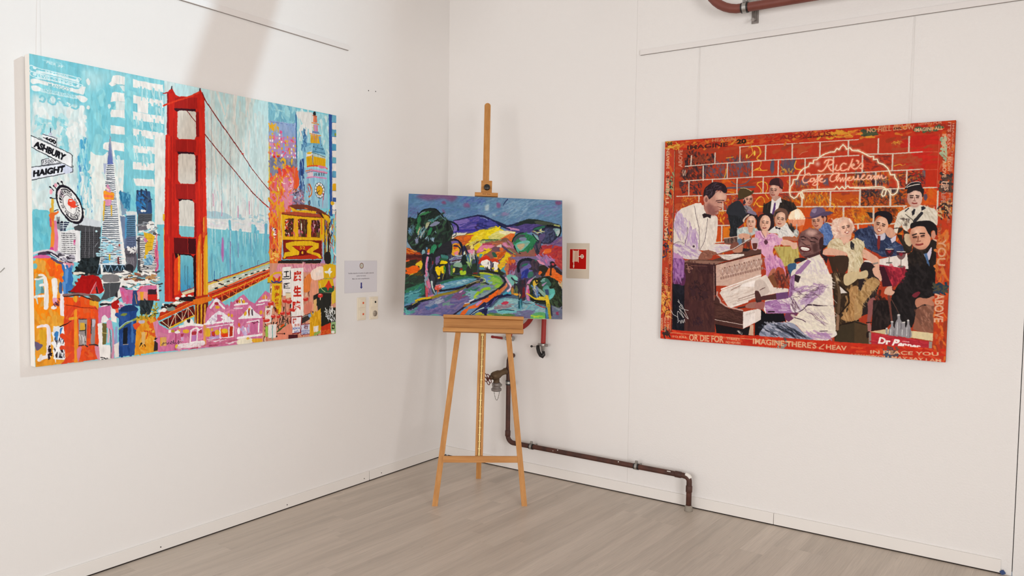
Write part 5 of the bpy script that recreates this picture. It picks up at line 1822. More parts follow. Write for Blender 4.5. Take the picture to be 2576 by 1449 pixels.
p ddb070 1436 1041 1458 1031 1457 1104 1437 1110
p 26261f 1491 1096 1600 1088 1602 1173 1490 1192
p dba21e 1409 1135 1486 1088 1490 1208 1456 1234 1408 1240
d e3ae2c,cf961a 14 40 11.8 80 20 1414 1140 1482 1106 1484 1203 1416 1220
P c9342c 1503 1017 1500 1024 1490 1028 1478 1028 1469 1023 1466 1016 1469 1008 1478 1004 1490 1005 1500 1010
P e88a7c 1493 1010 1490 1012 1485 1014 1478 1013 1472 1012 1470 1009 1472 1007 1478 1006 1485 1006 1490 1008
l e8d8b0 5.9 1484 1030 1484 1039
d eceeec 26 18 4.8 80 25 1508 1092 1598 1088 1598 1129 1512 1133
d dfe3e6 24 16 4.0 75 30 1521 1126 1571 1128 1599 1166 1530 1161
p c8391f 1490 1192 1560 1172 1561 1236 1488 1240
t d9782c 0.02 1493 1236 1555 1234 1554 1211 1493 1215 CUSTARD
p 8fae78 1563 1172 1599 1170 1600 1236 1564 1237
p 1c1c18 1569 1187 1590 1186 1590 1212 1570 1212
p b8c870 1575 1192 1584 1192 1584 1206 1576 1206
P e9e9e2 1592 1230 1590 1234 1583 1237 1574 1236 1568 1233 1565 1228 1568 1224 1574 1221 1583 1222 1590 1225
p e6dcd4 1435 1186 1470 1184 1470 1218 1436 1217
p 8fae58 1438 1226 1478 1212 1488 1226 1438 1240
l d9cfc4 1.9 1598 918 1600 1236
"""

GROUND_C = '5f86a8'
ART_C = """
p 557a9c -6 -6 498 -5 501 174 -4 194
p 5f84a4 448 -1 1006 -2 1006 166 452 160
d 5680a888,6488ac88,5674a888,6a8eb288,5a74a288 170 48 12.4 -25 18 -4 0 486 -4 489 140 272 160 226 128 156 85 0 148
d 6a94b488,5a82a888,7290b288,6682a888,7c9eb888 170 51 12.4 -30 16 454 4 1000 0 1000 150 781 124 642 170 468 120
Q 75567c 8 51 18 73 5 152 -2 308 0 305 24 277 40 228 24 171 32 114 38
Q 7a4a70 4 212 48 231 36 243 52 234 58
Q 7d5a86 6 355 56 383 40 401 68 376 72 361 68
Q 745480 4 218 91 230 93 242 116 231 116
d 4a5ea088,6878b488 20 34 8.5 -30 20 354 -2 492 -2 492 42 354 30
d 8fa6c088 10 26 4.5 -25 20 242 122 328 124 300 148 243 138
d 5a5e9077 24 31 7.3 -50 20 3 86 76 82 52 135 2 148
Q 7f5a86 4 573 32 596 39 594 65 574 63
s 2c3460 7.3>2.9 642 8 620 38 616 50
Q a8bcc6 4 498 58 522 45 519 83 499 86
Q 9ab4c2 4 546 105 563 107 566 118 552 119
d 86a8c066,93b0c466 40 62 8.5 -35 10 640 14 830 12 728 114 630 130
Q 7a5078 4 956 8 992 7 992 28 962 29
d 6a74a877,7a78a877 22 42 8.5 -30 12 816 44 992 28 992 104 845 92
d 8a7ca488 12 34 6.8 -20 12 577 86 676 100 618 125 572 112
p 3a4452 -3 354 504 335 509 564 9 634
p 5a5468 467 326 1000 330 1000 561 472 594
p 4a5c72 472 578 1000 561 1000 756 476 770
p 8a5a50 460 286 846 260 846 388 463 401
p 7a5a3c 280 250 496 214 500 370 284 378
p 544c94 294 159 386 136 442 122 494 122 496 231 286 239
d 5a4f9c,6a5aa4,44409a,4b4590 60 46 10.2 -14 8 298 162 494 128 496 214 288 230
p 7a6ab0 298 162 386 144 404 160 338 200 318 192
s 23264a 4.5>11.3 294 159 329 152 372 139 420 128 460 120 494 124
d 3a3a80 10 46 4.5 -14 5 330 175 472 140 490 157 358 200
s 3c3494 11.3>16.9 296 228 359 220 444 213 496 200
d 3a2f60 8 22 16.9 -20 10 444 176 490 174 490 208 450 210
p 3c3f8a 462 126 512 130 555 148 614 180 590 212 464 217
s 22284a 11.3>16.9 462 122 506 130 544 148 584 161 630 179
s a8bcd0 2.9 468 134 494 136 514 146
d 2c2f6c,4a4a98 20 40 11.3 8 8 466 154 567 162 564 202 467 206
p 4a4078 630 176 688 165 781 130 834 133 922 144 986 159 988 184 904 188 788 218 700 222 672 209
p 26302e 682 174 728 146 781 128 830 129 904 142 986 159 989 179 904 168 830 160 758 160 708 178
P 454d3e 822 142 874 140 962 157 944 164 846 162
p 524580 718 176 764 159 830 162 854 158 810 192 776 216 730 206
d 5a4c8c,4a3f7c 16 34 8.5 -14 12 718 178 840 162 788 210 730 206
s 24284c 14.2>8.4 625 182 660 178 688 168 714 156
p c08ab4 631 190 654 186 720 196 724 207 694 205 654 201
p 7a6aa4 614 182 630 188 654 204 694 216 642 210
d 6a5a9a 8 17 4.5 20 10 625 194 689 211 683 217 631 204
s 1e2242 7.3 584 170 619 188 660 200
p e6cf1c 464 220 570 182 599 198 626 210 700 214 692 231 649 252 592 272 528 274 466 268
p dbd57e 520 255 545 234 590 209 626 210 657 210 649 247 592 269 532 268
p e8e2b4 590 212 631 210 700 215 684 228 632 236 594 226
d e9d21a,dfc820,f0dc30 30 34 11.3 -22 12 468 226 573 184 590 200 528 243 468 260
s 8a8a58 7.3 464 213 498 208 533 202 564 190
d c8c468 12 26 4.5 -20 20 534 237 632 228 603 263 540 266
p e0c21a 372 250 416 234 462 215 496 205 498 270 418 296 373 320 384 298 418 268
d ecca14,dfc224,e8d23c 40 40 13.0 -30 14 382 250 496 214 497 260 424 296 382 312
p c0622c 282 282 326 258 372 250 417 248 412 274 376 312 356 316 332 286
d c46024,b85a30,d8692c 20 34 11.3 -25 20 304 272 412 251 384 298 356 307 332 277
P df6a20 366 264 400 252 414 260 389 280 370 284
p d9d8c4 289 250 317 235 366 236 388 230 372 247 320 255 290 278
d d4c862,c8c070 12 31 7.3 -25 20 412 291 494 254 495 294 430 324
P c9cc7a 430 324 446 301 498 276 498 299 464 326 442 340
P e4d27a 408 325 421 304 430 327 414 339
d e8c81c 8 37 11.3 -40 12 442 312 481 300 476 328 448 343
P d88aa8 391 342 436 338 431 360 408 370 391 360
P c87090 448 354 464 326 498 299 499 338 470 356
P e29ab4 464 337 498 313 498 333 476 350
d d8b41c 8 37 7.3 -25 8 446 363 499 347 500 366 448 370
P e0a82c 292 376 296 312 322 303 345 322 351 347 332 375
P d9641c 300 315 322 308 334 322 306 343
P e2828c 306 362 332 350 329 373 310 376
s 1f1f2c 11.3>16.9 278 284 310 280 336 294 353 318 366 374
s 2c2a44 8.4 302 320 330 322 346 342 338 370
P 6f62a4 284 296 318 286 333 300 299 304 285 316
l 2c2c4c 14.2 370 320 363 374
l 23243c 12.4 376 329 397 372
P cfe0d0 371 349 377 357 380 373 366 374
P 272e2c -2 160 28 153 54 158 72 122 94 102 133 91 173 92 202 106 223 134 243 150 272 166 293 199 297 236 281 279 288 307 286 335 268 380 144 388 136 340 125 336 120 369 90 370 42 352 18 334 4 304 -2 234
s 10181c 6.2 70 128 100 100 139 90 178 92 214 122 238 150
d 2c4034,1f2a26,34503c,232a30,1b2020 120 40 13.0 -55 30 3 166 78 134 139 100 208 128 272 183 281 265 249 336 86 348 8 290
P 2f6a44 60 158 76 142 88 162 80 185 66 186
d 2f6a44,34784c 12 22 10.2 -70 20 64 197 92 202 82 236 66 242
P 2f7a50 133 245 143 214 160 210 158 233 145 256 134 259
d 3a7a4c 8 34 6.2 -25 8 84 128 134 106 128 120 86 136
P 2f7c54 158 332 175 314 190 322 192 338 171 368 163 379 149 382 154 348
P 2f7050 204 322 220 304 223 318 206 335
d 3a9a74 5 22 4.5 -60 20 162 337 192 333 172 376 163 376
P 7f86a0 142 200 176 172 210 174 194 189 166 202
P d58aa8 130 168 158 159 164 168 148 174
d 5f8f94,3f7a74 10 34 6.2 -35 12 141 157 200 140 204 152 159 176
P a8ac8c 120 184 142 177 132 206 121 223 115 218
d 7fa0ac,c0b094,52828c 18 34 5.7 -65 10 76 219 115 212 112 266 75 267
l a8d0dc 3.4 180 232 186 243
d 86a8c4,a4c0d0 12 17 5.1 -80 15 123 274 174 278 174 292 129 293
d 8088a4 8 20 6.2 75 15 58 284 72 284 74 312 60 312
d 5f86a8 8 22 5.7 60 20 3 234 28 226 30 258 4 256
d 4a6a70 10 31 5.1 -65 20 24 204 47 209 37 240 26 241
P 7f98a8 1 310 10 314 33 348 19 345 2 337
s 8aa8b4 4.5>2.2 282 191 288 208 291 222
s 16202a 9.6 272 166 301 176 322 192 328 220
P 7c6cae 299 210 310 198 322 206 316 224 297 230
s 1a2028 5.1 314 235 312 252 295 262
P d9d6cc 289 253 308 250 298 258
s 5d7f88 5.1 208 128 226 145 244 158
s 8a9ab0 3.4 75 131 89 119 111 110
P 2a2a30 228 312 248 302 270 288 288 307 294 335 278 377 183 380 194 361
p 9e3a1c 0 343 19 345 48 366 87 370 94 384 -2 387
d b8481c,d8701c,c88a4a 12 34 6.8 20 12 2 348 87 370 90 382 1 384
P 7fa8b0 101 358 114 350 120 369 110 383 102 384
P d9782c 134 358 148 343 149 368 140 377
P d08aa8 135 372 149 368 146 382 135 382
p d9682c 592 269 666 224 695 228 684 268 672 283 643 256
d d8642a,c86a34,e07a3c 14 37 9.6 -40 12 592 266 692 231 678 274 632 256
P 7a5a48 606 280 614 262 643 256 672 283 690 305 678 322 650 296
P c87a9c 610 294 632 284 656 301 690 314 693 322 667 318 632 310
d d48aa8,a86a88,8a6a50 16 31 7.3 45 12 609 286 672 288 696 325 644 316
p b04058 484 296 564 296 560 304 490 310
P d9809c 470 324 500 306 564 307 541 325 490 338 470 347
P cfc8b8 578 310 604 297 610 316 592 320
d 8aa86a,7a9a5a 10 46 7.3 -2 6 477 276 592 266 592 280 480 290
s 3a4a30 4.5 483 274 534 272 586 270
d b86a48,8a5a44 14 40 8.5 -15 14 540 288 609 266 604 294 566 307
d d8b41c,e8d020 12 34 8.5 -25 15 470 353 541 325 536 342 474 367
p d9762c 576 346 628 342 639 352 600 396 568 396 559 366
d b8501c,e08a2c 12 34 8.5 -40 16 576 349 633 344 600 394 571 394
p e0c01c 639 344 670 362 628 394 608 395 628 376
P 2f5a48 548 353 568 352 582 377 562 380
p c83a20 480 386 510 368 534 382 540 398 477 400
P e8733c 480 386 502 377 496 392 482 398
p c9701c 645 394 671 371 700 362 697 392
P 4ea09c 470 364 488 366 480 384 471 386
p 4a4060 610 300 632 318 702 358 700 364 644 341 610 311
p 7f9a64 650 324 702 356 700 362 656 335
P 6b4a58 552 319 586 314 607 322 604 340 558 341
P d86a2c 596 323 616 320 622 336 604 340
P a83038 852 302 904 292 1000 296 1000 382 922 384 898 366 832 351
d b83a34,9a2c34,b0453c,a03840 60 40 11.3 -20 30 858 304 998 300 998 379 928 382 846 354
P 7a6088 922 285 956 258 1000 236 1000 296 962 295
d 8a6a80,6a5080 20 40 8.5 -30 16 870 287 950 261 998 242 998 294 875 296
P dd682c 876 346 890 320 922 316 930 328 916 345
s b0bcbc 3.4 874 346 884 335
P 2a2c40 810 194 846 173 886 168 922 167 986 162 988 225 974 237 956 255 922 282 870 284 846 274 843 231
P 86a8a8 939 186 980 185 988 210 974 234 962 226 956 215
P b0c0c0 960 206 983 194 980 226 968 232
P 383e54 889 188 933 187 956 215 950 244 922 276 881 275 869 252 892 229
d 3a4260,2c3044,4a5070 40 31 10.2 -60 20 892 192 939 192 950 226 922 274 875 270
P 2f6a54 814 194 834 182 884 169 886 180 852 193 816 200
s 16181e 12.4>5.7 904 168 944 169 986 174 988 210 974 237
P 5a5078 852 230 886 220 890 234 869 267 849 282
d b8c0b0,d4c870,8ab0b4 12 22 6.2 30 25 814 209 880 200 880 220 816 220
P 8fb4b0 814 226 846 248 843 271 828 248
s 1a1c2c 6.8 808 226 826 252 846 268
s 5a4048 7.3 808 212 834 226 846 230
P 4a9070 960 220 968 223 960 232
p a0a868 948 158 986 162 983 174 944 166
P 2f7a50 684 291 690 254 712 228 747 218 776 225 811 238 834 268 828 294 808 318 771 334 736 343 714 332 696 308
d 2f7a50,34865a,2a6a48 40 34 11.3 -45 30 758 222 828 260 826 288 782 328 760 326
P 4a4a58 690 262 718 233 758 231 758 242 718 253 692 282
P 7a809c 722 264 730 250 762 248 770 262 748 274
P 6cb4a8 702 296 716 282 759 268 791 273 782 293 742 332 716 330
P b8a884 708 304 718 292 762 288 760 302 736 329 719 321
P 7fa898 759 288 785 279 771 300 760 302
s 1d2a2c 8.4 678 277 690 251 715 227 747 218
s 1d2c2c 14.2>5.7 693 310 710 338 731 354
P 5fae96 693 294 704 302 722 346 708 338
l 28303c 15.8 846 276 849 334
d 34384c,5a4a58,2a2a34 30 34 8.5 85 15 823 289 864 284 855 342 823 346
p 2f3430 -2 387 104 384 132 521 136 644 1 648 -1 526
p 5e2420 -2 390 94 386 103 417 56 440 4 451
d 6a2a24,48201e 16 34 11.3 -10 20 2 392 90 390 92 418 4 437
P d9582c 0 424 22 420 26 430 12 442 4 440
d 2c2a20,3a3420 20 34 8.5 -15 15 4 442 64 418 65 440 5 470
p e0661c 13 470 40 455 76 451 88 476 68 504 18 511 6 484
d e86a1a,d85a18 14 34 11.3 -15 12 13 472 79 454 67 501 18 506
P d9b82c 62 444 94 420 104 434 107 453 94 478 85 456 65 452
s c0a830 10.2>4.5 24 530 37 510 67 501
d 3a3a20,5a4a20 16 31 6.8 -20 14 32 519 106 484 110 516 38 527
d 2c3a30,27302c,30523c 40 42 11.3 -15 18 2 526 106 516 106 560 4 596
p 2f6a58 2 608 100 564 122 554 128 626 98 646 80 605 6 624
d 2f6850,347a5a 20 42 10.2 -22 8 5 608 98 566 98 582 8 621
p 3a7480 0 630 96 596 92 640 76 660 0 700
d 4a8c98,5fa0a4,36707c,2f6470 40 42 9.6 -30 20 3 630 93 600 89 640 8 694
p 4a8f98 16 678 53 634 91 621 92 640 39 691
p 274448 1 711 74 682 94 676 83 692 14 740 0 757
P 22242a 104 384 144 382 172 381 194 546 194 618 172 630 152 630 128 576 114 494
P 26282c 151 426 188 380 273 378 288 516 238 540 200 552 194 607 155 548
P 34383c 152 465 186 453 188 547 166 548
d 1d2022,2c3034,3a3a48 50 42 9.6 85 8 150 410 279 394 282 516 200 546 174 602
p 6a5a88 189 397 217 385 220 410 196 447 188 430
P 3f7a74 222 379 264 383 268 402 234 406
P 2f5a40 212 402 262 403 254 414 218 413
P e6ca14 218 430 229 415 263 420 260 434 224 438
P ecc814 188 461 210 452 226 502 204 505
P ecc814 214 460 236 446 250 450 248 487 234 496 222 480
d 2f7a34 5 28 7.3 85 6 244 448 256 450 251 490 246 487
s 24241c 7.3 196 450 224 440 252 442
P d8b81c 204 524 216 516 222 524 213 530
l a8a23a 5.1>2.2 247 490 237 532
l 1f2220 4.5 226 482 221 518
l 8a2c34 6.8 172 423 171 445
s 40466a 5.7 174 442 158 476
s d980a4 12.4>16.9 136 399 132 446 134 474 134 494
s c87494 19.8>31.1 134 510 141 538 150 570 160 602 169 630
s b84a58 11.3>16.9 132 526 136 576 142 642
d 7a8a94,8a9aac 10 26 7.3 80 10 128 494 145 496 148 576 128 571
p 6a6088 152 598 168 580 180 630 152 636
s 8a4a60 5.7 148 586 158 608 160 624
P 3a4a50 160 548 172 544 194 618 180 624 168 592
s c8d8d4 11.3>2.9 169 550 176 586 194 621
l 6a6a9c 5.7 140 435 138 463
l 9aa0c0 5.1 144 398 140 424
p 433f62 282 394 291 505 280 510 274 405
d 6a6088,3a3850 20 37 6.8 85 6 273 383 296 385 293 494 276 506
d 8a9ca4,b0bcc4,6a6a90 24 34 9.6 -25 16 296 394 352 374 356 414 306 424
P 84a890 303 440 320 426 356 424 362 447 337 454 309 448
s 4a2830 7.3 296 418 324 409 352 405
P 24302a 310 468 323 451 346 458 349 480 322 492 302 488
P d8c850 301 463 315 460 312 484 302 485
l 3f6a30 14.2 294 446 294 496
P 1f2a28 355 391 369 374 386 373 393 440 376 452 356 430
P 2f5a34 360 442 388 435 388 468 366 474
P 2a2e2c 388 457 410 442 425 464 423 495 394 496
d c8c8b4,8ab060,6a7a70 14 34 6.8 80 10 392 396 426 383 422 439 396 440
P 2a3a2c 422 434 450 427 456 472 428 478
d 5a86a8,3a6a94,dcd8c8 14 37 6.2 80 8 386 373 448 371 446 416 386 407
s 12161a 5.7 440 372 449 404 450 436
P 8a2c20 343 462 360 458 363 466 349 470
P a8c82c 346 475 363 472 366 497 350 500
P a8c82c 369 477 386 474 384 496 366 500
P 7a2a28 428 486 456 480 468 490 448 497
p 282c20 288 496 350 500 423 498 508 492 508 514 395 516 283 527
d 3f6a40,2c4a34,24301c 20 42 7.3 0 8 290 500 502 492 502 509 292 527
s a8962c 4.5>10.2 426 500 457 505 491 510
P 4f8ca0 226 573 236 556 298 535 396 521 452 519 430 539 382 562 312 584 238 595
d 6aa4b4,5f8cac,7aa8b4,4f86a4 50 42 8.5 -10 8 234 570 312 540 435 522 382 557 257 588
s 2f6a54 14.2>11.3 228 556 284 536 367 519 434 511
d a8c8cc 10 28 4.0 -8 8 322 542 401 529 396 546 326 556
p 2f4e94 257 594 326 576 380 563 368 572 313 587
P cf5a50 190 580 217 565 232 573 229 592 196 599
l e0a0a8 4.5 195 572 226 565
d b86a7c,e8c8cc 6 20 5.1 -10 20 228 573 262 575 260 583 232 586
d b0502c 4 17 7.3 80 15 202 602 216 601 216 620 205 620
p 66628e 76 674 148 658 258 622 336 592 396 565 508 536 510 598 438 630 372 706 312 754 -2 762 14 740 75 695
d 6a6492,5f5f94,746898,5c5888,7a6c94 110 51 12.4 -20 14 82 676 324 606 498 548 498 581 398 656 318 746 14 756
d 7a4a6c,6f4f78 16 40 12.4 -15 14 300 626 392 612 387 640 308 640
d 7f8aa4,9aa4b4 18 42 7.3 -28 10 160 674 231 644 226 688 160 701
d 4a6a94,3f5f90 12 37 7.3 -20 14 150 701 210 692 194 714 150 720
d 6a8c84 8 31 11.3 -10 14 262 679 304 675 299 692 266 695
d 3f7a68,2f7058 14 42 10.2 -20 12 383 585 476 571 470 593 390 618
d 7aa8ac 14 37 8.5 -15 14 408 606 470 582 443 638 404 634
d 4a6a78 8 31 14.2 -30 12 248 644 298 632 290 651 254 663
P d8b0c0 344 608 369 596 358 608 347 612
s 22262a 14.2>9.6 77 679 154 658 230 628 308 606 341 592
s d0ae1c 14.2>11.3 74 670 114 656 159 649 208 640
s 8a7a2c 16.9>14.2 176 648 230 628 286 616 336 600
s 6a6234 14.2>16.9 336 598 380 574 413 559
s 20222c 11.3 224 604 285 594 340 584 382 566
s 2c2a24 16.9>11.3 396 574 436 550 469 538 508 526
s c8c0a0 3.4 413 554 452 536 497 526
s 8a7c44 4.5 452 544 480 538 508 531
s 262a34 5.7>16.9 6 708 56 696 88 678
d 22262c,2c3440,1e1e28 16 34 11.3 -28 10 37 712 94 681 83 700 46 731
p 4f9a9c 10 724 46 736 36 756 12 759
d 5fa8a4,3a6a70 10 26 7.3 40 20 7 719 46 731 33 756 8 756
s c0b43c 4.0 52 696 72 682 85 676
d 4f9088 6 37 5.1 -40 8 52 731 84 714 68 744 52 744
P 5f9a90 162 758 196 748 229 756
s 8cb81c 14.2>25.4 446 635 465 610 498 590
d a8c840 5 22 7.3 -40 8 448 622 470 610 460 638 446 640
p 6f9060 476 486 547 484 612 501 619 534 596 574 549 594 479 619
P 5f86b0 499 499 542 500 556 536 522 548 505 522
P 7fa8ac 520 529 550 528 556 544 534 551
P 5aa43c 542 504 578 500 610 524 602 546 570 536 544 517
P 8cb83c 556 548 579 538 614 543 596 574 571 569
d 6aa83c,8ab44a 24 37 9.6 10 20 544 504 608 524 602 557 548 526
s aab82c 11.3>8.4 476 484 510 485 556 494
d 6f6a98,7a80a0,5f8c90 26 40 10.2 -25 12 478 561 568 558 546 586 479 614
s 88b82c 14.2>19.8 478 605 500 585 534 580
d 7f9498 14 40 11.3 -25 10 484 616 572 586 546 620 480 641
s 22262c 14.2>11.3 607 498 636 528 611 568 563 600 480 652
s 2a2c2c 8.4 474 544 506 546 528 554
s d0cba0 3.4 477 543 497 541 511 530 502 518 482 516
P 3a3a58 477 522 496 522 494 536 477 542
P e4621c 475 690 474 677 514 648 550 617 594 582 583 610 580 627 536 658
d e8661c,d8561c 14 42 10.2 -38 8 480 680 588 590 578 624 488 684
p d08aa4 477 658 499 648 491 666 478 674
p c86a34 586 626 588 596 614 574 639 556 636 578 603 615
P cf7a4c 620 573 636 559 644 539 648 566 614 601
s 1f2140 16.9>31.1 671 613 598 629 564 650 526 686 487 731
d 2a2c5c,1f2244,4a4a80 40 42 11.3 -38 8 486 704 572 644 554 680 498 736
s c8d0dc 4.0 494 701 508 686 522 678
s 3f9ab4 11.3>19.8 626 614 648 602 674 604
s 5a9cb0 8.4 576 688 601 651 638 639
s e2662c 14.2>31.1 408 704 450 692 511 652
P df6428 354 751 372 722 406 708 400 726 379 750
s 2a2438 8.4>14.2 312 751 372 706 416 674 510 636
P a8682c 372 700 382 681 416 674 400 692
P dfdfe4 407 661 438 649 440 654 416 666
l e4e4e8 4.0 382 678 413 672
P b884b4 450 684 472 662 494 658 461 690
s 26284a 11.3>25.4 418 750 456 720 506 680
s a8c4cc 4.5>8.4 424 745 468 716 500 702
P b4b02c 446 744 474 730 490 732 485 749
P ece8e0 478 422 492 404 528 398 537 414 538 454 524 456 504 449
P c8301c 463 420 480 388 508 378 530 380 540 406 514 398 486 408 469 428
P ece8de 552 419 568 409 591 415 589 443 575 472 564 466 558 447
P c03a20 540 394 560 388 585 396 597 420 588 415 568 409 548 411
l 26242c 6.8 557 422 558 442
l 3a3444 4.0 526 412 526 428
P c8c41c 475 436 498 438 500 446 475 447
P ccb82c 549 448 564 447 564 458 552 458
P ccc02c 566 466 589 462 590 482 572 483
P 3f8c98 470 447 498 452 506 462 476 461
s 1c2420 8.4>14.2 470 472 516 471 561 478 601 484
d 2c2c24 8 26 6.8 80 20 510 454 555 456 555 472 516 471
p 2c3424 588 429 606 470 635 484 612 498 590 488
p e0bc1c 596 404 656 376 665 378 623 448 604 454 606 428
d e4c424,d8a82c 12 42 11.3 -55 10 600 406 660 379 623 445 606 448
P 4a94a0 606 462 628 439 643 433 640 475 624 473
p d8722c 646 408 674 381 700 374 697 414 658 441 644 484 640 450
d d8702c,c85a24,7a5a60 20 37 9.6 70 14 646 410 694 378 694 408 652 450
d c87a48,b86a48 12 42 9.6 80 12 643 438 658 444 646 494 638 494
p 7a6a90 656 376 846 366 962 382 998 435 904 424 818 396 720 405
s a06a8a 25.4>16.9 703 422 674 443 664 472 681 499
d 7a6a94,9a7a9c,8a3a4c 30 37 11.3 -60 20 663 438 712 419 704 448 675 494
P 74b0a8 644 500 658 488 692 493 718 520 722 531 699 548 664 560 648 534
P 7ac0b0 686 498 701 492 724 520 722 528 692 518
s 2a2c3c 8.4 676 508 692 524 727 536
s c8a0b8 11.3>16.9 638 508 653 533 670 560 670 577 654 592
s e4e0e0 4.5 659 544 674 566 668 580 648 594
P 6a4a3a 674 566 694 571 688 612 674 608
P b0803c 676 577 688 576 688 610 676 608
d 2c2a34,5a6a48 24 34 8.5 80 10 693 548 722 548 722 614 694 610
P d89a2c 688 607 720 606 720 620 694 615
P 4a4260 714 408 748 390 804 388 844 412 852 442 836 488 804 517 770 530 733 530 712 472
P 6a62a0 732 458 749 440 784 416 806 433 816 455 790 495 762 524 744 500
P 34409a 741 474 775 445 784 464 778 496 756 524 744 502
d 3a4aa0,2c3480 14 34 9.6 -60 15 744 477 775 456 776 493 750 519
P 3a6a5c 778 484 790 467 812 466 813 494 784 506
P 2f6a58 740 435 749 421 778 412 772 426
P 34705c 798 394 830 387 850 414 847 440 824 421
s 20222c 16.9 720 466 718 430 737 398 778 388 818 396
d 34303c,4a3a44 30 34 11.3 70 20 804 410 850 426 844 462 810 464
s 7fb0a0 4.5 813 506 830 494
d 5a4a6a,3a3450 30 37 10.2 80 8 722 526 776 524 764 574 724 570
P 2a2c30 722 531 767 530 745 602 752 680 729 702 720 702 722 626
d 2c2c38,3a2a34,4a2a34 40 42 10.2 88 6 724 542 770 535 762 641 726 653
p 6a2028 748 569 759 563 765 624 742 636
s c88ab0 11.3>19.8 813 512 784 534 779 574 776 607
s b87aa4 19.8>16.9 780 610 780 629 786 646
d c84a70 4 20 8.5 80 8 782 585 794 596 790 610 785 607
p 16343c 720 626 731 625 732 702 720 702
d 8a6a58,d8c060 6 17 4.0 85 10 722 606 731 608 731 625 726 626
P 262c24 793 546 813 512 848 504 899 492 940 498 974 523 994 567 998 645 997 695 963 690 906 670 842 666 800 645 794 596
d 2c3428,34402c,1f241c,3a4c34 100 42 12.4 60 30 799 546 899 498 974 528 994 578 994 686 934 678 806 645
P d8b43c 813 528 830 516 848 527 836 550 816 562
s 2a241c 8.4 828 519 836 536 850 521
P 3a6a5c 864 521 896 503 920 524 928 550 882 570 874 552
s 8ab8b0 6.2 870 512 888 509
s 7fb0a8 8.4 864 524 885 520
P b08ab4 870 546 902 528 885 548 874 557
P 5a9a90 874 571 905 548 922 570 946 568 954 596 940 624 917 642 900 631 888 598
P 5ab0a4 922 572 946 574 951 599 934 614 922 597
P 6ac0bc 917 636 922 611 946 599 940 624
P 86a898 834 561 856 572 891 601 894 628 871 610 848 586
P 34466a 814 567 836 552 848 594 854 622 831 628 816 606
d 5a86b0,7f86b0,c8c8a0 16 31 7.3 70 20 813 562 848 572 860 622 828 622
p 3a4a6c 888 576 911 575 916 606 906 620 891 598
s d8b82c 7.3>11.3 774 604 800 620 831 636 891 641
d d8c43c 6 26 7.3 10 8 860 622 888 626 888 642 860 644
s 16181a 7.3 800 640 848 650 894 648
P b8a884 980 512 1000 508 1000 567 992 558 974 537
p d8682c 904 438 934 432 1000 486 1000 508 974 523 940 490 888 492
d e0702c,d86020 20 37 11.3 50 15 904 441 998 488 994 511 974 514 922 488
l 3a2820 11.3 928 426 925 482
P 2a2428 910 424 925 400 945 397 960 419 945 436 922 438
P b8404c 930 409 945 406 948 420 936 422
p 34282c 945 428 974 441 998 466 994 483 962 464
P 302c24 852 432 888 422 910 440 888 481 870 496 853 470
P d8662c 850 468 858 459 870 468 858 484 848 482
p d890a8 838 392 861 386 899 418 890 424 856 414
d c8709c,a87aa8,8a6a98 26 42 9.6 55 12 844 380 922 372 957 400 899 421 870 411
p 9a3a3c 956 382 1000 375 1000 446 986 438 960 419
d a83c3c,b84a48 14 34 10.2 40 20 962 382 998 381 998 444 962 416
p 7aa8ae 548 702 598 651 648 636 722 642 729 702 751 652 808 654 848 677 897 692 897 764 758 759 594 736 498 734
d 86b4b8,6fa0ac,94bcbc,6a94a8,8fa8ac 120 48 10.2 -5 14 554 702 654 641 814 658 894 698 892 748 764 751 524 730
p 5a6a98 504 730 565 710 594 722 588 736 510 742
P 6ab4b8 585 726 610 706 701 714 724 719 639 732
P b83a50 612 670 638 657 660 663 644 678 621 678
P c83a64 770 715 783 710 806 718 789 722
d 9a8a90,8a7a84 16 34 9.6 -10 14 576 693 678 671 666 696 582 710
d 6f6a90,6a6c8c 40 46 10.2 -2 10 639 735 806 711 806 758 758 762
P 5aa068 806 738 843 721 883 720 894 731 892 756 806 760
d 6ac060,a8c43c 14 34 7.3 -5 10 809 747 892 739 888 758 809 760
s a8b02c 9.6 482 742 538 746 622 746 678 745
d 4f7a4c,6a8c4c 16 42 8.5 2 6 566 737 696 742 696 750 566 750
P 1f2244 498 714 526 708 521 741 526 749 507 747
s 1d2a3a 4.5 594 717 638 710 695 714
d 4a5a68 8 31 4.0 15 10 752 663 797 664 814 675 752 668
s 6fb4c0 7.3 774 701 797 678 826 670
s a83a44 4.5>7.3 828 670 860 682 888 690
p 24505c 720 653 732 653 732 700 720 702
d 3a8ca0,2a5a68 10 34 5.7 85 6 732 653 746 655 743 686 732 700
p 6c6c80 931 674 1000 695 1000 761 932 758
d 6a6a84,747488,5f6a80 30 40 10.2 -10 20 934 683 997 698 997 758 934 757
P 7a8a90 937 682 963 688 986 698 974 704
p 8a3a58 960 715 977 712 977 734 960 732
p 2a3c4c 894 676 906 686 906 758 892 758
l 2c3044 11.3 926 675 932 736
s d8b82c 19.8>25.4 900 620 906 648 911 680
s a89a2c 19.8>14.2 911 675 917 716 923 758
d 3f7aa0,5a90b0 8 34 5.7 88 6 894 704 908 703 912 758 894 758
"""

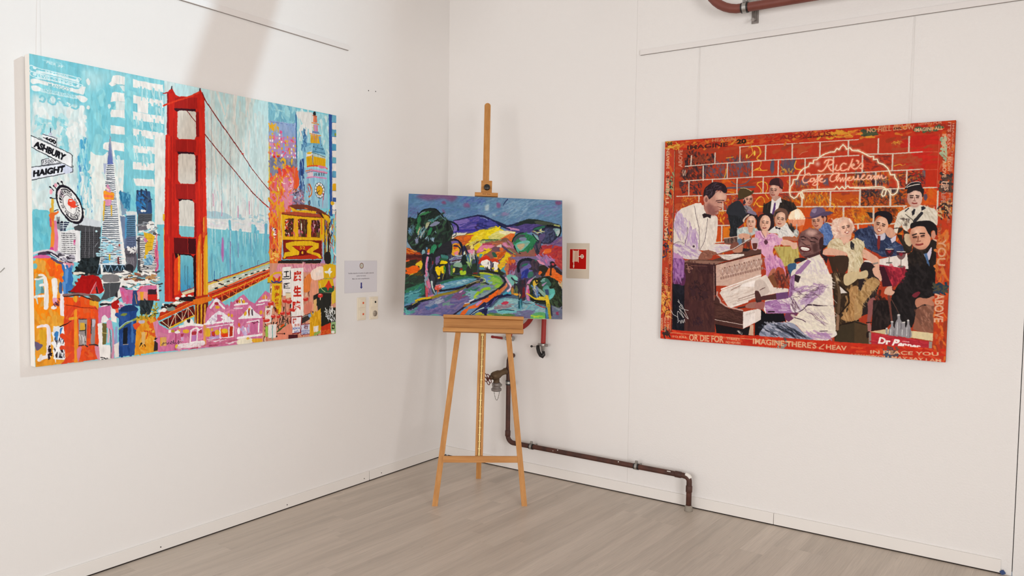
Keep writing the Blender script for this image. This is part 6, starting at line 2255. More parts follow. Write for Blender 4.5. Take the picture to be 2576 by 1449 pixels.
GROUND_R = 'c03a26'
ART_R = """
p a8381f 60 40 548 32 558 423 67 414
p a63a22 68 40 1378 28 1416 1074 90 1118
p b43822 484 20 1380 35 1396 475 496 464
p b8501c 492 337 1362 307 1371 550 498 550
d 9a3822,a8442a,ae3a22,963c28,b04a2a 260 52 18.1 -4 10 68 56 1379 40 1388 550 78 550
d c8641c,d07a24,b8501c 160 32 12.1 60 40 374 376 1346 325 1358 644 81 662
d b8281f,c42a20 60 60 20.1 -4 8 1253 40 1380 40 1382 326 1280 322
d 2a2024*.6,3a2c34*.6,1f1a20*.6,54302c*.6,7a3428*.6 187 20 9.4 70 40 126 72 164 66 285 97 316 117 232 232 106 221 102 160 124 142
d 504858*.6,5f5a6c*.6,45404c*.6 137 22 8.3 70 30 236 148 317 146 392 104 419 106 498 151 499 220 238 220
d 2c2430*.6,4a3a3c*.6 62 16 8.3 60 40 86 232 155 236 225 232 227 305 98 294
d 7a3a2a*.6,a84a2c*.6 50 22 8.3 20 30 158 96 285 103 286 139 166 138
d 5f5a68*.6 37 16 5.5 80 20 432 124 478 103 498 174 408 170
d e0a030*.6,d98a28*.6,b85a20*.6 87 16 3.4 60 50 108 320 227 320 196 383 106 394
d c24a20*.6,d0641e*.6 37 22 11.1 20 30 344 238 416 234 418 306 370 304
s 5a5262 10.0 369 277 442 276 518 276
s e0a838 3.9 495 64 502 96 479 120
s e0a838 3.9 486 63 530 63 546 98 526 126 550 140
P e6c04a 517 97 516 106 514 110 510 110 508 105 506 96 508 88 510 82 513 83 516 88
P d8b050 476 112 476 118 473 122 470 122 467 118 466 111 467 104 470 100 472 100 476 105
s e0a838 4.5 510 189 538 176 550 188
s dfa030 3.9 359 114 386 112 398 110
s dfa030 4.5 352 220 358 196 360 173
s e0a838 3.9 532 254 552 249
s e0a838 3.9 530 262 554 292 548 310
s dfa030 4.5 372 298 406 302
s dfa030 4.5 515 376 532 344 554 328
s e8ac34 4.5 532 362 544 380 557 382
s 5a5262 5.5 390 242 411 258 435 262 470 254 494 232
d c03a20*.6,5a4a54*.6 50 14 5.5 80 30 358 315 430 318 432 392 354 404
d e0a030*.6 30 11 2.8 60 50 361 324 412 317 408 376 362 384
s e0a838 3.4 517 63 534 70 541 102 524 124 548 146 538 177 520 188
s e0a838 4.5 520 184 555 190 581 190
d 5a5262*.6,4f4a5c*.6 32 25 8.3 88 6 600 146 614 146 616 198 601 198
d 5a5262*.6,4f4a5c*.6 50 28 11.1 88 6 650 146 723 147 724 201 652 200
d e0a838*.6 25 16 3.9 80 30 652 172 724 201 720 220 647 214
s e8a830 5.5 728 150 721 176 730 190 754 196
d 5a5262*.6 37 20 6.7 80 20 726 249 791 252 792 277 726 277
d 5a5262*.6 17 20 8.3 80 20 866 258 890 256 890 278 866 277
d dfa030*.6,b8501c*.6 75 14 3.4 70 40 664 246 882 280 884 308 666 303
d dfa030*.6,5a4a54*.6,b8601c*.6 112 20 4.5 80 20 777 318 894 316 896 369 773 366
d 5a3a38*.6 30 20 5.5 40 30 661 314 750 318 750 351 668 348
s e0a838 4.5 531 258 554 250 580 260 586 288 576 314 594 341
s e0a838 3.4 524 356 542 330 564 334 574 360
s c87a5a 2.8 744 120 760 108 784 104
d d8b040*.6 20 16 3.9 60 40 985 238 1030 240 1032 289 992 282
Q d9b0a0 6 845 171 843 178 838 181 832 180 826 176 824 170 826 164 831 160 838 160 843 164
d 2f262c*.6,4a3a40*.6,3a3038*.6,7a3a24*.6,d8802c*.6 162 16 5.5 60 50 1180 230 1326 229 1328 298 1216 299
d 544c58*.6,2f262c*.6,b8601c*.6 112 22 8.3 85 15 1012 224 1170 232 1172 290 1014 286
d e0a030*.6 37 11 2.8 70 40 1012 226 1170 229 1172 287 1014 284
d 2c262c*.6,3a2f34*.6,4a4048*.6 112 20 8.3 60 50 1046 312 1236 313 1236 350 1046 344
d d9a838*.6 12 14 3.4 10 20 1180 82 1228 86 1228 96 1180 93
s d9a838 3.4 1188 198 1212 192 1226 198 1236 193
d a84a30*.6 50 20 11.1 -5 15 1187 146 1300 142 1302 220 1190 214
d 6a2a28*.6 37 16 8.3 20 30 1052 142 1168 150 1175 214 1055 207
d 6a6068*.6 10 16 6.7 70 20 1312 230 1326 232 1326 262 1313 262
d 2c2428*.6,4a3a3c*.6,7a3420*.6,c8601c*.6 150 16 7.2 60 50 1046 330 1236 337 1238 389 1048 384
d c8641c*.6,d0781e*.6,7a4a2c*.6 75 16 8.3 50 40 1018 400 1098 402 1100 469 1020 470
d 4a2c20*.6,7a3a1c*.6,2c2420*.6 62 16 7.2 60 50 1113 400 1205 402 1203 470 1184 470
d e0a030*.6 25 14 3.4 80 30 1020 444 1074 434 1076 466 1020 468
p c8481a 1021 482 1104 480 1104 510 1022 509
p d0521c 1318 340 1374 300 1377 390 1320 388
p b8301c 1322 196 1383 194 1379 318 1326 316
d c24a1c*.6,d0641e*.6 37 16 11.1 60 40 1320 319 1372 306 1372 388 1322 386
P 5f4a58 1336 353 1334 362 1330 368 1326 368 1322 362 1320 352 1320 344 1324 338 1330 338 1334 344
P 2f2a2e 1059 417 1104 424 1114 442 1095 448 1076 423
l cfc0b0 5.5 430 58 548 57
l cfc0b0 5.5 124 147 286 142 550 140
l cfc0b0 5.5 106 230 234 226 362 226 552 222
l cfc0b0 5.5 78 314 227 314
l cfc0b0 5.5 367 311 555 310
l cfc0b0 6.7 433 60 434 138
l cfc0b0 6.7 160 90 158 141
l cfc0b0 6.7 296 83 295 140
l cfc0b0 6.7 230 151 231 230
l cfc0b0 6.7 366 146 367 224
l cfc0b0 6.7 502 145 503 226
l cfc0b0 6.7 422 229 423 308
l cfc0b0 6.7 149 232 150 312
l cfc0b0 6.7 210 316 210 347
l cfc0b0 6.7 348 356 348 402
l cfc0b0 6.7 285 232 284 246
l cfc0b0 5.5 292 400 393 400
l cfc0b0 5.5 517 57 844 59 1024 60
l cfc0b0 5.5 519 138 700 139 846 138 1028 138
l cfc0b0 5.5 521 224 703 224 844 224 1031 223
l cfc0b0 5.5 524 311 760 309 1034 312
l cfc0b0 7.2 570 58 570 138
l cfc0b0 7.2 706 59 708 138
l cfc0b0 7.2 843 58 844 135
l cfc0b0 7.2 978 56 979 138
l cfc0b0 7.2 638 145 639 225
l cfc0b0 7.2 773 142 774 218
l cfc0b0 7.2 910 144 910 216
l cfc0b0 7.2 562 226 563 308
l cfc0b0 7.2 699 225 700 304
l cfc0b0 7.2 836 224 837 295
l cfc0b0 7.2 972 222 972 295
l cfc0b0 7.2 764 312 764 366
l cfc0b0 7.2 902 312 902 369
l cfc0b0 5.5 1055 134 1182 139 1308 138
l cfc0b0 5.5 1012 224 1170 221 1312 220
l cfc0b0 5.5 1015 300 1183 308 1240 308
l cfc0b0 5.5 1317 308 1374 308
l cfc0b0 7.2 1114 63 1115 134
l cfc0b0 7.2 1248 62 1249 134
l cfc0b0 7.2 1180 142 1180 219
l cfc0b0 7.2 1045 140 1046 218
l cfc0b0 7.2 1244 224 1245 284
l cfc0b0 7.2 1108 223 1110 295
l cfc0b0 7.2 1177 308 1177 348
l cfc0b0 7.2 1040 308 1040 344
l cfc0b0 6.7 1018 392 1176 393 1248 392
l cfc0b0 6.7 1021 478 1103 474
l cfc0b0 6.7 1182 478 1203 476
l cfc0b0 8.9 1040 314 1040 387
l cfc0b0 8.9 1104 400 1106 474
l cfc0b0 8.9 1176 324 1178 388
l cfc0b0 8.9 1036 479 1038 500
l cfc0b0 8.9 1240 394 1238 400
l c85a44 2.8 1308 138 1374 142
l c85a44 2.8 1302 222 1371 224
l c85a44 2.8 1375 61 1374 308
l cfc0b0 7.2 1379 326 1379 449
l cfc0b0 7.2 735 386 886 388 1036 391
l cfc0b0 7.2 782 478 822 476
l cfc0b0 7.2 888 470 915 476
l cfc0b0 9.4 764 345 764 384
l cfc0b0 9.4 902 349 902 388
l cfc0b0 9.4 966 392 967 444
d d9852a*.6,e0a030*.6,a8441c*.6 112 16 3.9 60 50 740 344 1035 353 1039 472 888 460 881 392 752 387
s e8a838 4.5 530 362 542 376 572 382
s e8a838 3.9 909 374 922 380 920 410
p c24a1a 774 393 809 394 820 504 772 520 752 514
l cfc0b0 6.2 322 480 389 480
l cfc0b0 6.2 314 574 358 570
l cfc0b0 7.2 345 484 346 568
l cfc0b0 7.2 347 376 348 400
p c04a1c 312 490 340 490 342 568 314 568
p d0701e 352 490 392 487 394 544 354 556
d e8b030*.6 25 14 3.9 80 30 320 402 366 403 355 462 324 462
l f3c9a044 18.4 1028 114 996 112 986 98 970 105 965 94 953 80 942 92 936 104 924 98 914 114 896 114 872 120 852 130 831 148 815 150 813 166 796 164 790 182 768 189 752 205 742 224 736 244 718 246 715 265 704 282 700 310 706 330 723 342 736 336 747 317 764 315 772 330 770 343 758 334 755 314 766 302 792 300 920 300 930 288 943 302 956 289 968 302 982 287 992 296 1033 296
l e9dfc2 6.2 1028 114 996 112 986 98 970 105 965 94 953 80 942 92 936 104 924 98 914 114 896 114 872 120 852 130 831 148 815 150 813 166 796 164 790 182 768 189 752 205 742 224 736 244 718 246 715 265 704 282 700 310 706 330 723 342 736 336 747 317 764 315 772 330 770 343 758 334 755 314 766 302 792 300 920 300 930 288 943 302 956 289 968 302 982 287 992 296 1033 296
l f3c9a044 18.4 1009 113 1024 116 1044 125 1068 141 1082 148 1095 146 1096 162 1112 162 1118 180 1140 188 1160 208 1170 229 1174 240 1192 240 1193 254 1206 272 1211 299 1205 325 1188 339 1176 332 1168 314 1159 310 1144 312 1138 334 1143 343 1152 339 1158 316 1149 300 1129 296 1015 298
l e9dfc2 6.2 1009 113 1024 116 1044 125 1068 141 1082 148 1095 146 1096 162 1112 162 1118 180 1140 188 1160 208 1170 229 1174 240 1192 240 1193 254 1206 272 1211 299 1205 325 1188 339 1176 332 1168 314 1159 310 1144 312 1138 334 1143 343 1152 339 1158 316 1149 300 1129 296 1015 298
s f0a07a44 16.0 840 204 854 208 870 197 882 173 889 152
s f2a482 6.7 840 204 854 208 870 197 882 173 889 152
s f8c8ae 2.6 840 204 854 208 870 197 882 173 889 152
s f0a07a44 16.0 868 167 874 156 892 152 908 158 906 174 885 182
s f2a482 6.7 868 167 874 156 892 152 908 158 906 174 885 182
s f8c8ae 2.6 868 167 874 156 892 152 908 158 906 174 885 182
s f0a07a44 14.7 885 182 896 201 908 209 916 201
s f2a482 6.2 885 182 896 201 908 209 916 201
s f8c8ae 2.5 885 182 896 201 908 209 916 201
s f0a07a44 13.3 926 181 922 202 932 208 948 198
s f2a482 5.5 926 181 922 202 932 208 948 198
s f8c8ae 2.2 926 181 922 202 932 208 948 198
s f0a07a44 14.7 970 178 958 174 945 188 946 204 958 210 978 203
s f2a482 6.2 970 178 958 174 945 188 946 204 958 210 978 203
s f8c8ae 2.5 970 178 958 174 945 188 946 204 958 210 978 203
s f0a07a44 14.7 1000 156 993 179 982 208
s f2a482 6.2 1000 156 993 179 982 208
s f8c8ae 2.5 1000 156 993 179 982 208
s f0a07a44 13.3 984 195 1004 180 1008 186 996 193 1009 204 1024 202
s f2a482 5.5 984 195 1004 180 1008 186 996 193 1009 204 1024 202
s f8c8ae 2.2 984 195 1004 180 1008 186 996 193 1009 204 1024 202
s f0a07a44 12.0 1020 162 1028 168 1026 176
s f2a482 5.0 1020 162 1028 168 1026 176
s f8c8ae 2.0 1020 162 1028 168 1026 176
s f0a07a44 13.3 1012 205 1027 195 1042 177 1049 190 1044 204 1034 200
s f2a482 5.5 1012 205 1027 195 1042 177 1049 190 1044 204 1034 200
s f8c8ae 2.2 1012 205 1027 195 1042 177 1049 190 1044 204 1034 200
s f0a07a44 12.0 1018 165 1026 168 1026 178
s f2a482 5.0 1018 165 1026 168 1026 178
s f8c8ae 2.0 1018 165 1026 168 1026 178
s f0a07a44 13.3 802 227 793 216 774 226 764 245 770 262 786 262 804 250
s f2a482 5.5 802 227 793 216 774 226 764 245 770 262 786 262 804 250
s f8c8ae 2.2 802 227 793 216 774 226 764 245 770 262 786 262 804 250
s f0a07a44 12.0 818 242 804 244 802 258 816 256 820 242 824 258
s f2a482 5.0 818 242 804 244 802 258 816 256 820 242 824 258
s f8c8ae 2.0 818 242 804 244 802 258 816 256 820 242 824 258
s f0a07a44 12.0 824 258 839 240 854 226 844 243 832 276 814 275 826 262 842 256
s f2a482 5.0 824 258 839 240 854 226 844 243 832 276 814 275 826 262 842 256
s f8c8ae 2.0 824 258 839 240 854 226 844 243 832 276 814 275 826 262 842 256
s f0a07a44 12.0 842 256 858 249 860 244 850 248 850 260 866 263 874 255
s f2a482 5.0 842 256 858 249 860 244 850 248 850 260 866 263 874 255
s f8c8ae 2.0 842 256 858 249 860 244 850 248 850 260 866 263 874 255
s f0a07a44 9.3 866 232 873 228
s f2a482 3.9 866 232 873 228
s f8c8ae 1.6 866 232 873 228
s f0a07a44 13.3 938 222 918 222 900 237 898 256 911 262 928 250 941 226 926 241 932 260
s f2a482 5.5 938 222 918 222 900 237 898 256 911 262 928 250 941 226 926 241 932 260
s f8c8ae 2.2 938 222 918 222 900 237 898 256 911 262 928 250 941 226 926 241 932 260
s f0a07a44 12.0 932 260 944 244 947 264 957 245 960 264 970 246 973 260
s f2a482 5.0 932 260 944 244 947 264 957 245 960 264 970 246 973 260
s f8c8ae 2.0 932 260 944 244 947 264 957 245 960 264 970 246 973 260
s f0a07a44 12.0 973 260 988 250 990 244 980 249 983 260 1000 258 1008 242 1011 258 1028 254
s f2a482 5.0 973 260 988 250 990 244 980 249 983 260 1000 258 1008 242 1011 258 1028 254
s f8c8ae 2.0 973 260 988 250 990 244 980 249 983 260 1000 258 1008 242 1011 258 1028 254
s f0a07a44 12.0 1014 256 1028 249 1028 238
s f2a482 5.0 1014 256 1028 249 1028 238
s f8c8ae 2.0 1014 256 1028 249 1028 238
s f0a07a44 12.0 1028 238 1026 254 1036 257 1058 236 1048 239 1044 255 1059 258 1076 240
s f2a482 5.0 1028 238 1026 254 1036 257 1058 236 1048 239 1044 255 1059 258 1076 240
s f8c8ae 2.0 1028 238 1026 254 1036 257 1058 236 1048 239 1044 255 1059 258 1076 240
s f0a07a44 12.0 1086 240 1073 240 1069 256 1081 256 1088 241 1088 260 1103 242 1104 258 1115 242 1116 256
s f2a482 5.0 1086 240 1073 240 1069 256 1081 256 1088 241 1088 260 1103 242 1104 258 1115 242 1116 256
s f8c8ae 2.0 1086 240 1073 240 1069 256 1081 256 1088 241 1088 260 1103 242 1104 258 1115 242 1116 256
s f0a07a44 12.0 1116 258 1122 240 1126 256 1134 240 1138 256 1150 254 1154 249
s f2a482 5.0 1116 258 1122 240 1126 256 1134 240 1138 256 1150 254 1154 249
s f8c8ae 2.0 1116 258 1122 240 1126 256 1134 240 1138 256 1150 254 1154 249
P f0d9b8 698 446 708 417 724 400 741 396 758 404 774 427 784 450 759 458 720 457
P f6ecd6 730 406 746 404 758 430 748 452 732 446
p dc8a66 696 454 784 452 779 483 744 488 704 480
d e8a886*.6,c87a5a*.6 50 20 2.2 88 4 698 457 781 455 776 480 704 477
p d0622c 754 486 776 480 769 514 756 520
p b8a860 626 594 752 590 760 650 738 685 705 692 677 698 652 629
d a8924c*.6,c8bc74*.6,968044*.6 37 34 6.7 85 8 629 600 746 596 738 679 682 692
d 2a2a2c*.6 25 20 11.1 60 30 688 480 727 492 744 520 712 520
P 34323a 695 428 708 406 730 378 684 360 660 359 640 398
l 9aa0a4 5.5 742 477 742 502
P b8bcb8 728 514 738 502 752 512 753 531 740 542 728 531
d e6e2d8*.6,6a6a6a*.6 17 14 3.4 80 20 725 508 752 508 754 542 726 540
P 26282c 378 382 420 366 462 396 486 414 464 467 435 496 430 538 390 540 392 490 379 436
d 30343a*.6,1c1e22*.6 50 25 7.2 75 20 380 386 462 405 433 534 394 534
P 2c2e34 376 420 380 376 425 347 450 360 480 422
P cf9a84 511 344 506 362 494 374 477 373 464 361 458 342 462 323 476 312 492 312 506 324
Q 8a5a50*.67 4 496 318 510 334 509 360 496 374 498 350
Q f2cfb6*.67 4 486 324 502 324 500 335 488 335
l 2f2220 2.8 474 336 484 335
l 3a2420 3.2 476 341 484 342
l 8a5a50 1.8 476 344 484 345
l 2f2220 2.8 494 336 505 337
l 3a2420 3.2 496 342 504 342
l 8a5a50 1.8 496 346 504 346
s 8a5a50 3.0 492 342 494 352 489 353
l 8a5a50 2.5 488 354 496 354
s 8a3a34 4.2 484 360 492 362 499 361
Q 8a5a50*.5 3 472 366 485 370 498 367 494 375 478 375
P 3a2c34 428 344 461 339 473 360 456 366 466 324 436 324
P 4a3c26 430 326 433 294 454 277 483 287 501 296 514 294 508 312 472 330 443 338
s c8b080 3.4 442 280 471 282 501 298
P 8a8488 462 374 492 378 510 396 498 414 480 401
d c8c4c8*.6,5a4a60*.6 17 16 3.9 50 30 462 372 515 378 513 422 480 422
p 2c2624 564 414 568 374 616 346 659 342 724 366 741 395 698 417 686 436 608 436
d 4a3a2c*.6,201c1c*.6 50 25 7.2 70 20 568 377 616 349 730 372 736 395 686 411 596 421
p e2dcd8 610 340 659 342 646 390 618 421 604 415
p 5a3a70 624 358 631 352 630 396 622 424 613 424
P cf9c88 650 302 643 324 629 338 612 336 600 320 596 296 602 273 616 260 632 262 645 278
Q 8a5c52*.67 5 612 266 597 284 597 316 610 336 608 305
Q f2cfb6*.67 4 607 273 624 274 622 288 610 287
l 2f2220 2.9 602 288 614 288
l 3a2420 3.5 604 295 612 296
l 8a5c52 1.9 604 300 612 300
l 2f2220 2.9 623 289 634 292
l 3a2420 3.5 624 298 632 298
l 8a5c52 1.9 624 302 632 302
s 8a5c52 3.1 616 296 614 309 612 310
l 8a5c52 2.6 610 311 620 312
s 8a3a34 4.5 608 320 616 322 624 322
Q 8a5c52*.5 3 608 328 621 332 634 330 629 340 612 338
P c89080 663 300 662 308 658 314 653 314 648 308 647 300 648 291 652 286 657 286 661 292
P 3a2428 594 269 602 244 625 233 650 237 665 258 664 292 652 286 643 276 618 270
P 7a3438aa 644 236 665 252 666 280 654 277
p b89080 610 330 650 328 656 362 617 362
p dcd6d2 614 344 628 356 656 332 662 362 612 361
P b8c0bc 429 508 446 494 482 488 536 497 545 518 507 538 496 567 436 568 432 532
d d6dcd6*.6,8f9c9c*.6 30 25 5.0 60 30 432 505 530 497 507 532 442 538
P cf9c84 438 532 466 523 504 532 508 546 478 558 445 550
P 5f7a94 436 556 460 556 455 591 434 591
P 2a2024 476 450 480 417 510 406 540 433 544 476 532 491 534 453 504 430 481 440
P dcb09a 530 466 526 487 513 500 498 499 485 485 480 464 486 442 498 430 514 430 526 444
Q a87860*.67 4 494 434 482 452 482 482 495 499 493 471
Q f2cfb6*.67 4 496 442 510 442 509 456 498 455
l 2f2220 2.6 490 456 500 456
l 3a2420 3.0 491 462 498 462
l a87860 1.6 490 466 498 466
l 2f2220 2.6 508 456 518 458
l 3a2420 3.0 510 463 517 464
l a87860 1.6 510 467 517 468
s a87860 2.9 504 462 502 474 500 476
l a87860 2.4 498 476 507 477
s 8a3a34 4.0 496 484 504 486 510 485
Q a87860*.5 3 492 492 505 496 518 492 512 502 498 501
P 7f7288 480 412 504 400 528 412 531 427 504 420
P cbb4a4 458 455 472 434 492 420 492 429 472 446 467 464
p cf9c84 488 494 518 494 512 520 495 520
P 2c2024 540 502 536 454 552 426 584 418 616 432 628 464 624 496 604 508 596 525 564 513
P e2b49c 608 472 602 497 587 512 569 510 556 494 551 468 558 442 572 428 590 430 604 446
Q b07c66*.67 5 568 434 553 454 553 490 566 510 565 477
Q f2cfb6*.67 4 570 442 586 444 584 459 572 458
l 2f2220 3.0 562 460 574 458
l 3a2420 3.6 564 466 572 468
l b07c66 1.9 563 472 572 472
l 2f2220 3.0 584 460 596 462
l 3a2420 3.6 585 468 594 469
l b07c66 1.9 584 473 594 474
s b07c66 3.4 578 468 576 482 574 483
l b07c66 2.8 572 484 582 484
s 8a3a34 4.8 568 494 576 496 585 494
Q b07c66*.5 4 564 501 578 506 593 504 586 514 570 512
p dcae98 560 508 601 510 602 554 576 554
P d6a0bc 529 524 558 510 576 554 604 525 638 528 679 560 666 582 634 588 624 618 630 646 584 647 542 601 530 589
d e6bccf*.6,c088b0*.6,b878ac*.6 62 28 6.1 50 40 532 524 638 531 662 577 624 600 542 595
P dcae98 665 566 690 556 730 571 746 571 747 600 725 605 713 588 674 586
P cc90b4 584 650 648 646 682 686 690 758 602 760 592 717
d dca8c4*.6,b070a4*.6,9a5a94*.6 50 34 7.2 70 25 588 653 648 649 683 700 684 758 605 758
P b06a54 602 760 621 714 641 713 630 760
P a84a34 644 713 658 701 684 714 690 758 639 759
P 5a3442 576 566 588 557 597 572 586 583
s 9a5a84 2.8 546 519 574 551 602 557 610 542
s 4a3038 2.2 560 510 579 545
P d9d6d0 598 519 626 490 648 479 688 468 705 497 728 526 723 542 668 548 650 542 644 525
d eceae4*.6,b0b0b0*.6 30 25 5.5 60 30 632 496 694 474 717 531 650 540
P d8ac94 688 456 680 478 662 490 644 486 632 469 630 445 638 422 656 412 674 415 686 432
Q a4755f*.67 6 650 416 633 434 630 466 642 486 643 456
Q f2cfb6*.67 4 651 424 668 428 665 442 652 439
l 2f2220 3.2 642 439 654 440
l 3a2420 3.8 642 446 650 448
l a4755f 2.0 642 450 650 452
l 2f2220 3.2 664 442 676 446
l 3a2420 3.8 664 450 673 452
l a4755f 2.0 664 454 672 456
s a4755f 3.5 657 448 654 461 652 462
l a4755f 2.9 650 462 660 464
s 8a3a34 5.0 646 470 654 474 662 474
Q a4755f*.5 4 640 478 654 484 670 483 662 492 644 488
P 6a4c40 622 432 627 407 652 390 686 400 698 428 690 456 683 451 680 422 652 408 630 416 626 462
p 26222a 632 484 646 494 660 494 658 505 646 498 635 500
P a8664c 673 542 706 540 746 548 746 562 712 560 679 554
P 5670a4 850 509 883 470 913 493 922 537 902 576 874 590 859 554
d 6a86bc*.6,3f5688*.6 50 30 5.5 50 25 852 509 886 473 919 526 897 576 870 584
P cf9880 871 459 868 482 856 498 840 500 824 486 815 464 818 441 830 426 847 424 862 436
Q 96604e*.67 6 826 432 815 452 820 484 837 500 830 470
Q f2cfb6*.67 4 822 440 838 438 839 452 826 454
l 2f2220 3.2 820 456 832 453
l 3a2420 3.8 823 462 831 461
l 96604e 2.0 824 466 832 466
l 2f2220 3.2 842 452 853 452
l 3a2420 3.8 844 460 852 459
l 96604e 2.0 844 464 853 464
s 96604e 3.5 835 460 834 474 834 475
l 96604e 2.9 832 476 842 475
s 8a3a34 5.0 832 485 840 486 847 483
Q 96604e*.5 4 833 492 848 494 860 490 856 500 840 502
P 3a2428 861 440 871 420 888 432 888 465 878 459 869 445
P c08a74 886 451 884 459 881 464 877 464 874 459 872 451 873 442 876 438 880 438 884 443
P 665470 808 438 810 408 822 394 849 390 873 398 879 415 848 434
P 54445f 772 442 808 442 848 426 884 412 916 416 908 426 877 437 861 434 818 447
P 8a7a94 812 410 822 397 838 398 831 420
P d8b4a0 912 482 922 454 945 446 971 442 1000 452 1016 478 1022 504 1009 521 1002 554 958 548 936 554 916 520
d e6cab8*.6,c89888*.6,f0dccb*.6 75 20 7.2 40 50 914 465 950 446 1007 461 1016 510 943 542 919 520
P e3b8a2 1008 489 1010 514 999 532 982 536 964 526 952 504 951 478 962 460 979 456 997 467
Q b8846e*.67 6 984 461 1004 477 1011 510 1002 531 996 500
Q f2cfb6*.67 5 966 474 984 470 986 484 974 488
l 2f2220 3.5 962 492 974 488
l 3a2420 4.2 966 498 974 496
l b8846e 2.2 966 502 975 500
l 2f2220 3.5 984 485 996 484
l 3a2420 4.2 988 492 996 490
l b8846e 2.2 988 497 996 495
s b8846e 3.9 981 494 984 507 982 510
l b8846e 3.2 980 511 990 508
s 8a3a34 5.5 978 518 988 523 994 514
s efe6da 3.9 982 520 988 520 992 516
Q b8846e*.5 4 974 530 989 530 1002 522 1000 534 982 538
p dcae98 953 540 1002 540 1000 576 980 584 959 559
P cdbb98 897 582 910 560 932 548 959 554 980 584 1005 559 1042 559 1048 747 1001 748 996 680 987 622 940 609 900 604
d dccfae*.6,ae9a76*.6,e6dcc2*.6 75 30 6.7 60 30 902 576 959 556 980 586 1038 564 1043 700 1004 690 986 620 914 604
P d6a68e 874 620 884 604 918 598 986 620 987 634 946 636 878 632
P 2c2a2e 1006 562 1029 586 1043 597 1044 619 1022 606 1006 598
p 2a2024 860 579 898 587 876 604 874 629 902 642 894 676 862 629
p 3a2a20 899 640 928 640 948 714 986 748 934 750 922 709
P 3c2c22 928 642 992 638 999 680 990 713 964 736 942 692
p 33261c 920 725 1047 722 1058 1067 946 1076 944 924
d 4a3826*.6,2a2018*.6,5a442c*.6 112 25 9.4 60 40 922 730 1046 727 1056 1056 952 1064
P a47c50 1003 811 1050 792 1054 946 1018 964 972 951 1006 904
d c49a68*.6,8a6238*.6,b48a58*.6 62 39 7.2 75 20 1006 808 1048 796 1053 946 1018 954 982 948
l 5a4634 13.9 936 730 962 818 960 935
l 2a1e16 6.7 958 780 1003 819 1008 872 960 940
l 241a14 7.2 967 988 1054 957
l 8a6a54 13.9 958 940 958 1008
p d8d0c8 961 790 966 793 998 822 968 826
d d0b890*.6 17 16 3.4 70 20 941 730 959 730 960 768 945 768
p 3c3224 972 987 1055 965 1058 1072 946 1073
P c8b48c 985 728 1046 710 1048 744 1002 784 981 773
p 2c3450 1022 520 1037 504 1106 488 1130 542 1161 520 1184 544 1211 563 1240 584 1253 610 1246 626 1214 637 1150 638 1133 624 1075 596 1056 558 1024 555
d 3a4668*.6,222840*.6,4a5878*.6 100 30 7.2 60 30 1027 514 1106 490 1125 616 1080 593 1028 547
d 3a4668*.6,26304a*.6,5a6a88*.6 62 30 7.2 40 30 1162 558 1211 566 1246 610 1213 632 1145 628
P c0bcc8 1114 522 1128 531 1156 518 1162 547 1143 558 1123 547
p 7a2c28 1128 534 1140 536 1139 595 1132 608 1126 584
P dcac90 1172 494 1160 518 1142 528 1123 524 1110 504 1109 476 1120 453 1138 442 1158 448 1170 468
Q a8745c*.67 6 1133 448 1114 464 1108 499 1120 522 1123 490
Q f2cfb6*.67 6 1132 456 1151 462 1146 476 1132 472
l 2f2220 4.0 1122 471 1135 473
l 3a2420 4.7 1122 478 1131 481
l a8745c 2.5 1122 483 1130 486
l 2f2220 4.0 1146 476 1158 482
l 3a2420 4.7 1146 485 1155 488
l a8745c 2.5 1145 490 1154 492
s a8745c 4.3 1138 482 1134 496 1131 497
l a8745c 3.6 1129 498 1140 500
s 8a3a34 6.2 1125 504 1132 514 1142 509
s efe6da 4.3 1127 506 1133 510 1140 510
Q a8745c*.5 4 1118 513 1134 522 1150 522 1142 530 1122 526
P 1f1a20 1110 450 1112 424 1138 414 1172 420 1190 441 1186 470 1174 480 1166 456 1154 446 1129 437 1117 445 1110 466
P cf9c82 1160 510 1180 494 1202 510 1205 531 1186 547 1166 531
p ccc6d4 1184 552 1210 531 1208 558 1192 571
p d8d0c0 1198 488 1213 426 1238 408 1264 395 1310 388 1332 396 1370 408 1383 434 1385 490 1357 470 1288 468 1266 500 1252 516 1234 494 1232 478 1218 500 1212 526 1200 515
d e4dccd*.6,b8ac98*.6,c8beac*.6 75 28 6.7 75 25 1203 478 1220 420 1355 408 1378 434 1380 480 1310 458 1256 510
p 26242a 1272 419 1281 406 1288 408 1284 432 1275 440
p 2a2830 1311 399 1322 394 1332 404 1314 417
l 2a2830 4.5 1258 403 1244 418
l 2c2a30 13.9 1314 428 1286 466
l 3a3830 2.8 1246 432 1276 458 1283 471
l 3a3830 2.8 1283 458 1312 432
P d6b0a0 1315 355 1310 382 1294 398 1274 397 1257 380 1250 353 1255 326 1271 310 1291 311 1308 328
Q 9c7468*.67 7 1266 317 1251 339 1254 376 1271 397 1266 362
Q f2cfb6*.67 6 1270 326 1290 327 1288 342 1274 342
l 2f2220 4.3 1262 344 1276 343
l 3a2420 5.0 1264 352 1274 352
l 9c7468 2.7 1264 356 1274 357
l 2f2220 4.3 1287 343 1300 346
l 3a2420 5.0 1290 352 1298 352
l 9c7468 2.7 1290 358 1299 358
s 9c7468 4.7 1281 352 1282 366 1278 368
l 9c7468 3.9 1276 369 1287 370
s 8a3a34 6.6 1273 379 1282 381 1292 380
Q 9c7468*.5 4 1268 388 1284 392 1300 388 1294 400 1274 400
P 2a2224 1248 326 1258 306 1314 308 1320 340 1314 352 1308 329 1282 320 1255 332
p 242024 1238 308 1244 292 1276 278 1304 280 1310 298 1315 314 1273 306 1240 314
s d8d0c4 3.9 1247 303 1270 294 1300 290
s e0dcd4 2.2 1240 303 1262 283 1290 278 1304 282
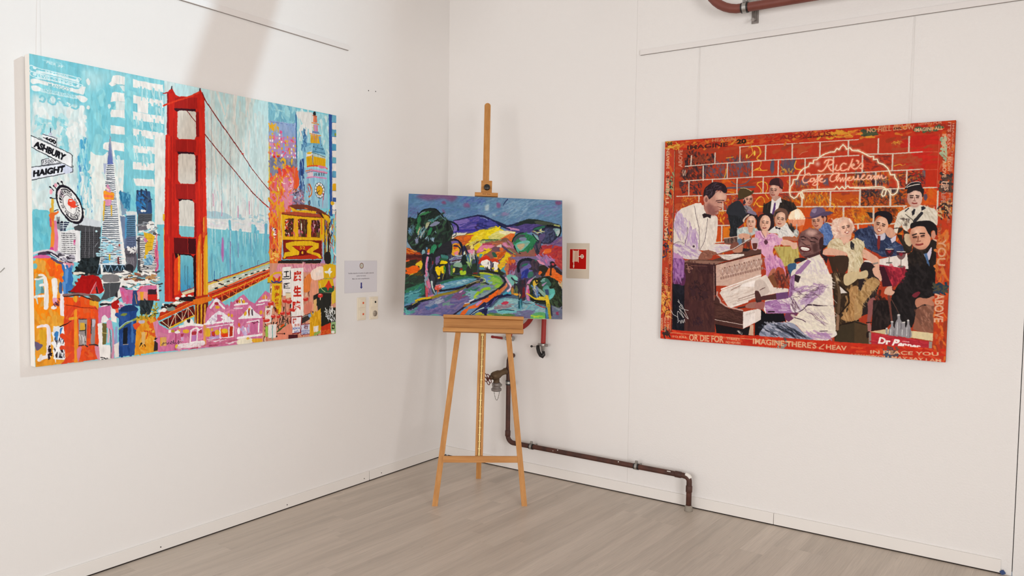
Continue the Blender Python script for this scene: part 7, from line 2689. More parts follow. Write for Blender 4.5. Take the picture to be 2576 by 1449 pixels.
d 5a4a3c*.6,8a7a6a*.6,3a3030*.6 17 14 4.5 60 40 1231 452 1264 452 1260 492 1234 478
p 332a24 1218 500 1234 494 1243 528 1235 568 1246 605 1279 610 1282 573 1258 558 1266 520 1238 505 1214 528
P c8b090 1246 528 1276 532 1280 568 1268 586 1249 566
p 2c2420 1210 528 1234 531 1240 578 1279 615 1251 620 1240 584
P d0a890 1367 550 1385 555 1384 568 1365 570
l 3a322c 3.4 1199 499 1232 497
p 26201e 1258 702 1260 631 1281 610 1289 568 1316 599 1364 552 1384 565 1397 570 1384 604 1384 699
d 322a26*.6,1c1818*.6 75 30 8.3 75 20 1260 631 1290 584 1379 578 1382 699 1261 702
P c8c0d0 1318 607 1338 625 1362 588 1360 635 1348 651 1328 620
p 4a6a94 1332 620 1344 617 1358 680 1348 669
P d8a084 1356 532 1354 570 1336 596 1310 600 1284 582 1270 546 1272 508 1290 482 1318 478 1342 498
Q 9a6450*.67 10 1286 492 1269 527 1280 576 1306 601 1294 555
Q f2cfb6*.67 8 1282 506 1308 502 1310 524 1290 527
l 2f2220 5.8 1280 532 1296 526
l 3a2420 6.8 1284 542 1296 540
l 9a6450 3.7 1284 548 1298 546
l 2f2220 5.8 1312 524 1330 524
l 3a2420 6.8 1317 536 1329 534
l 9a6450 3.7 1318 543 1330 541
s 9a6450 6.3 1304 538 1304 558 1302 562
l 9a6450 5.3 1300 563 1314 560
s 8a3a34 9.0 1298 577 1311 578 1323 574
Q 9a6450*.5 6 1300 589 1322 592 1342 582 1336 599 1310 603
P c88c74 1378 530 1376 542 1370 549 1364 548 1359 540 1358 528 1362 516 1367 509 1373 510 1378 518
P 1e1a1c 1268 497 1272 476 1302 466 1348 464 1376 485 1386 516 1378 532 1372 511 1358 516 1358 542 1342 516 1328 492 1298 490 1277 500
p 1f1b1c 1262 683 1385 680 1382 814 1382 858 1320 888 1294 974 1249 996 1207 979 1192 881 1202 822 1224 775 1257 728
d 2a2526*.6,171415*.6 100 38 11.6 70 30 1264 690 1381 687 1380 814 1314 888 1278 974 1207 972 1202 828
P 9a3040aa 1289 818 1312 801 1323 807 1310 827 1296 830
p 8a5a48 1309 888 1331 868 1384 865 1386 993 1358 995 1318 991 1298 983
d a47460*.6,6a4438*.6,7a5040*.6 50 38 10.2 65 25 1312 891 1382 872 1384 986 1324 988
P b47a62 1302 850 1316 830 1352 832 1383 820 1384 865 1342 860 1312 878
P d0a48c 1166 810 1177 786 1200 779 1201 798 1213 808 1199 825 1172 820
p ddd4cc 1067 658 1141 649 1260 620 1268 694 1244 695 1142 676 1070 664
p 9a2838 1140 676 1258 694 1249 702 1140 705
p b03040 1132 686 1256 693 1252 732 1218 775 1194 780 1163 728
d c43a48*.6,8a2434*.6,6a1c2a*.6 62 30 10.2 70 30 1138 689 1253 696 1246 735 1212 776 1169 734
p 3a1a24 1132 686 1162 685 1188 750 1200 779 1159 784 1145 725
P 3a1418aa 1165 600 1168 624 1183 635 1197 624 1199 600
l e0d8d0 3.9 1166 600 1198 600
P 8a2430 1172 608 1190 608 1182 622
l 8a8078 3.9 1183 635 1182 664
P 6a625c 1198 666 1194 669 1188 670 1178 670 1171 670 1168 667 1171 665 1178 664 1187 663 1194 664
P 3a1418aa 1216 612 1219 638 1235 650 1250 638 1252 612
l e0d8d0 3.9 1216 612 1252 612
P 8a2430 1224 620 1242 620 1234 635
l 8a8078 3.9 1235 650 1235 682
P 6a625c 1250 684 1248 686 1240 688 1230 688 1222 687 1220 685 1222 682 1230 680 1240 680 1248 682
P d8a890 1025 607 1056 612 1068 601 1100 620 1136 646 1140 676 1138 705 1114 706 1112 674 1066 644 1026 640
P cdbf9c 1024 558 1048 555 1069 574 1068 598 1056 620 1067 661 1053 694 1028 708
d dfd4b4*.6,a8966e*.6 37 30 5.5 70 25 1024 563 1062 574 1065 677 1028 694
P 2a2024 1056 707 1070 666 1110 674 1111 706
l 8a8078 7.2 1112 674 1132 668
p 2a2222 1062 687 1120 686 1146 768 1125 845 1097 920 1054 942 1048 754
P a88458 1051 834 1068 787 1091 750 1122 742 1146 761 1140 778 1106 826 1074 874 1070 928 1048 956 1036 954 1033 862
d c4a070*.6,8a683e*.6,b4905c*.6 62 41 8.2 65 25 1051 832 1104 752 1140 764 1100 826 1070 874 1048 949
P d8a890 1110 696 1134 689 1148 722 1154 748 1149 758 1134 742 1118 729
P c8b48c 1029 728 1047 718 1084 706 1090 736 1060 750 1030 745
P 8a5452 1095 860 1124 838 1126 884 1118 918 1108 962 1095 963 1096 903
P a06a64 1092 976 1110 969 1115 1006 1097 1014
l 1c1818 4.8 1092 966 1114 962
p 4a3a28 1036 956 1096 973 1100 1013 1108 1076 1040 1075
P 2a1f1a 1094 1014 1109 1009 1104 1040 1094 1037
l 1f1a18 4.1 1036 964 1090 977
p 241d1c 1119 852 1191 848 1206 956 1178 991 1115 1006
d 342a28*.6,1a1516*.6 50 38 10.2 75 25 1124 818 1184 842 1200 953 1130 991
l 6a3c34 11.6>6.8 1187 829 1206 956
l 5a4038 3.4 1196 838 1234 908
p c8b890 1112 1009 1181 991 1296 992 1384 996 1385 1034 1296 1025 1184 1017
p d6c69c 1297 991 1384 996 1385 1032 1298 1025
p 8a8078 1104 1013 1115 1012 1117 1072 1106 1073
P 8f8c90 1202 953 1211 952 1212 972 1222 994 1222 1021 1195 1023 1194 996 1202 973
l 5a585e 2.7 1216 995 1217 1022
l d8d8d8 2.7 1202 990 1202 1016
P c8c4c0 1212 952 1212 955 1208 956 1204 956 1202 956 1200 953 1202 951 1204 949 1208 949 1211 950
P 8f8c90 1229 918 1240 918 1242 938 1252 960 1254 1018 1222 1021 1220 962 1229 938
l 5a585e 2.7 1246 960 1248 1019
l d8d8d8 2.7 1230 954 1230 1014
P c8c4c0 1242 918 1240 920 1237 922 1232 922 1229 921 1228 918 1229 916 1232 914 1236 914 1240 916
P 8f8c90 1252 953 1263 952 1264 972 1274 994 1274 1020 1246 1022 1244 996 1252 973
l 5a585e 2.7 1268 994 1269 1020
l d8d8d8 2.7 1253 989 1252 1016
P c8c4c0 1264 952 1263 955 1260 956 1256 956 1252 956 1251 954 1252 951 1256 950 1260 949 1263 950
P 8f8c90 1272 942 1280 942 1282 961 1290 984 1292 1022 1266 1024 1265 985 1272 962
l 5a585e 2.7 1286 984 1286 1022
l d8d8d8 2.7 1272 978 1272 1017
P c8c4c0 1282 942 1281 944 1278 946 1274 946 1272 944 1270 942 1272 940 1274 938 1278 938 1281 940
P 8f8c90 1180 988 1187 987 1188 1007 1195 1030 1195 1016 1174 1018 1175 1031 1180 1008
l 5a585e 2.7 1191 1030 1191 1016
l d8d8d8 2.7 1181 1024 1180 1011
P c8c4c0 1188 987 1188 990 1185 991 1182 991 1180 990 1179 988 1180 985 1182 984 1185 984 1188 984
p b22c36 1116 1014 1296 1030 1368 1036 1370 1071 1298 1070 1117 1070
d c43c44*.6,982430*.6 50 30 5.5 8 8 1118 1018 1366 1036 1366 1068 1120 1068
p 9a9088 1368 1036 1382 1036 1381 1074 1368 1073
t f0e6e0 0.05 1146 1065 1202 1067 1205 1038 1154 1031 Dr
t f0e6e0 0.05 1208 1070 1230 1072 1248 1038 1221 1036 P
t f0e6e0 0.05 1234 1074 1334 1075 1335 1060 1238 1052 enner
t f0dcd8 0.02 1256 1047 1286 1049 1286 1043 1257 1042 DRINK
p 5a3c34 126 680 314 688 564 634 563 608 468 612 298 670 184 666
p 8a6658 132 675 203 674 365 676 314 696 132 686
p 43282a 132 686 314 696 320 812 135 819
d 543630*.6,382022*.6,4a2e2c*.6 87 30 11.1 80 20 136 692 311 701 314 813 138 819
p c8a898 318 698 564 634 567 769 394 810 320 812
d d6bcb0*.6,b8948a*.6 62 25 7.2 -12 10 320 700 562 637 566 754 326 806
l 3a2420 3.9 316 697 564 628
l c8a090 2.2 306 704 310 813
l 2c1a1c 5.5 314 698 318 812
P a8887c 355 712 364 730 356 751 348 730
P d9c4b8 352 724 358 724 356 742
s 8a6a60 1.9 342 724 345 742 356 754
s 8a6a60 1.9 368 724 366 742 356 754
l 7a5a50 1.4 356 748 356 776
P 9a786c 354 770 353 774 350 777 348 777 345 774 344 770 344 765 347 762 350 762 352 764
P 9a786c 368 766 368 770 366 774 362 774 360 770 358 766 360 762 362 758 365 758 368 762
P 8a685e 374 712 372 714 370 716 367 716 364 714 364 712 364 709 367 707 370 707 372 708
P a8887c 382 704 390 722 382 744 374 723
P d9c4b8 380 717 384 716 382 735
s 8a6a60 1.9 368 717 372 735 383 747
s 8a6a60 1.9 396 716 393 734 383 747
l 7a5a50 1.4 382 741 384 768
P 9a786c 380 762 380 766 378 770 374 770 372 767 371 762 372 758 374 754 377 754 380 758
P 9a786c 396 758 394 763 392 766 389 766 386 764 386 758 386 754 388 751 392 751 394 754
P 8a685e 400 704 399 707 397 709 394 709 392 708 390 704 391 702 394 700 396 700 399 702
P a8887c 408 698 416 716 410 736 401 716
P d9c4b8 406 710 411 710 409 728
s 8a6a60 1.9 396 710 399 728 410 740
s 8a6a60 1.9 422 710 420 728 410 740
l 7a5a50 1.4 410 734 410 760
P 9a786c 408 754 406 759 404 762 401 762 398 760 398 755 398 750 401 748 404 747 406 750
P 9a786c 422 751 421 756 418 758 416 758 413 756 412 752 413 747 416 744 418 744 421 746
P 8a685e 426 697 426 700 424 702 420 702 418 700 417 698 418 694 420 693 423 693 426 694
P a8887c 435 690 443 708 436 729 428 708
P d9c4b8 432 702 438 702 436 720
s 8a6a60 1.9 422 702 426 720 436 732
s 8a6a60 1.9 448 702 446 720 436 732
l 7a5a50 1.4 436 726 436 753
P 9a786c 434 747 433 752 430 754 428 755 425 752 424 748 425 743 428 740 430 740 433 742
P 9a786c 448 744 448 748 445 752 442 752 440 748 438 744 440 740 442 736 444 736 447 740
P 8a685e 453 690 452 693 450 694 446 695 444 693 444 690 444 688 446 686 450 686 452 688
P a8887c 461 684 470 701 462 722 454 702
P d9c4b8 459 696 464 696 462 713
s 8a6a60 1.9 448 696 452 714 462 725
s 8a6a60 1.9 474 695 472 713 462 725
l 7a5a50 1.4 462 719 462 746
P 9a786c 460 740 460 744 457 748 454 748 452 744 450 740 452 736 454 732 456 732 459 736
P 9a786c 474 736 474 741 472 744 468 744 466 742 465 737 466 732 468 730 471 730 474 732
P 8a685e 479 683 478 686 476 688 473 688 470 686 470 684 470 680 472 678 476 678 478 680
P a8887c 487 676 496 694 488 715 480 694
P d9c4b8 485 688 490 688 488 706
s 8a6a60 1.9 474 688 478 706 488 718
s 8a6a60 1.9 500 688 498 706 488 718
l 7a5a50 1.4 488 712 488 738
P 9a786c 486 732 486 738 483 740 480 740 478 738 476 733 478 728 480 726 482 726 485 728
P 9a786c 500 730 500 734 498 737 494 737 492 734 491 730 492 725 494 722 497 722 500 725
P 8a685e 505 676 504 679 502 680 499 680 496 679 496 676 496 674 498 672 502 672 504 674
P a8887c 513 670 521 687 514 708 506 688
P d9c4b8 511 682 516 682 514 699
s 8a6a60 1.9 500 682 504 699 514 711
s 8a6a60 1.9 526 681 524 699 514 711
l 7a5a50 1.4 514 705 514 732
P 9a786c 512 726 512 730 509 733 506 733 504 730 502 726 504 722 506 718 508 718 511 721
P 9a786c 526 722 526 727 523 730 520 730 518 727 516 722 518 718 520 715 522 715 525 718
P 8a685e 530 669 530 672 528 674 524 674 522 672 521 670 522 666 524 665 528 665 530 666
P a8887c 538 662 546 680 540 701 532 680
P d9c4b8 536 674 542 674 540 692
s 8a6a60 1.9 526 674 530 692 540 704
s 8a6a60 1.9 552 674 550 692 540 704
l 7a5a50 1.4 540 698 540 724
P 9a786c 538 718 537 723 534 726 532 726 530 723 528 718 529 714 532 712 534 712 537 714
P 9a786c 552 715 551 720 548 722 546 722 544 720 542 716 543 711 546 708 548 708 550 710
P 8a685e 556 662 556 665 553 667 550 667 548 665 547 662 548 660 550 658 553 658 555 660
P a8887c 564 656 572 673 565 694 557 674
P d9c4b8 562 668 567 668 565 685
s 8a6a60 1.9 552 668 555 685 565 696
s 8a6a60 1.9 577 668 575 685 565 696
l 7a5a50 1.4 565 691 566 717
P 9a786c 564 712 562 716 560 718 558 719 555 716 554 712 554 707 557 704 560 704 562 707
P 9a786c 577 708 576 712 574 716 571 716 569 713 568 708 568 704 571 701 574 701 576 704
P 8a685e 582 656 580 658 578 660 576 660 573 658 572 656 573 653 576 651 578 651 580 653
s a8786a 2.8 142 701 152 698 160 741 169 741 158 710 185 722 146 723
l 8a5a4c 2.2 172 704 268 705
p 472a2a 136 752 312 747 323 1070 144 1076
d 56342f*.6,3a2224*.6,4e302c*.6 100 34 12.2 85 15 140 752 309 747 316 1064 146 1070
d 30202a*.6,281a20*.6 50 14 7.2 60 60 174 806 222 774 280 833 278 882 234 900 182 886 162 838
P 3e262a 207 858 204 868 196 876 186 876 178 870 175 859 178 848 186 841 196 840 204 847
P 3e262a 274 861 272 872 264 879 254 880 246 873 242 862 245 852 253 844 263 844 271 850
d 30202a*.6 30 14 5.5 70 40 192 1029 226 990 262 1030 244 1044 198 1047
l c8a090 2.2 308 747 313 893
l 2c1a1c 7.2 316 746 320 862
p 1a1a22 58 801 138 814 144 1076 60 1072
d 24242e*.6,141419*.6 50 30 11.1 85 15 62 814 135 820 140 1073 64 1069
P 5a2c50 57 741 136 739 138 814 102 812 62 804
d 74386a*.6,3c2440*.6 30 25 8.3 80 20 60 748 134 746 134 810 65 807
p 4a2e2a 321 862 337 874 360 909 397 934 476 942 478 1038 322 1024 316 892
d 5a3a32*.6,38221f*.6 62 25 7.2 10 20 322 904 366 926 473 948 472 1011 324 1002
p 1b1518 322 1024 478 1040 520 1020 533 1076 332 1075
l e0cfc4 2.8 320 1000 476 1018
l b8948a 8.3 330 846 328 865 346 888 350 903 382 923 473 940
p ddd0c6 354 834 566 752 568 816 544 829 542 868 406 928 394 926 343 852
d e9e0d8*.6,c8b6aa*.6,d6c8be*.6 75 39 7.2 -20 8 358 846 566 766 567 814 406 922
l f0e8e0 6.7 352 830 566 746
l 8a6a60 3.4 407 832 464 802
l 7a5a50 2.8 448 880 542 844
l 9a7a70 2.2 444 892 542 858
l 8a6a60 2.2 421 912 540 874
l e6dcd4 11.1 409 924 498 890
l 3a2a28 7.2 448 928 499 917
p e6dcd6 476 948 556 926 572 934 573 984 478 1040
l cfc2ba 3.9 492 962 564 937
d c8bab2*.6 20 16 2.8 85 10 488 950 562 932 562 946 492 971
P 9a6a60 487 914 516 895 570 890 572 928 546 926 500 926
p c8a48c 516 1017 534 1013 536 1072 509 1071
d eae4e0*.6 6 16 3.9 70 40 446 1061 476 1044 476 1070 461 1072
P d2c2b6 532 794 548 773 567 770 568 822 536 826
P 3a2626 542 838 556 828 570 863 570 892 543 888
P efe6e0 454 808 567 766 568 804
p d8ccc4 326 640 471 634 474 644 390 670 360 664
d efe8e0*.6,a8988e*.6 25 39 2.8 -6 4 332 643 468 636 468 644 384 666
P cbb0b4 508 552 546 552 542 608 518 608
p 5a2c28 514 576 542 576 538 608 520 608
p 2a2426 462 603 509 606 492 620 462 620
p 6a5048 358 552 433 540 431 582 364 580
d 8a6a5a*.6,3a2a28*.6 30 16 5.5 80 20 360 556 430 546 428 582 367 580
l d8b8a8 3.9 357 551 433 540
d 4a3430*.6 20 25 5.5 85 10 460 562 502 558 503 596 464 597
p dcd2c4 80 414 106 384 184 358 222 354 254 418
P dcd2c8 62 572 65 462 84 404 132 386 184 372 241 382 261 422 311 426 322 466 314 570 290 583 272 614 221 617 134 593 70 580
p dcd2c8 100 394 184 363 238 367 254 422 311 426 318 472 314 574 284 592 136 593 102 494
d e8dfd2*.6,d0c4ba*.6,eee6da*.6 100 42 9.4 80 12 171 390 312 435 312 568 227 604 156 586
d b498bc*.6,bca8c8*.6,a488b0*.6,ccbcd0*.6 75 36 8.3 75 20 68 447 87 407 140 444 148 488 126 556 90 544 66 518
d a888b4*.6,b89cc0*.6 50 42 8.3 82 8 153 451 167 494 213 544 214 604 136 586 154 500
l 4a3a44 2.2 148 488 146 544 133 580
s 4a3a44 2.5 185 372 198 434 216 504 218 614
s 4a3a44 2.2 263 440 257 513 248 568 224 614
P d0c2c4 61 594 80 574 114 578 136 593 234 626 216 666 138 667 105 649 68 634
d b094bc*.6,dfd6cc*.6,9a78aa*.6 62 34 6.7 25 14 68 593 117 584 228 629 209 663 112 649
s 5a4650 1.9 62 590 84 574 114 573 130 584
P d8cec8 272 610 296 583 401 586 392 612 322 634 290 626
d c0a8c4*.6,e4dcd0*.6 30 30 5.5 10 12 284 604 392 588 390 612 322 631
P 8a5a4a 216 666 234 629 266 616 316 628 316 640 298 646 292 662 254 670
d a87460*.6,6a4238*.6 17 16 5.0 30 20 231 635 284 622 304 640 254 662
P 7a4c40 398 586 418 570 440 576 432 600 396 610
P b88068 410 612 461 585 464 603 459 624 420 627
l 7a5a50 7.2 322 637 414 609 508 552
l dcd0c8 3.4 324 634 414 606 504 551
P 4a3a44 194 596 192 599 189 602 185 602 182 600 180 596 182 592 185 590 189 590 192 592
p 8a5a94 62 650 112 658 135 674 134 773 61 768
d 9a68a4*.6,6a3a74*.6,b080b4*.6 62 39 10.0 82 12 62 650 128 668 131 804 65 800
p b888b4 59 594 68 630 112 652 125 668 62 662
p 9a6a5e 238 357 291 373 311 418 254 418 248 396
P bd8a7a 258 318 298 292 345 294 364 310 364 345 337 356 344 384 326 398 320 418 276 418 250 384 244 342
P a87468 244 374 326 376 320 402 308 417 276 420 254 410
Q d8ac98 6 308 298 358 310 355 339 315 338
Q 8a5a54 6 260 358 291 373 311 418 267 418
P c89684 337 354 347 380 326 389 319 374
s 4a2c2c 5.0 309 346 330 343 352 345
l 2f1e20 4.5 318 353 340 354
s 8a4a48 4.5 304 404 323 401
s 7a4a44 3.4 319 377 344 386
P 2c2026 236 320 242 275 270 252 294 241 344 252 366 277 366 300 352 303 332 288 305 290 299 308 278 330 259 336
d 4a3844*.6,1c1418*.6,6a5866*.6 37 25 3.9 -40 25 245 282 288 247 356 262 354 292 290 301 259 324
P c08c7c 266 336 263 350 256 358 247 358 240 349 236 336 239 322 246 314 255 314 262 323
P 8a5a52 260 338 259 346 256 350 250 350 247 345 245 338 246 330 250 325 255 325 258 330
p e2dad0 186 356 222 354 248 402 252 418 198 416
p 2a2024 231 418 245 412 283 422 280 442 261 432 240 440
P 6a4a48 752 565 761 526 790 503 826 498 858 514 872 542 871 587 861 616 819 646 781 644 758 616
d 8a6660*.6,5a3a3a*.6,7a5652*.6 62 30 11.1 60 40 757 565 794 508 858 526 860 598 814 638 766 616
Q c09a90 8 790 512 826 504 845 520 826 537 794 531
P 7a504c 876 554 874 572 868 583 861 582 856 571 855 553 858 535 864 524 870 525 876 536
P 3a2426 856 560 872 542 876 584 861 607
s 2a1a1c 4.5 764 542 778 540 789 546
s 2a1a1c 4.5 816 546 832 546 846 556
s 1f1416 4.5 770 555 781 556
s 1f1416 4.5 814 565 836 568
P 8a625a 776 571 792 560 812 570 812 585 793 588
s 3a2224 3.4 776 574 793 585 809 585
P 5a2a2a 760 594 785 588 815 599 810 616 780 619 764 614
P ece4dc 766 596 785 594 808 602 802 612 774 610
l 8a7a74 1.6 768 604 806 608
Q 4a302f 6 822 588 844 570 852 598 834 626
P 2a2226 738 659 760 650 792 652 788 672 760 670 740 676
p 4a2f30 781 644 840 626 858 616 862 629 803 658
P 3a5a7c 702 692 722 680 749 684 734 748 712 737
p dcd4c6 732 756 749 684 795 658 859 630 878 657 901 704 920 750
P dcd2c6 714 822 720 753 734 712 815 700 896 720 923 747 928 814 936 886 942 925 950 1014 938 1042 906 1072 840 1070 798 1042 758 1001 702 984 746 962 768 934 734 936 598 944 591 892 605 876 710 862
d e8e2d4*.6,c8b8c4*.6 50 34 8.3 60 30 750 696 859 635 912 742 746 756
p 9c74a0 769 696 803 658 820 666 752 756 734 756 745 724
p dcd2c6 723 736 920 730 936 886 821 892 726 856
d ebe4d8*.6,d2c6c0*.6,e6dccc*.6 112 39 8.9 40 30 773 740 918 736 932 880 794 893 736 822
d b090b4*.6,bca4c0*.6,94709a*.6 75 36 7.2 -50 20 766 872 888 782 898 804 810 892
d a480a8*.6,b898bc*.6 37 36 6.1 -10 20 725 810 872 782 818 818 737 830
d 4a3444*.6,6a4a64*.6 32 30 3.9 0 20 736 812 884 782 899 824 863 867 744 872
p 8a5a8c 714 822 720 748 740 736 741 776 736 810 726 856 710 862
p 33262c 740 736 770 746 760 780 740 770
d b090b4*.6,6a4468*.6 25 36 5.0 85 8 712 748 740 747 738 850 715 856
P 9c6ea0 591 898 608 882 710 866 728 896 734 936 627 947 601 944
d b48cb6*.6,8a5a90*.6,cdb8cc*.6 62 34 6.1 5 14 597 892 713 871 728 934 607 944
d e0d8d0*.6 17 30 5.5 30 20 660 874 716 866 722 885 666 882
l 3a2430 7.2 611 939 641 937
p 6a4470 644 836 709 828 712 862 651 874
p 4a2c2c 564 858 613 850 647 842 651 871 550 882 541 870
P 9a5e58 539 906 556 892 585 889 589 915 574 930 540 920
l efe8e4 3.9 592 921 600 962
P cbbcc8 721 856 738 862 784 916 740 936 722 908
d f0eae0*.6,5a3c50*.6 30 34 4.5 65 12 724 862 780 914 737 934
l 4a3448 3.9 737 938 762 935 786 919 810 892
s 3a2834 7.2 810 892 834 891 886 894 940 892
p 6a3a5a 701 941 768 934 746 962 796 978 714 986 693 968
p dcd2c4 746 962 810 901 936 889 942 930 950 1014 938 1042 906 1072 840 1070 798 1042 758 1001 719 986
d ebe4d2*.6,d0c4bc*.6,e4dcc8*.6 112 42 8.9 30 25 757 964 816 904 933 894 944 1014 906 1054 814 1034 769 992
d 6a4a60*.6,a890ac*.6 30 34 3.4 35 12 788 910 903 944 904 1000 834 948
d a47ca8*.6,b898ba*.6 50 34 7.2 20 14 798 1030 836 1038 926 1032 922 1060 842 1066
s 4a3046 3.9 746 962 785 971 802 981
s 4a3448 3.9 874 1024 910 1020
P e0d8d0 940 1026 952 1019 956 1036 935 1052
p 141318 572 928 598 950 690 944 702 984 652 996 600 1012 576 1066 543 1072 542 1004 573 984
P 8f94a8 572 1072 580 1034 606 1006 654 994 724 989 758 1004 798 1042 837 1067 840 1074 688 1074
d c0c0cc*.6,5a6478*.6,2a2e3c*.6,a8a8b8*.6 112 42 7.2 28 12 580 1046 608 1008 719 992 826 1068 693 1070 584 1072
d 1f222e*.6 25 48 6.1 30 6 652 1017 742 1016 820 1062 744 1066
p dcd0c8 540 930 572 934 573 984 542 1004
p dccfc4 536 770 593 742 635 808 708 811 712 828 647 840 567 860 564 866 537 835
P c8b8ae 536 782 570 769 600 798 612 835 564 858 537 832
s 5a3a38 3.4 563 825 589 811
P 4a2e2c 537 835 554 832 570 863 556 876 541 870
p 7a4a30 602 756 638 732 660 807 638 808
d 5a2c24*.6,8a4a3a*.6,3a2428*.6 50 28 8.3 75 20 638 738 712 736 714 805 646 808
p b8341f -2 -2 1442 -2 1440 60 1 54
p b43c20 1440 0 1440 1131 1384 1130 1382 50
p bc3420 -2 1132 1440 1131 1441 1068 2 1076
p b8402a 0 0 0 1131 70 1092 58 44
d c0502a,b02a1c,c8702c,982e20,bc4420 220 28 12.1 -5 20 2 7 1438 4 1438 50 6 48
d c84a20,b83a22,d06a2c,9a3a24,c0603c 150 28 12.1 88 20 1386 60 1437 54 1441 1120 1386 1115
d c8301c,b82a1c,d0482a 160 32 12.1 5 10 4 1082 1440 1072 1438 1126 2 1124
d a8402c,c8602c,b0482c,8a3a2c 110 28 12.1 88 20 6 52 54 55 66 1085 4 1100
d c8902c,d0a040 20 20 8.1 0 40 5 2 91 4 82 52 6 52
d d07a2c,d09030 34 24 10.1 -5 20 838 10 1096 12 1098 56 838 46
d c8702c,d08a30 22 20 8.1 -5 30 138 16 516 12 496 58 140 56
d 4a5238,3a4438 26 20 10.1 0 20 1046 19 1105 20 1106 43 1047 42
d 4a5a40 16 20 10.1 0 20 1278 19 1392 22 1394 44 1278 42
d 4a4a3c,2a3a4c 40 20 10.1 40 50 1382 765 1434 758 1433 806 1380 808
d 3a3234,5a4438 50 20 10.1 60 50 1390 252 1435 251 1434 328 1386 326
d 8fa080,a8b090 20 20 10.1 80 20 1386 78 1406 79 1404 198 1388 197
d 3a5a7c,6a4a3c,4a4a54 40 16 8.1 40 50 1174 1079 1241 1082 1239 1132 1176 1130
d c8743c,b8602c 50 24 10.1 80 20 1387 531 1432 531 1434 736 1382 737
d 5a5a40,8a9a70,26242a 30 18 8.1 60 40 14 210 57 190 55 324 12 334
d 2a3a5a,d0902c,3a2c2c 40 18 8.1 50 40 10 504 58 493 56 640 3 664
d d08a3c,dfa050 50 18 10.1 60 40 1 801 55 810 56 1005 2 1008
d 3a2a28 12 20 12.1 70 30 16 1082 56 1074 56 1124 22 1127
d 8a8078,5a4a44 10 18 12.1 60 40 659 1085 720 1087 722 1133 660 1134
d c8a070,3a2c2a,b86a2c 50 18 8.1 70 40 1388 382 1439 365 1436 448 1387 447
t 2a2420 0.03 15 24 44 23 44 6 14 6 05
t 4a2420 0.03 134 56 366 52 366 28 134 32 IMAGINE
t 2a2018 0.05 414 42 466 42 465 16 413 17 20
t b87a58 0.03 276 22 409 21 408 4 276 4 HEAVEN
t a84a34 0.03 474 24 620 22 619 4 473 4 BELOW
t 8a2a20 0.03 640 36 895 32 894 9 640 11 ABOVE_US
t b8604a 0.03 700 8 894 7 894 -13 700 -13 ONLY_SKY
t 3a2018 0.03 760 38 922 34 922 27 760 30 COME_AND_DOWN_AT
t c89068 0.03 1061 30 1269 28 1268 7 1060 8 NO_HELL_BELOW
t 3a2018 0.03 1180 24 1213 23 1212 14 1180 15 DIS
t d9a884 0.03 1270 41 1388 40 1388 23 1269 24 IMAGINE_ALL
t d08a68 0.03 1286 12 1384 12 1384 -3 1285 -2 LIVING_FOR
t c8805c 0.03 1114 13 1252 12 1251 -4 1113 -2 PEOPLE
t d9a884 0.03 174 1129 374 1125 373 1088 173 1091 OR_DIE_FOR
t d9a884 0.03 389 1106 462 1106 462 1093 389 1093 THERE'S
t d9a884 0.03 385 1126 467 1125 466 1112 385 1113 NO_HEAVEN
t d9a884 0.03 534 1118 860 1115 860 1084 533 1086 IMAGINE_THERE'S
t d9a884 0.03 907 1114 1006 1113 1005 1089 906 1089 HEAV
t d9a884 0.03 556 1136 681 1134 681 1126 556 1128 IT_ISNT_HARD
t d9a884 0.03 772 1137 910 1136 910 1128 772 1128 NO_RELIGION_TOO
t d9a884 0.03 1114 1118 1411 1102 1410 1084 1114 1100 IN_PEACE_YOU
t d9a884 0.03 1124 1138 1422 1130 1422 1116 1124 1123 YOU_MAY_SAY_I_AM
t d9a884 0.03 1024 1134 1133 1132 1132 1124 1023 1126 A_DREAMER
t d9a884 0.03 71 1119 162 1116 162 1105 70 1108 TO_KILL
l d9a884 4.5 874 1110 897 1090
l d9a884 4.5 874 1114 894 1114
t d9a884 0.03 32 364 30 170 10 169 12 364 THERE_S
t d9a884 0.03 30 154 28 42 8 41 10 154 HEAVEN
t d9a884 0.03 30 561 30 380 8 379 8 561 IMAGINE
t c88a70 0.03 108 152 106 54 82 52 84 150 ABOVE
t a89080 0.03 108 165 110 203 130 204 130 166 S
t c8805c 0.03 55 697 52 550 38 550 40 697 OVER_THERE
t 7a2a20 0.03 54 856 51 731 36 732 39 857 BELOW_US
t 7a2a20 0.03 17 870 15 755 0 755 2 870 ABOVE
t c88a68 0.03 39 857 36 720 19 720 22 858 NO_HEAVEN
t d9a884 0.03 14 1082 12 1008 0 1008 2 1082 HARDER
t d9a884 0.03 34 1087 32 995 20 996 22 1088 HOLD_ETERN
t d9a884 0.03 53 1074 52 994 39 994 40 1075 ONLY_THE
s 2a1c1c 3.0 18 938 28 906 52 896 57 909
s 2a1c1c 3.0 20 1002 29 970 53 960
t d9a884 0.03 1386 60 1387 128 1404 128 1404 60 IF_YOU
t d0907c 0.03 1408 6 1408 134 1422 135 1422 8 IT'S_EASY
t c88a74 0.02 1426 14 1426 236 1434 236 1434 14 IMAGINE_THERES
t d9a884 0.03 1392 183 1394 264 1410 264 1408 184 ABOVE
t d9a884 0.03 1412 166 1414 236 1426 236 1426 166 BELOW
t e0b49a 0.04 1391 280 1390 312 1405 312 1406 281 US
t d8a88a 0.04 1404 281 1404 324 1422 324 1422 282 HIS
t b88070 0.03 1393 334 1393 382 1412 382 1412 334 LIFE
t 8a4a34 0.02 1385 475 1386 531 1398 531 1398 475 TRY
t d09a78 0.02 1388 550 1388 676 1422 676 1422 550 YOU
t d8a484 0.03 1384 806 1384 944 1424 942 1423 805 ABOVE
t b87a64 0.02 1422 335 1422 476 1432 476 1432 336 PEOPLE
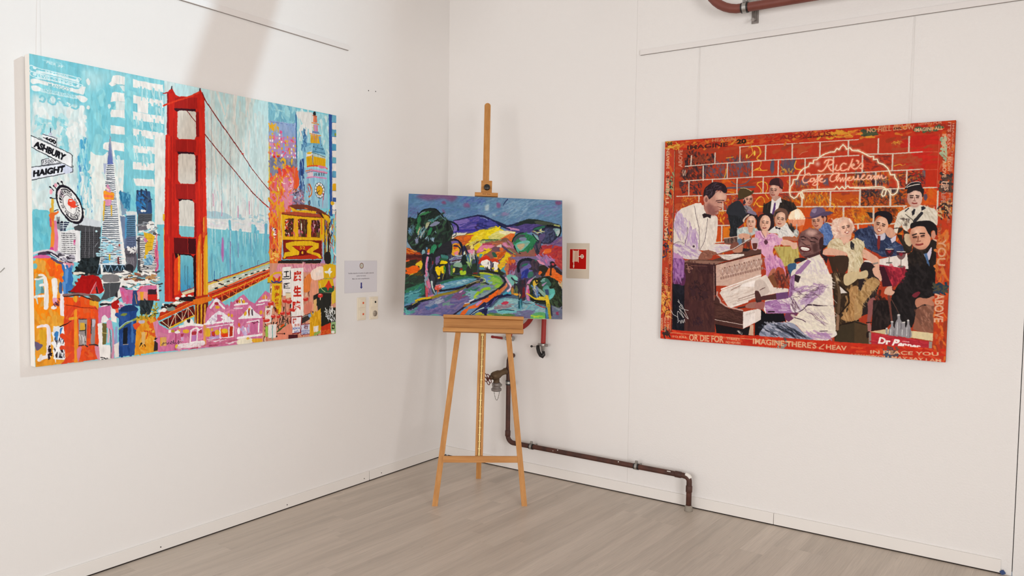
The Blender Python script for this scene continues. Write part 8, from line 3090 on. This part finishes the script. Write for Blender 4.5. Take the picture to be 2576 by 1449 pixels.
l 2a1c1a 2.4 61 51 66 1092 70 1092
l d8a878 2.4 63 1092 751 1093
l c8a078 2.4 59 56 60 1078
s e6e4e0 2.5 60 962 76 986 102 1000 106 1022 102 966 138 1001 112 952 165 1006 124 926
s e6e4e0 2.5 104 900 110 915 100 909 120 927 111 940 131 952 121 933
s e6e4e0 2.5 103 1032 116 1018 123 1034 129 1014 136 1030 142 1010 146 1026
s e6e4e0 2.5 138 954 164 958
"""
pL = Painter(1600, 1240, GROUND_L, 7); pL.run(ART_L, 1); pL.wobble(1.1, 9); pL.streaks(.10, 30, 7)
painting_on_wall('painting', (.004, -2.8945, 1.033), (0, 1, 0), 1.7375, 1.3555, .046, pL.image('city_picture', GAIN_L), 'large city painting with red suspension bridge and cable car on the left wall', relief=.5)
pR = Painter(1440, 1130, GROUND_R, 23); pR.run(ART_R, 1); pR.soften(1.3, 5, 3); pR.streaks(.07, 16, 9)
painting_on_wall('painting', (1.7455, -.004, 1.0345), (1, 0, 0), 1.5485, 1.2185, .024, pR.image('cafe_picture', GAIN_R), 'red bordered painting of a pianist and cafe guests on the right wall', mat('red_canvas_edge', '8f3a26', .7), relief=.2)

# ------------------------------------------------------------------ easel
EX = Vector((.80041793, .59944235, 0)); EY = Vector((-.59944235, .80041793, 0)); EM = Vector((.89878571, -.75920851, 0))
em = Matrix((EX, EY, Z)).transposed().to_4x4(); em.translation = EM
LEAN = math.radians(12); EU = Vector((0, math.sin(LEAN), math.cos(LEAN))); EN = Vector((0, -math.cos(LEAN), math.sin(LEAN)))
easel = empty('easel', EM, 'beech wood studio easel holding the landscape painting in the corner', 'easel', mat=em)
def ep(a, b, off=0): return X*a+EU*b+EN*off
def leg(a0, a1, b1, w=.034, t=.022):
    """front leg cut level at the floor, leaning back"""
    top = ep(a1, b1); bot = Vector((a0, 0, 0)); d = top-bot
    q = B()
    q.hexa([bot+X*x+Y*y for x, y in ((-w/2, -t/2), (w/2, -t/2), (w/2, t/2), (-w/2, t/2))], [top+X*x+EN*y for x, y in ((-w/2, t/2), (w/2, t/2), (w/2, -t/2), (-w/2, -t/2))])
    return q
for a0, a1 in ((-.275, -.085), (.275, .115)): leg(a0, a1, 1.62).done('leg', WOOD, easel)
bk, bt_ = Vector((-.010, .556, 0)), ep(.012, 1.60, -.035); q = B()
q.hexa([bk+X*x+Y*y for x, y in ((-.017, -.012), (.017, -.012), (.017, .012), (-.017, .012))], [bt_+X*x+Y*y for x, y in ((-.017, -.012), (.017, -.012), (.017, .012), (-.017, .012))]); q.done('leg', WOOD, easel)
B().box(ep(.012, 1.62, -.012), (.12, .045, .014), (X, EU, EN), bev=.004).done('hinge_block', WOODX, easel)
B().box(ep(.001, .279, .004), (.232, .020, .010), (X, EU, EN), bev=.002).done('rung', WOODX, easel)
# centre post with its channel and brass ratchet strip
def slat_lr(a0, b0, a1, b1, w, t, off):
    p0, p1 = ep(a0, b0, off), ep(a1, b1, off); d = (p1-p0).normalized(); wx = d.cross(EN).normalized()
    return B().box((p0+p1)/2, (w/2, t/2, (p1-p0).length/2), (wx, EN, d), bev=.0015)
post = B()
for s in (-1, 1):
    p0, p1 = ep(-.009+s*.0165, .262, -.022), ep(.012+s*.0165, 1.55, -.022); d = (p1-p0).normalized(); wx = d.cross(EN).normalized(); post.box((p0+p1)/2, (.0075, .012, (p1-p0).length/2), (wx, EN, d), bev=.0015)
post.done('centre_post', WOOD, easel)
slat_lr(-.009, .262, .012, 1.55, .020, .010, -.028).done('post_channel', WOOD, easel)
slat_lr(-.0085, .285, .006, 1.065, .011, .003, -.0205).done('brass_strip', BRASS, easel)
st_ = []
for k in range(18):
    f = .02+k/17*.93; p = ep(-.0085+.0145*f, .285+.78*f, -.0175)
    o = B().box(p, (.0075, .0035, .0022), (X, EU, EN), bev=.0006).done('ratchet_stop', BRASS, easel)
B().box(ep(.006, 1.058, -.012), (.010, .012, .006), (X, EU, EN), bev=.002).done('ratchet_pawl', BRASS, easel)
# sliding mast with rounded top
pm = [(-.0205, 0)]+[(-.0205, 1.28)]+[(.0205*math.cos(math.radians(180-a)), 1.28+.0205*math.sin(math.radians(a))) for a in range(0, 181, 15)]+[(.0205, 1.28), (.0205, 0)]
base, md = ep(.008, 1.305, .0), (ep(.022, 2.6, 0)-ep(.008, 1.305, 0)).normalized(); mx_ = md.cross(EN).normalized()
B().prism([base+mx_*a+md*c+EN*-.010 for a, c in pm], EN*.020).done('mast', WOOD, easel)
# tray: two lips and a recessed web, turned a hair off level as in the photo
TR = math.radians(-1.05); TX = X*math.cos(TR)+EU*math.sin(TR); TU = EU*math.cos(TR)-X*math.sin(TR)
def tp_(a, b, off): return ep(.010, 1.1135, 0)+TX*a+TU*b+EN*off
tray = B(); tray.box(tp_(0, 0, .022), (.252, .040, .008), (TX, TU, EN), bev=.001)
tray.box(tp_(0, .044, .048), (.253, .010, .034), (TX, TU, EN), bev=.0015); tray.box(tp_(0, -.040, .048), (.253, .012, .034), (TX, TU, EN), bev=.0015)
tray.done('tray', WOODX, easel)
# top clamp: block, bar, knob
def cp(a, b, off): return ep(.020, 1.9870, 0)+TX*a+TU*b+EN*off
tc_ = B(); tc_.box(cp(0, .030, .020), (.0355, .046, .009), (TX, TU, EN), bev=.002); tc_.done('top_clamp', WOODX, easel)
B().box(cp(0, -.026, .035), (.075, .0115, .028), (TX, TU, EN), bev=.002).done('clamp_bar', WOODX, easel)
B().lathe([(0, .010), (.006, .010), (.006, .0185), (.009, .0195), (.022, .0195), (.025, .017), (.0252, 0)], cp(.003, .026, .029), EN, 24).done('knob', BLACK, easel)
mk = B()
for k in range(9):
    if k != 4: mk.box(cp(-.024+k*.006, -.025, .0633), (.002, .0016+.0008*(k % 2), .0002), (TX, TU, EN))
mk.done('burnt_mark', mat('burnt_brown', '5a3418', .7), easel)
# canvas standing in the tray
pC = Painter(1000, 760, GROUND_C, 11); pC.run(ART_C, 1); pC.soften(2.2, 7); pC.wobble(.8, 5); pC.streaks(.12, 6, 14)
QW = {k: EM+EX*v.x+EY*v.y+Z*v.z for k, v in dict(bl=ep(CQ[0][0], CQ[0][1], .05), br=ep(CQ[1][0], CQ[1][1], .05), tr=ep(CQ[2][0], CQ[2][1], .05), tl=ep(CQ[3][0], CQ[3][1], .05)).items()}
po = (QW['bl']+QW['br'])/2; pe = empty('painting', po, 'expressive landscape painting with dark trees and a winding road on the easel', 'painting')
nW = EX*EN.x+EY*EN.y+Z*EN.z
fq = [QW[k]-po for k in ('bl', 'br', 'tr', 'tl')]
q = B(); q.hexa([p-nW*.019 for p in fq], [p-nW*.0006 for p in fq]); q.done('stretched_canvas', CANVASW, pe)
face_quad('painted_face', fq, picture_material('landscape_paint', pC.image('landscape_picture', GAIN_C), relief=.6), pe)

# ------------------------------------------------------------------ notice, switches, sign
pn = Painter(640, 452, 'd9d6dc', 3)
pn.poly('e4e2e8', [(4, 4), (636, 4), (636, 448), (4, 448)])
def el(cx, cy, rx, ry): return [(cx+rx*math.cos(t*.2618), cy+ry*math.sin(t*.2618)) for t in range(24)]
for c, r in (('8a3a40', 40), ('3a4a78', 36), ('c8b070', 33), ('dcdad2', 28)): pn.poly(c, el(330, 72, r, r*1.02))
for k, c in enumerate(('6a7aa0', '7a8a6a', 'a07a60')): pn.line(c, [(312, 60+k*12), (348, 60+k*12)], 3)
pn.text('6a666e', 'Veuillez éteindre la lumière du palier avant de', [(70, 190), (572, 190), (572, 166), (70, 166)], .012)
pn.text('6a666e', 'quitter les locaux', [(230, 226), (415, 226), (415, 205), (230, 205)], .012)
pn.text('6a666e', 'Merci de votre compréhension.', [(150, 268), (490, 268), (490, 245), (150, 245)], .012)
pn.poly('3d3f86', [(312, 310), (338, 310), (338, 372), (352, 372), (325, 400), (298, 372), (312, 372)])
nt_ = empty('notice', (.001, -1.037, 1.2785), 'white printed notice with a blue down arrow on the left wall', 'notice')
face_quad('sheet', [Vector((0, 0, 0)), Vector((0, .292, 0)), Vector((0, .292, .210)), Vector((0, 0, .210))], picture_material('notice_print', pn.image('notice_picture', .86), .6, 0), nt_)
B().box((-.0006, .146, .105), (.0004, .146, .105)).done('laminate_backing', PAPER, nt_)
def gang(name, y, label, cat):
    e = empty(name, (0, y, 1.0955), label, cat)
    B().box((.0045, 0, .0755), (.0045, .037, .0755), bev=.0025).done('frame', CREAM, e); return e
g1 = gang('light_switch', -.8905, 'cream double light switch with two orange indicators, left of the socket', 'switch')
for z in (.0385, .1125):
    B().box((.0105, .003, z), (.003, .026, .0275), bev=.0015).done('rocker', CREAM, g1)
    B().box((.0141, .008, z+.002), (.0008, .0062, .0062), bev=.0005).done('indicator', LENS, g1)
g2 = gang('wall_socket', -.7785, 'cream wall socket with a small dark display above it, nearer the corner', 'socket')
B().box((.0105, .002, .1125), (.003, .026, .0275), bev=.0015).done('cover', CREAM, g2); B().box((.0141, .008, .1155), (.0008, .0065, .0065), bev=.0005).done('display', BLACK, g2)
B().box((.0105, .002, .0375), (.003, .027, .028), bev=.0015).done('socket_plate', CREAM, g2)
B().lathe([(0, .0205), (.0008, .0205), (.0009, .018), (.0001, .017)], (.0136, .004, .0385), X, 24).done('socket_well', WELLGREY, g2)
for dy in (-.009, .010): B().lathe([(0, .0026), (.0008, .0026)], (.0143, .004+dy, .0385), X, 10).done('pin_hole', BLACK, g2)
# fire hose reel sign
ps = Painter(346, 470, 'cfc2b2', 5)
ps.poly('efe4d2', [(42, 74), (306, 74), (306, 350), (42, 350)]); ps.poly('b3140f', [(48, 80), (300, 80), (300, 344), (48, 344)])
for x in (92, 176): ps.poly('e9dcc6', [(x, 90), (x+9, 90), (x+9, 256), (x, 256)])
for x, w in ((104, 12), (120, 13), (137, 6), (147, 13), (165, 8)): ps.poly('e0d0b4', [(x, 100), (x+w, 100), (x+w, 246), (x, 246)])
ps.poly('e9dcc6', [(105, 100), (117, 100), (117, 292), (122, 300), (115, 334), (104, 334), (98, 300), (105, 292)])
ps.poly('e9dcc6', [(185, 171), (212, 171), (212, 181), (185, 181)]); ps.poly('e9dcc6', el(237, 176, 27, 28))
for dx in (-9, 9):
    for dy in (-10, 10): ps.poly('6a0f0c', el(237+dx, 176+dy, 6, 7))
sg = empty('fire_sign', (1.0435, -.0016, 1.388), 'red fire hose reel sign on a pale plate beside the landscape painting', 'sign')
face_quad('printed_face', [Vector((0, -.0016, 0)), Vector((.1725, -.0016, 0)), Vector((.1725, -.0016, .236)), Vector((0, -.0016, .236))], picture_material('sign_print', ps.image('sign_picture', .95), .4, 0), sg)
B().box((.08625, 0, .118), (.08625, .0014, .118), bev=.0008).done('plate', mat('pale_plate', 'cfc2b2', .5), sg)
# picture lines
for p0, p1, lb in (((.008, -2.826, 2.822), (.020, -2.832, 2.386), 'thin nylon line from the left rail down to the city painting'),
                   ((1.944, -.007, 2.806), (1.946, -.014, 2.25), 'thin nylon line to the left top of the red bordered painting'),
                   ((3.089, -.007, 2.806), (3.091, -.014, 2.25), 'thin nylon line to the right top of the red bordered painting')):
    tag(B().tube([p0, p1], .0007, 6).done('picture_line', NYLON), lb, 'wire', 'picture hanging lines')

# ------------------------------------------------------------------ lower water pipe
R0 = .0165; PY = -.07
lp = empty('water_pipe', (1.972, PY, 0), 'rusty brown water pipe running low along the right wall', 'pipe'); o_ = Vector((1.972, PY, 0))
path = [Vector((.622, -.012, .822)), Vector((.622, -.03, .826)), Vector((.623, -.055, .815)), Vector((.6235, -.067, .795)), Vector((.624, PY, .76)), Vector((.625, PY, .26))]
path += arc((.675, PY, .262), (-1, 0, 0), (0, 0, -1), .05, 10, 90, 7)+[Vector((1.93, PY, .2115))]
path += arc((1.942, PY, .1795), (0, 0, 1), (1, 0, 0), .030, 15, 90, 6)+[Vector((1.972, PY, .12)), Vector((1.972, PY, .002))]
B().tube([p-o_ for p in path], R0, 16).done('pipe_run', RUST, lp)
for c, ax in (((.625, PY, .275), Z), ((1.972, PY, .135), Z), ((1.90, PY, .2115), X), ((.624, PY, .728), Z)):
    B().lathe([(-.022, R0), (-.018, R0+.003), (.018, R0+.003), (.022, R0)], Vector(c)-o_, ax, 16).done('fitting', RUST, lp)
B().lathe([(0, .026), (.004, .025), (.030, .022), (.034, R0)], (0, 0, .0005), Z, 16).done('floor_collar', mat('grey_mortar', '8f877c', .8, bump=(60, .5, .002)), lp)
pt = B(); pt.tube([p-o_+Vector((.006, .0, .006)) for p in arc((1.942, PY, .1795), (0, 0, 1), (1, 0, 0), .034, 0, 62, 6)], .0135, 12); pt.done('white_paint_patch', PAINTW, lp)
pt = B(); pt.box(Vector((1.845, PY-.013, .2225))-o_, (.011, .002, .006), (X, Vector((0, .5, .87)), Vector((0, -.87, .5)))); pt.done('white_paint_patch', PAINTW, lp)
for x, dz in ((1.01, .004), (1.045, .013), (1.50, .012)): B().lathe([(0, .004), (.001, .003)], Vector((x, PY-.0160+abs(dz)*.3, .2115+dz))-o_, (0, -1, .4), 8).done('white_paint_patch', PAINTW, lp)
for c, ax in (((.826, PY, .2115), X), ((1.621, PY, .2115), X), ((.624, PY, .637), Z)):
    c = Vector(c)-o_; k = B().band(c, ax, R0+.0005, R0+.0045, .008).done('clamp', STEEL, lp)
    up = Z if ax == X else X
    h = B(); h.box(c+up*.029, (.009 if ax == X else .012, .006, .009), bev=.002); h.tube([c+up*.029-Y*.012, c+up*.029+Y*.012], .004, 8); h.done('bolt', STEEL, k)
    B().tube([c+Y*(R0+.004), c+Y*.068], .006, 8).done('wall_stud', STEEL, k)
    for s in (-1, 1): B().band(c+ax*s*.012, ax, R0+.0003, R0+.003, .005).done('rubber_liner', BLACK, k)
# hydrant valve on the upright
v0 = Vector((.624, PY, .728)); v1 = Vector((.584, -.185, .694)); va = (v1-v0).normalized()
hv = empty('hydrant_valve', v0, 'old bronze hydrant valve with red handwheel and capped outlet on the upright pipe', 'valve')
B().lathe([(.0215, .022), (.03, .024), (.045, .020), (.07, .021), (.09, .029), (.125, .031), (.14, .027), (.15, .016)], (0, 0, 0), va, 18).done('valve_body', VALVE, hv)
B().lathe([(.148, .014), (.153, .017), (.162, .017), (.166, .008), (.190, .0065)], (0, 0, 0), va, 14).done('gland', VALVE, hv)
w = B(); wc = va*.186; wu = va.cross(Z).normalized(); ww = va.cross(wu)
for k in range(5):
    t = k*2*math.pi/5+.3; d = wu*math.cos(t)+ww*math.sin(t); e2 = -wu*math.sin(t)+ww*math.cos(t)
    w.tube([wc+d*.006]+[wc+d*(.027+.0165*math.cos(s))+e2*.0165*math.sin(s) for s in [math.radians(200-a) for a in range(0, 321, 32)]]+[wc+d*.006], .0028, 7)
w.lathe([(-.003, .006), (.004, .006)], wc, va, 12); w.done('handwheel', WHEEL, hv)
oc = v1-v0+Vector((.004, .02, -.01))
B().lathe([(0, .022), (.03, .021), (.036, .024), (.040, .024)], oc, -Z, 18).done('outlet_neck', VALVE, hv)
cap = B().lathe([(.038, .025), (.042, .031), (.062, .031), (.065, .028), (.078, .030), (.080, .036), (.094, .036), (.098, .030), (.100, .002)], oc, -Z, 24).done('outlet_cap', ALU, hv)
for k in range(3):
    t = k*2.09+.5; B().box(oc+Vector((math.cos(t)*.033, math.sin(t)*.033, -.055)), (.006, .006, .009), bev=.002).done('lug', ALU, cap)
ch = B(); A_, C_ = oc+Vector((-.012, -.01, -.098)), oc+Vector((.034, .004, -.04))
cps = [A_.lerp(C_, t)+Vector((.004*math.sin(t*3), 0, -.085*math.sin(math.pi*t**.8))) for t in [i/22 for i in range(23)]]
for i, (p, r) in enumerate(zip(cps, cps[1:])): 
    d = (r-p).normalized(); ch.tube([p-d*.001, r+d*.001], .0016 if i % 2 else .0024, 5)
ch.done('chain', STEEL, hv)

# ------------------------------------------------------------------ hose with nozzle, lever valve
hs = empty('fire_hose', (.893, -.045, .93), 'red rubber hose hanging in a loop behind the landscape painting', 'hose'); h0 = Vector((.893, -.045, .93))
hp = [Vector((.893, -.045, .935)), Vector((.895, -.045, 1.02)), Vector((.897, -.045, 1.14)), Vector((.893, -.045, 1.20)), Vector((.873, -.045, 1.235)), Vector((.845, -.045, 1.225)), Vector((.82, -.045, 1.16)), Vector((.79, -.045, 1.10)), Vector((.755, -.045, 1.058)), Vector((.71, -.045, 1.03)), Vector((.66, -.045, 1.015)), Vector((.625, -.045, 1.0)), Vector((.613, -.046, .962))]
def spline(p, n=5):
    out = []
    for i in range(len(p)-1):
        a, b, c, d = p[max(i-1, 0)], p[i], p[i+1], p[min(i+2, len(p)-1)]
        for k in range(n):
            t = k/n; out.append(.5*(2*b+(c-a)*t+(2*a-5*b+4*c-d)*t*t+(3*b-a-3*c+d)*t**3))
    return out+[p[-1]]
B().tube([p-h0 for p in spline(hp)], .0165, 14).done('hose_tube', HOSE, hs)
nz = B().lathe([(.004, .0172), (0, .019), (-.012, .019), (-.02, .014), (-.05, .012), (-.062, .008), (-.075, .007), (-.088, .009), (-.092, .006)], (0, 0, 0), Z, 18).done('nozzle', STEEL, hs)
for s in (-1, 1): B().box((s*.027, -.004, -.006), (.012, .007, .009), bev=.003).done('coupling_ear', ALU, hs)
B().tube([(-.034, -.014, -.012), (-.030, -.02, -.03), (-.020, -.024, -.054), (-.002, -.026, -.076), (.012, -.026, -.082), (.020, -.024, -.070), (.018, -.022, -.046)], [.011, .013, .013, .0135, .0135, .0125, .009], 12).done('shut_off_lever', BLACK, hs)
B().tube([(-.036, -.014, -.022), (-.080, -.012, -.022)], .0018, 7).done('lever_pin', STEEL, hs)
B().lathe([(-.009, .001), (-.0075, .005), (0, .009), (.0075, .005), (.009, .001)], (-.087, -.012, -.022), X, 14).done('ball_grip', BLACK, hs)
lv = empty('lever_valve', (.615, -.05, .948), 'red lever handle of the shut off valve left of the hanging hose', 'valve')
B().lathe([(-.03, .018), (.03, .018)], (0, .004, 0), X, 14).done('valve_body', STEEL, lv)
B().tube([(0, .004, 0), (0, .048, 0)], .012, 12).done('wall_pipe', STEEL, lv)
B().box((-.033, -.018, -.001), (.014, .004, .008), bev=.002).done('lever_neck', STEEL, lv)
B().tube([(-.045, -.018, -.001), (-.052, -.018, -.001), (-.120, -.018, .001), (-.134, -.018, .001), (-.144, -.018, .0015)], [.0085, .0095, .0085, .0105, .009], 12).done('lever_grip', REDPL, lv)

# ------------------------------------------------------------------ red-brown pipe high on the right wall
up_ = empty('heating_pipe', (2.3, -.1, 2.962), 'thick red brown pipe high on the right wall above the picture rail', 'pipe'); u0 = Vector((2.3, -.1, 2.962))
pp = [Vector((7.9, -.1, 2.962)), Vector((4.0, -.1, 2.962)), Vector((2.26, -.1, 2.962))]+arc((2.22, -.1, 3.182), (0, 0, -1), (-1, 0, 0), .22, 8, 90, 9)+[Vector((2.0, -.1, 4.99))]
B().tube([p-u0 for p in pp], .0255, 20).done('pipe_run', REDOX, up_)
c = Vector((2.238, -.1, 2.9622))-u0
k = B().band(c, X, .0262, .0305, .011).done('clamp', STEEL, up_)
for s in (-1, 1): B().band(c+X*s*.0155, X, .0258, .0292, .0045).done('rubber_liner', BLACK, k)
q = B(); q.box(c+Z*.040, (.013, .011, .010), bev=.003); q.tube([c+Z*.04-Y*.02, c+Z*.04+Y*.02], .006, 8); q.done('bolt', STEEL, k)
q = B(); q.tube([c+Vector((.03, .095, .05)), c+Vector((.03, .085, -.05)), c+Vector((.03, .05, -.058))], .010, 10); q.box(c+Vector((.03, .096, 0)), (.02, .003, .07), bev=.002); q.done('wall_bracket', ALU, k)
q = B(); q.tube([c+Vector((.0, .03, .012)), c+Vector((.028, .092, .012))], .007, 8); q.box(c+Vector((.03, .05, .045)), (.03, .012, .010), bev=.003); q.done('wall_stud', STEEL, k)
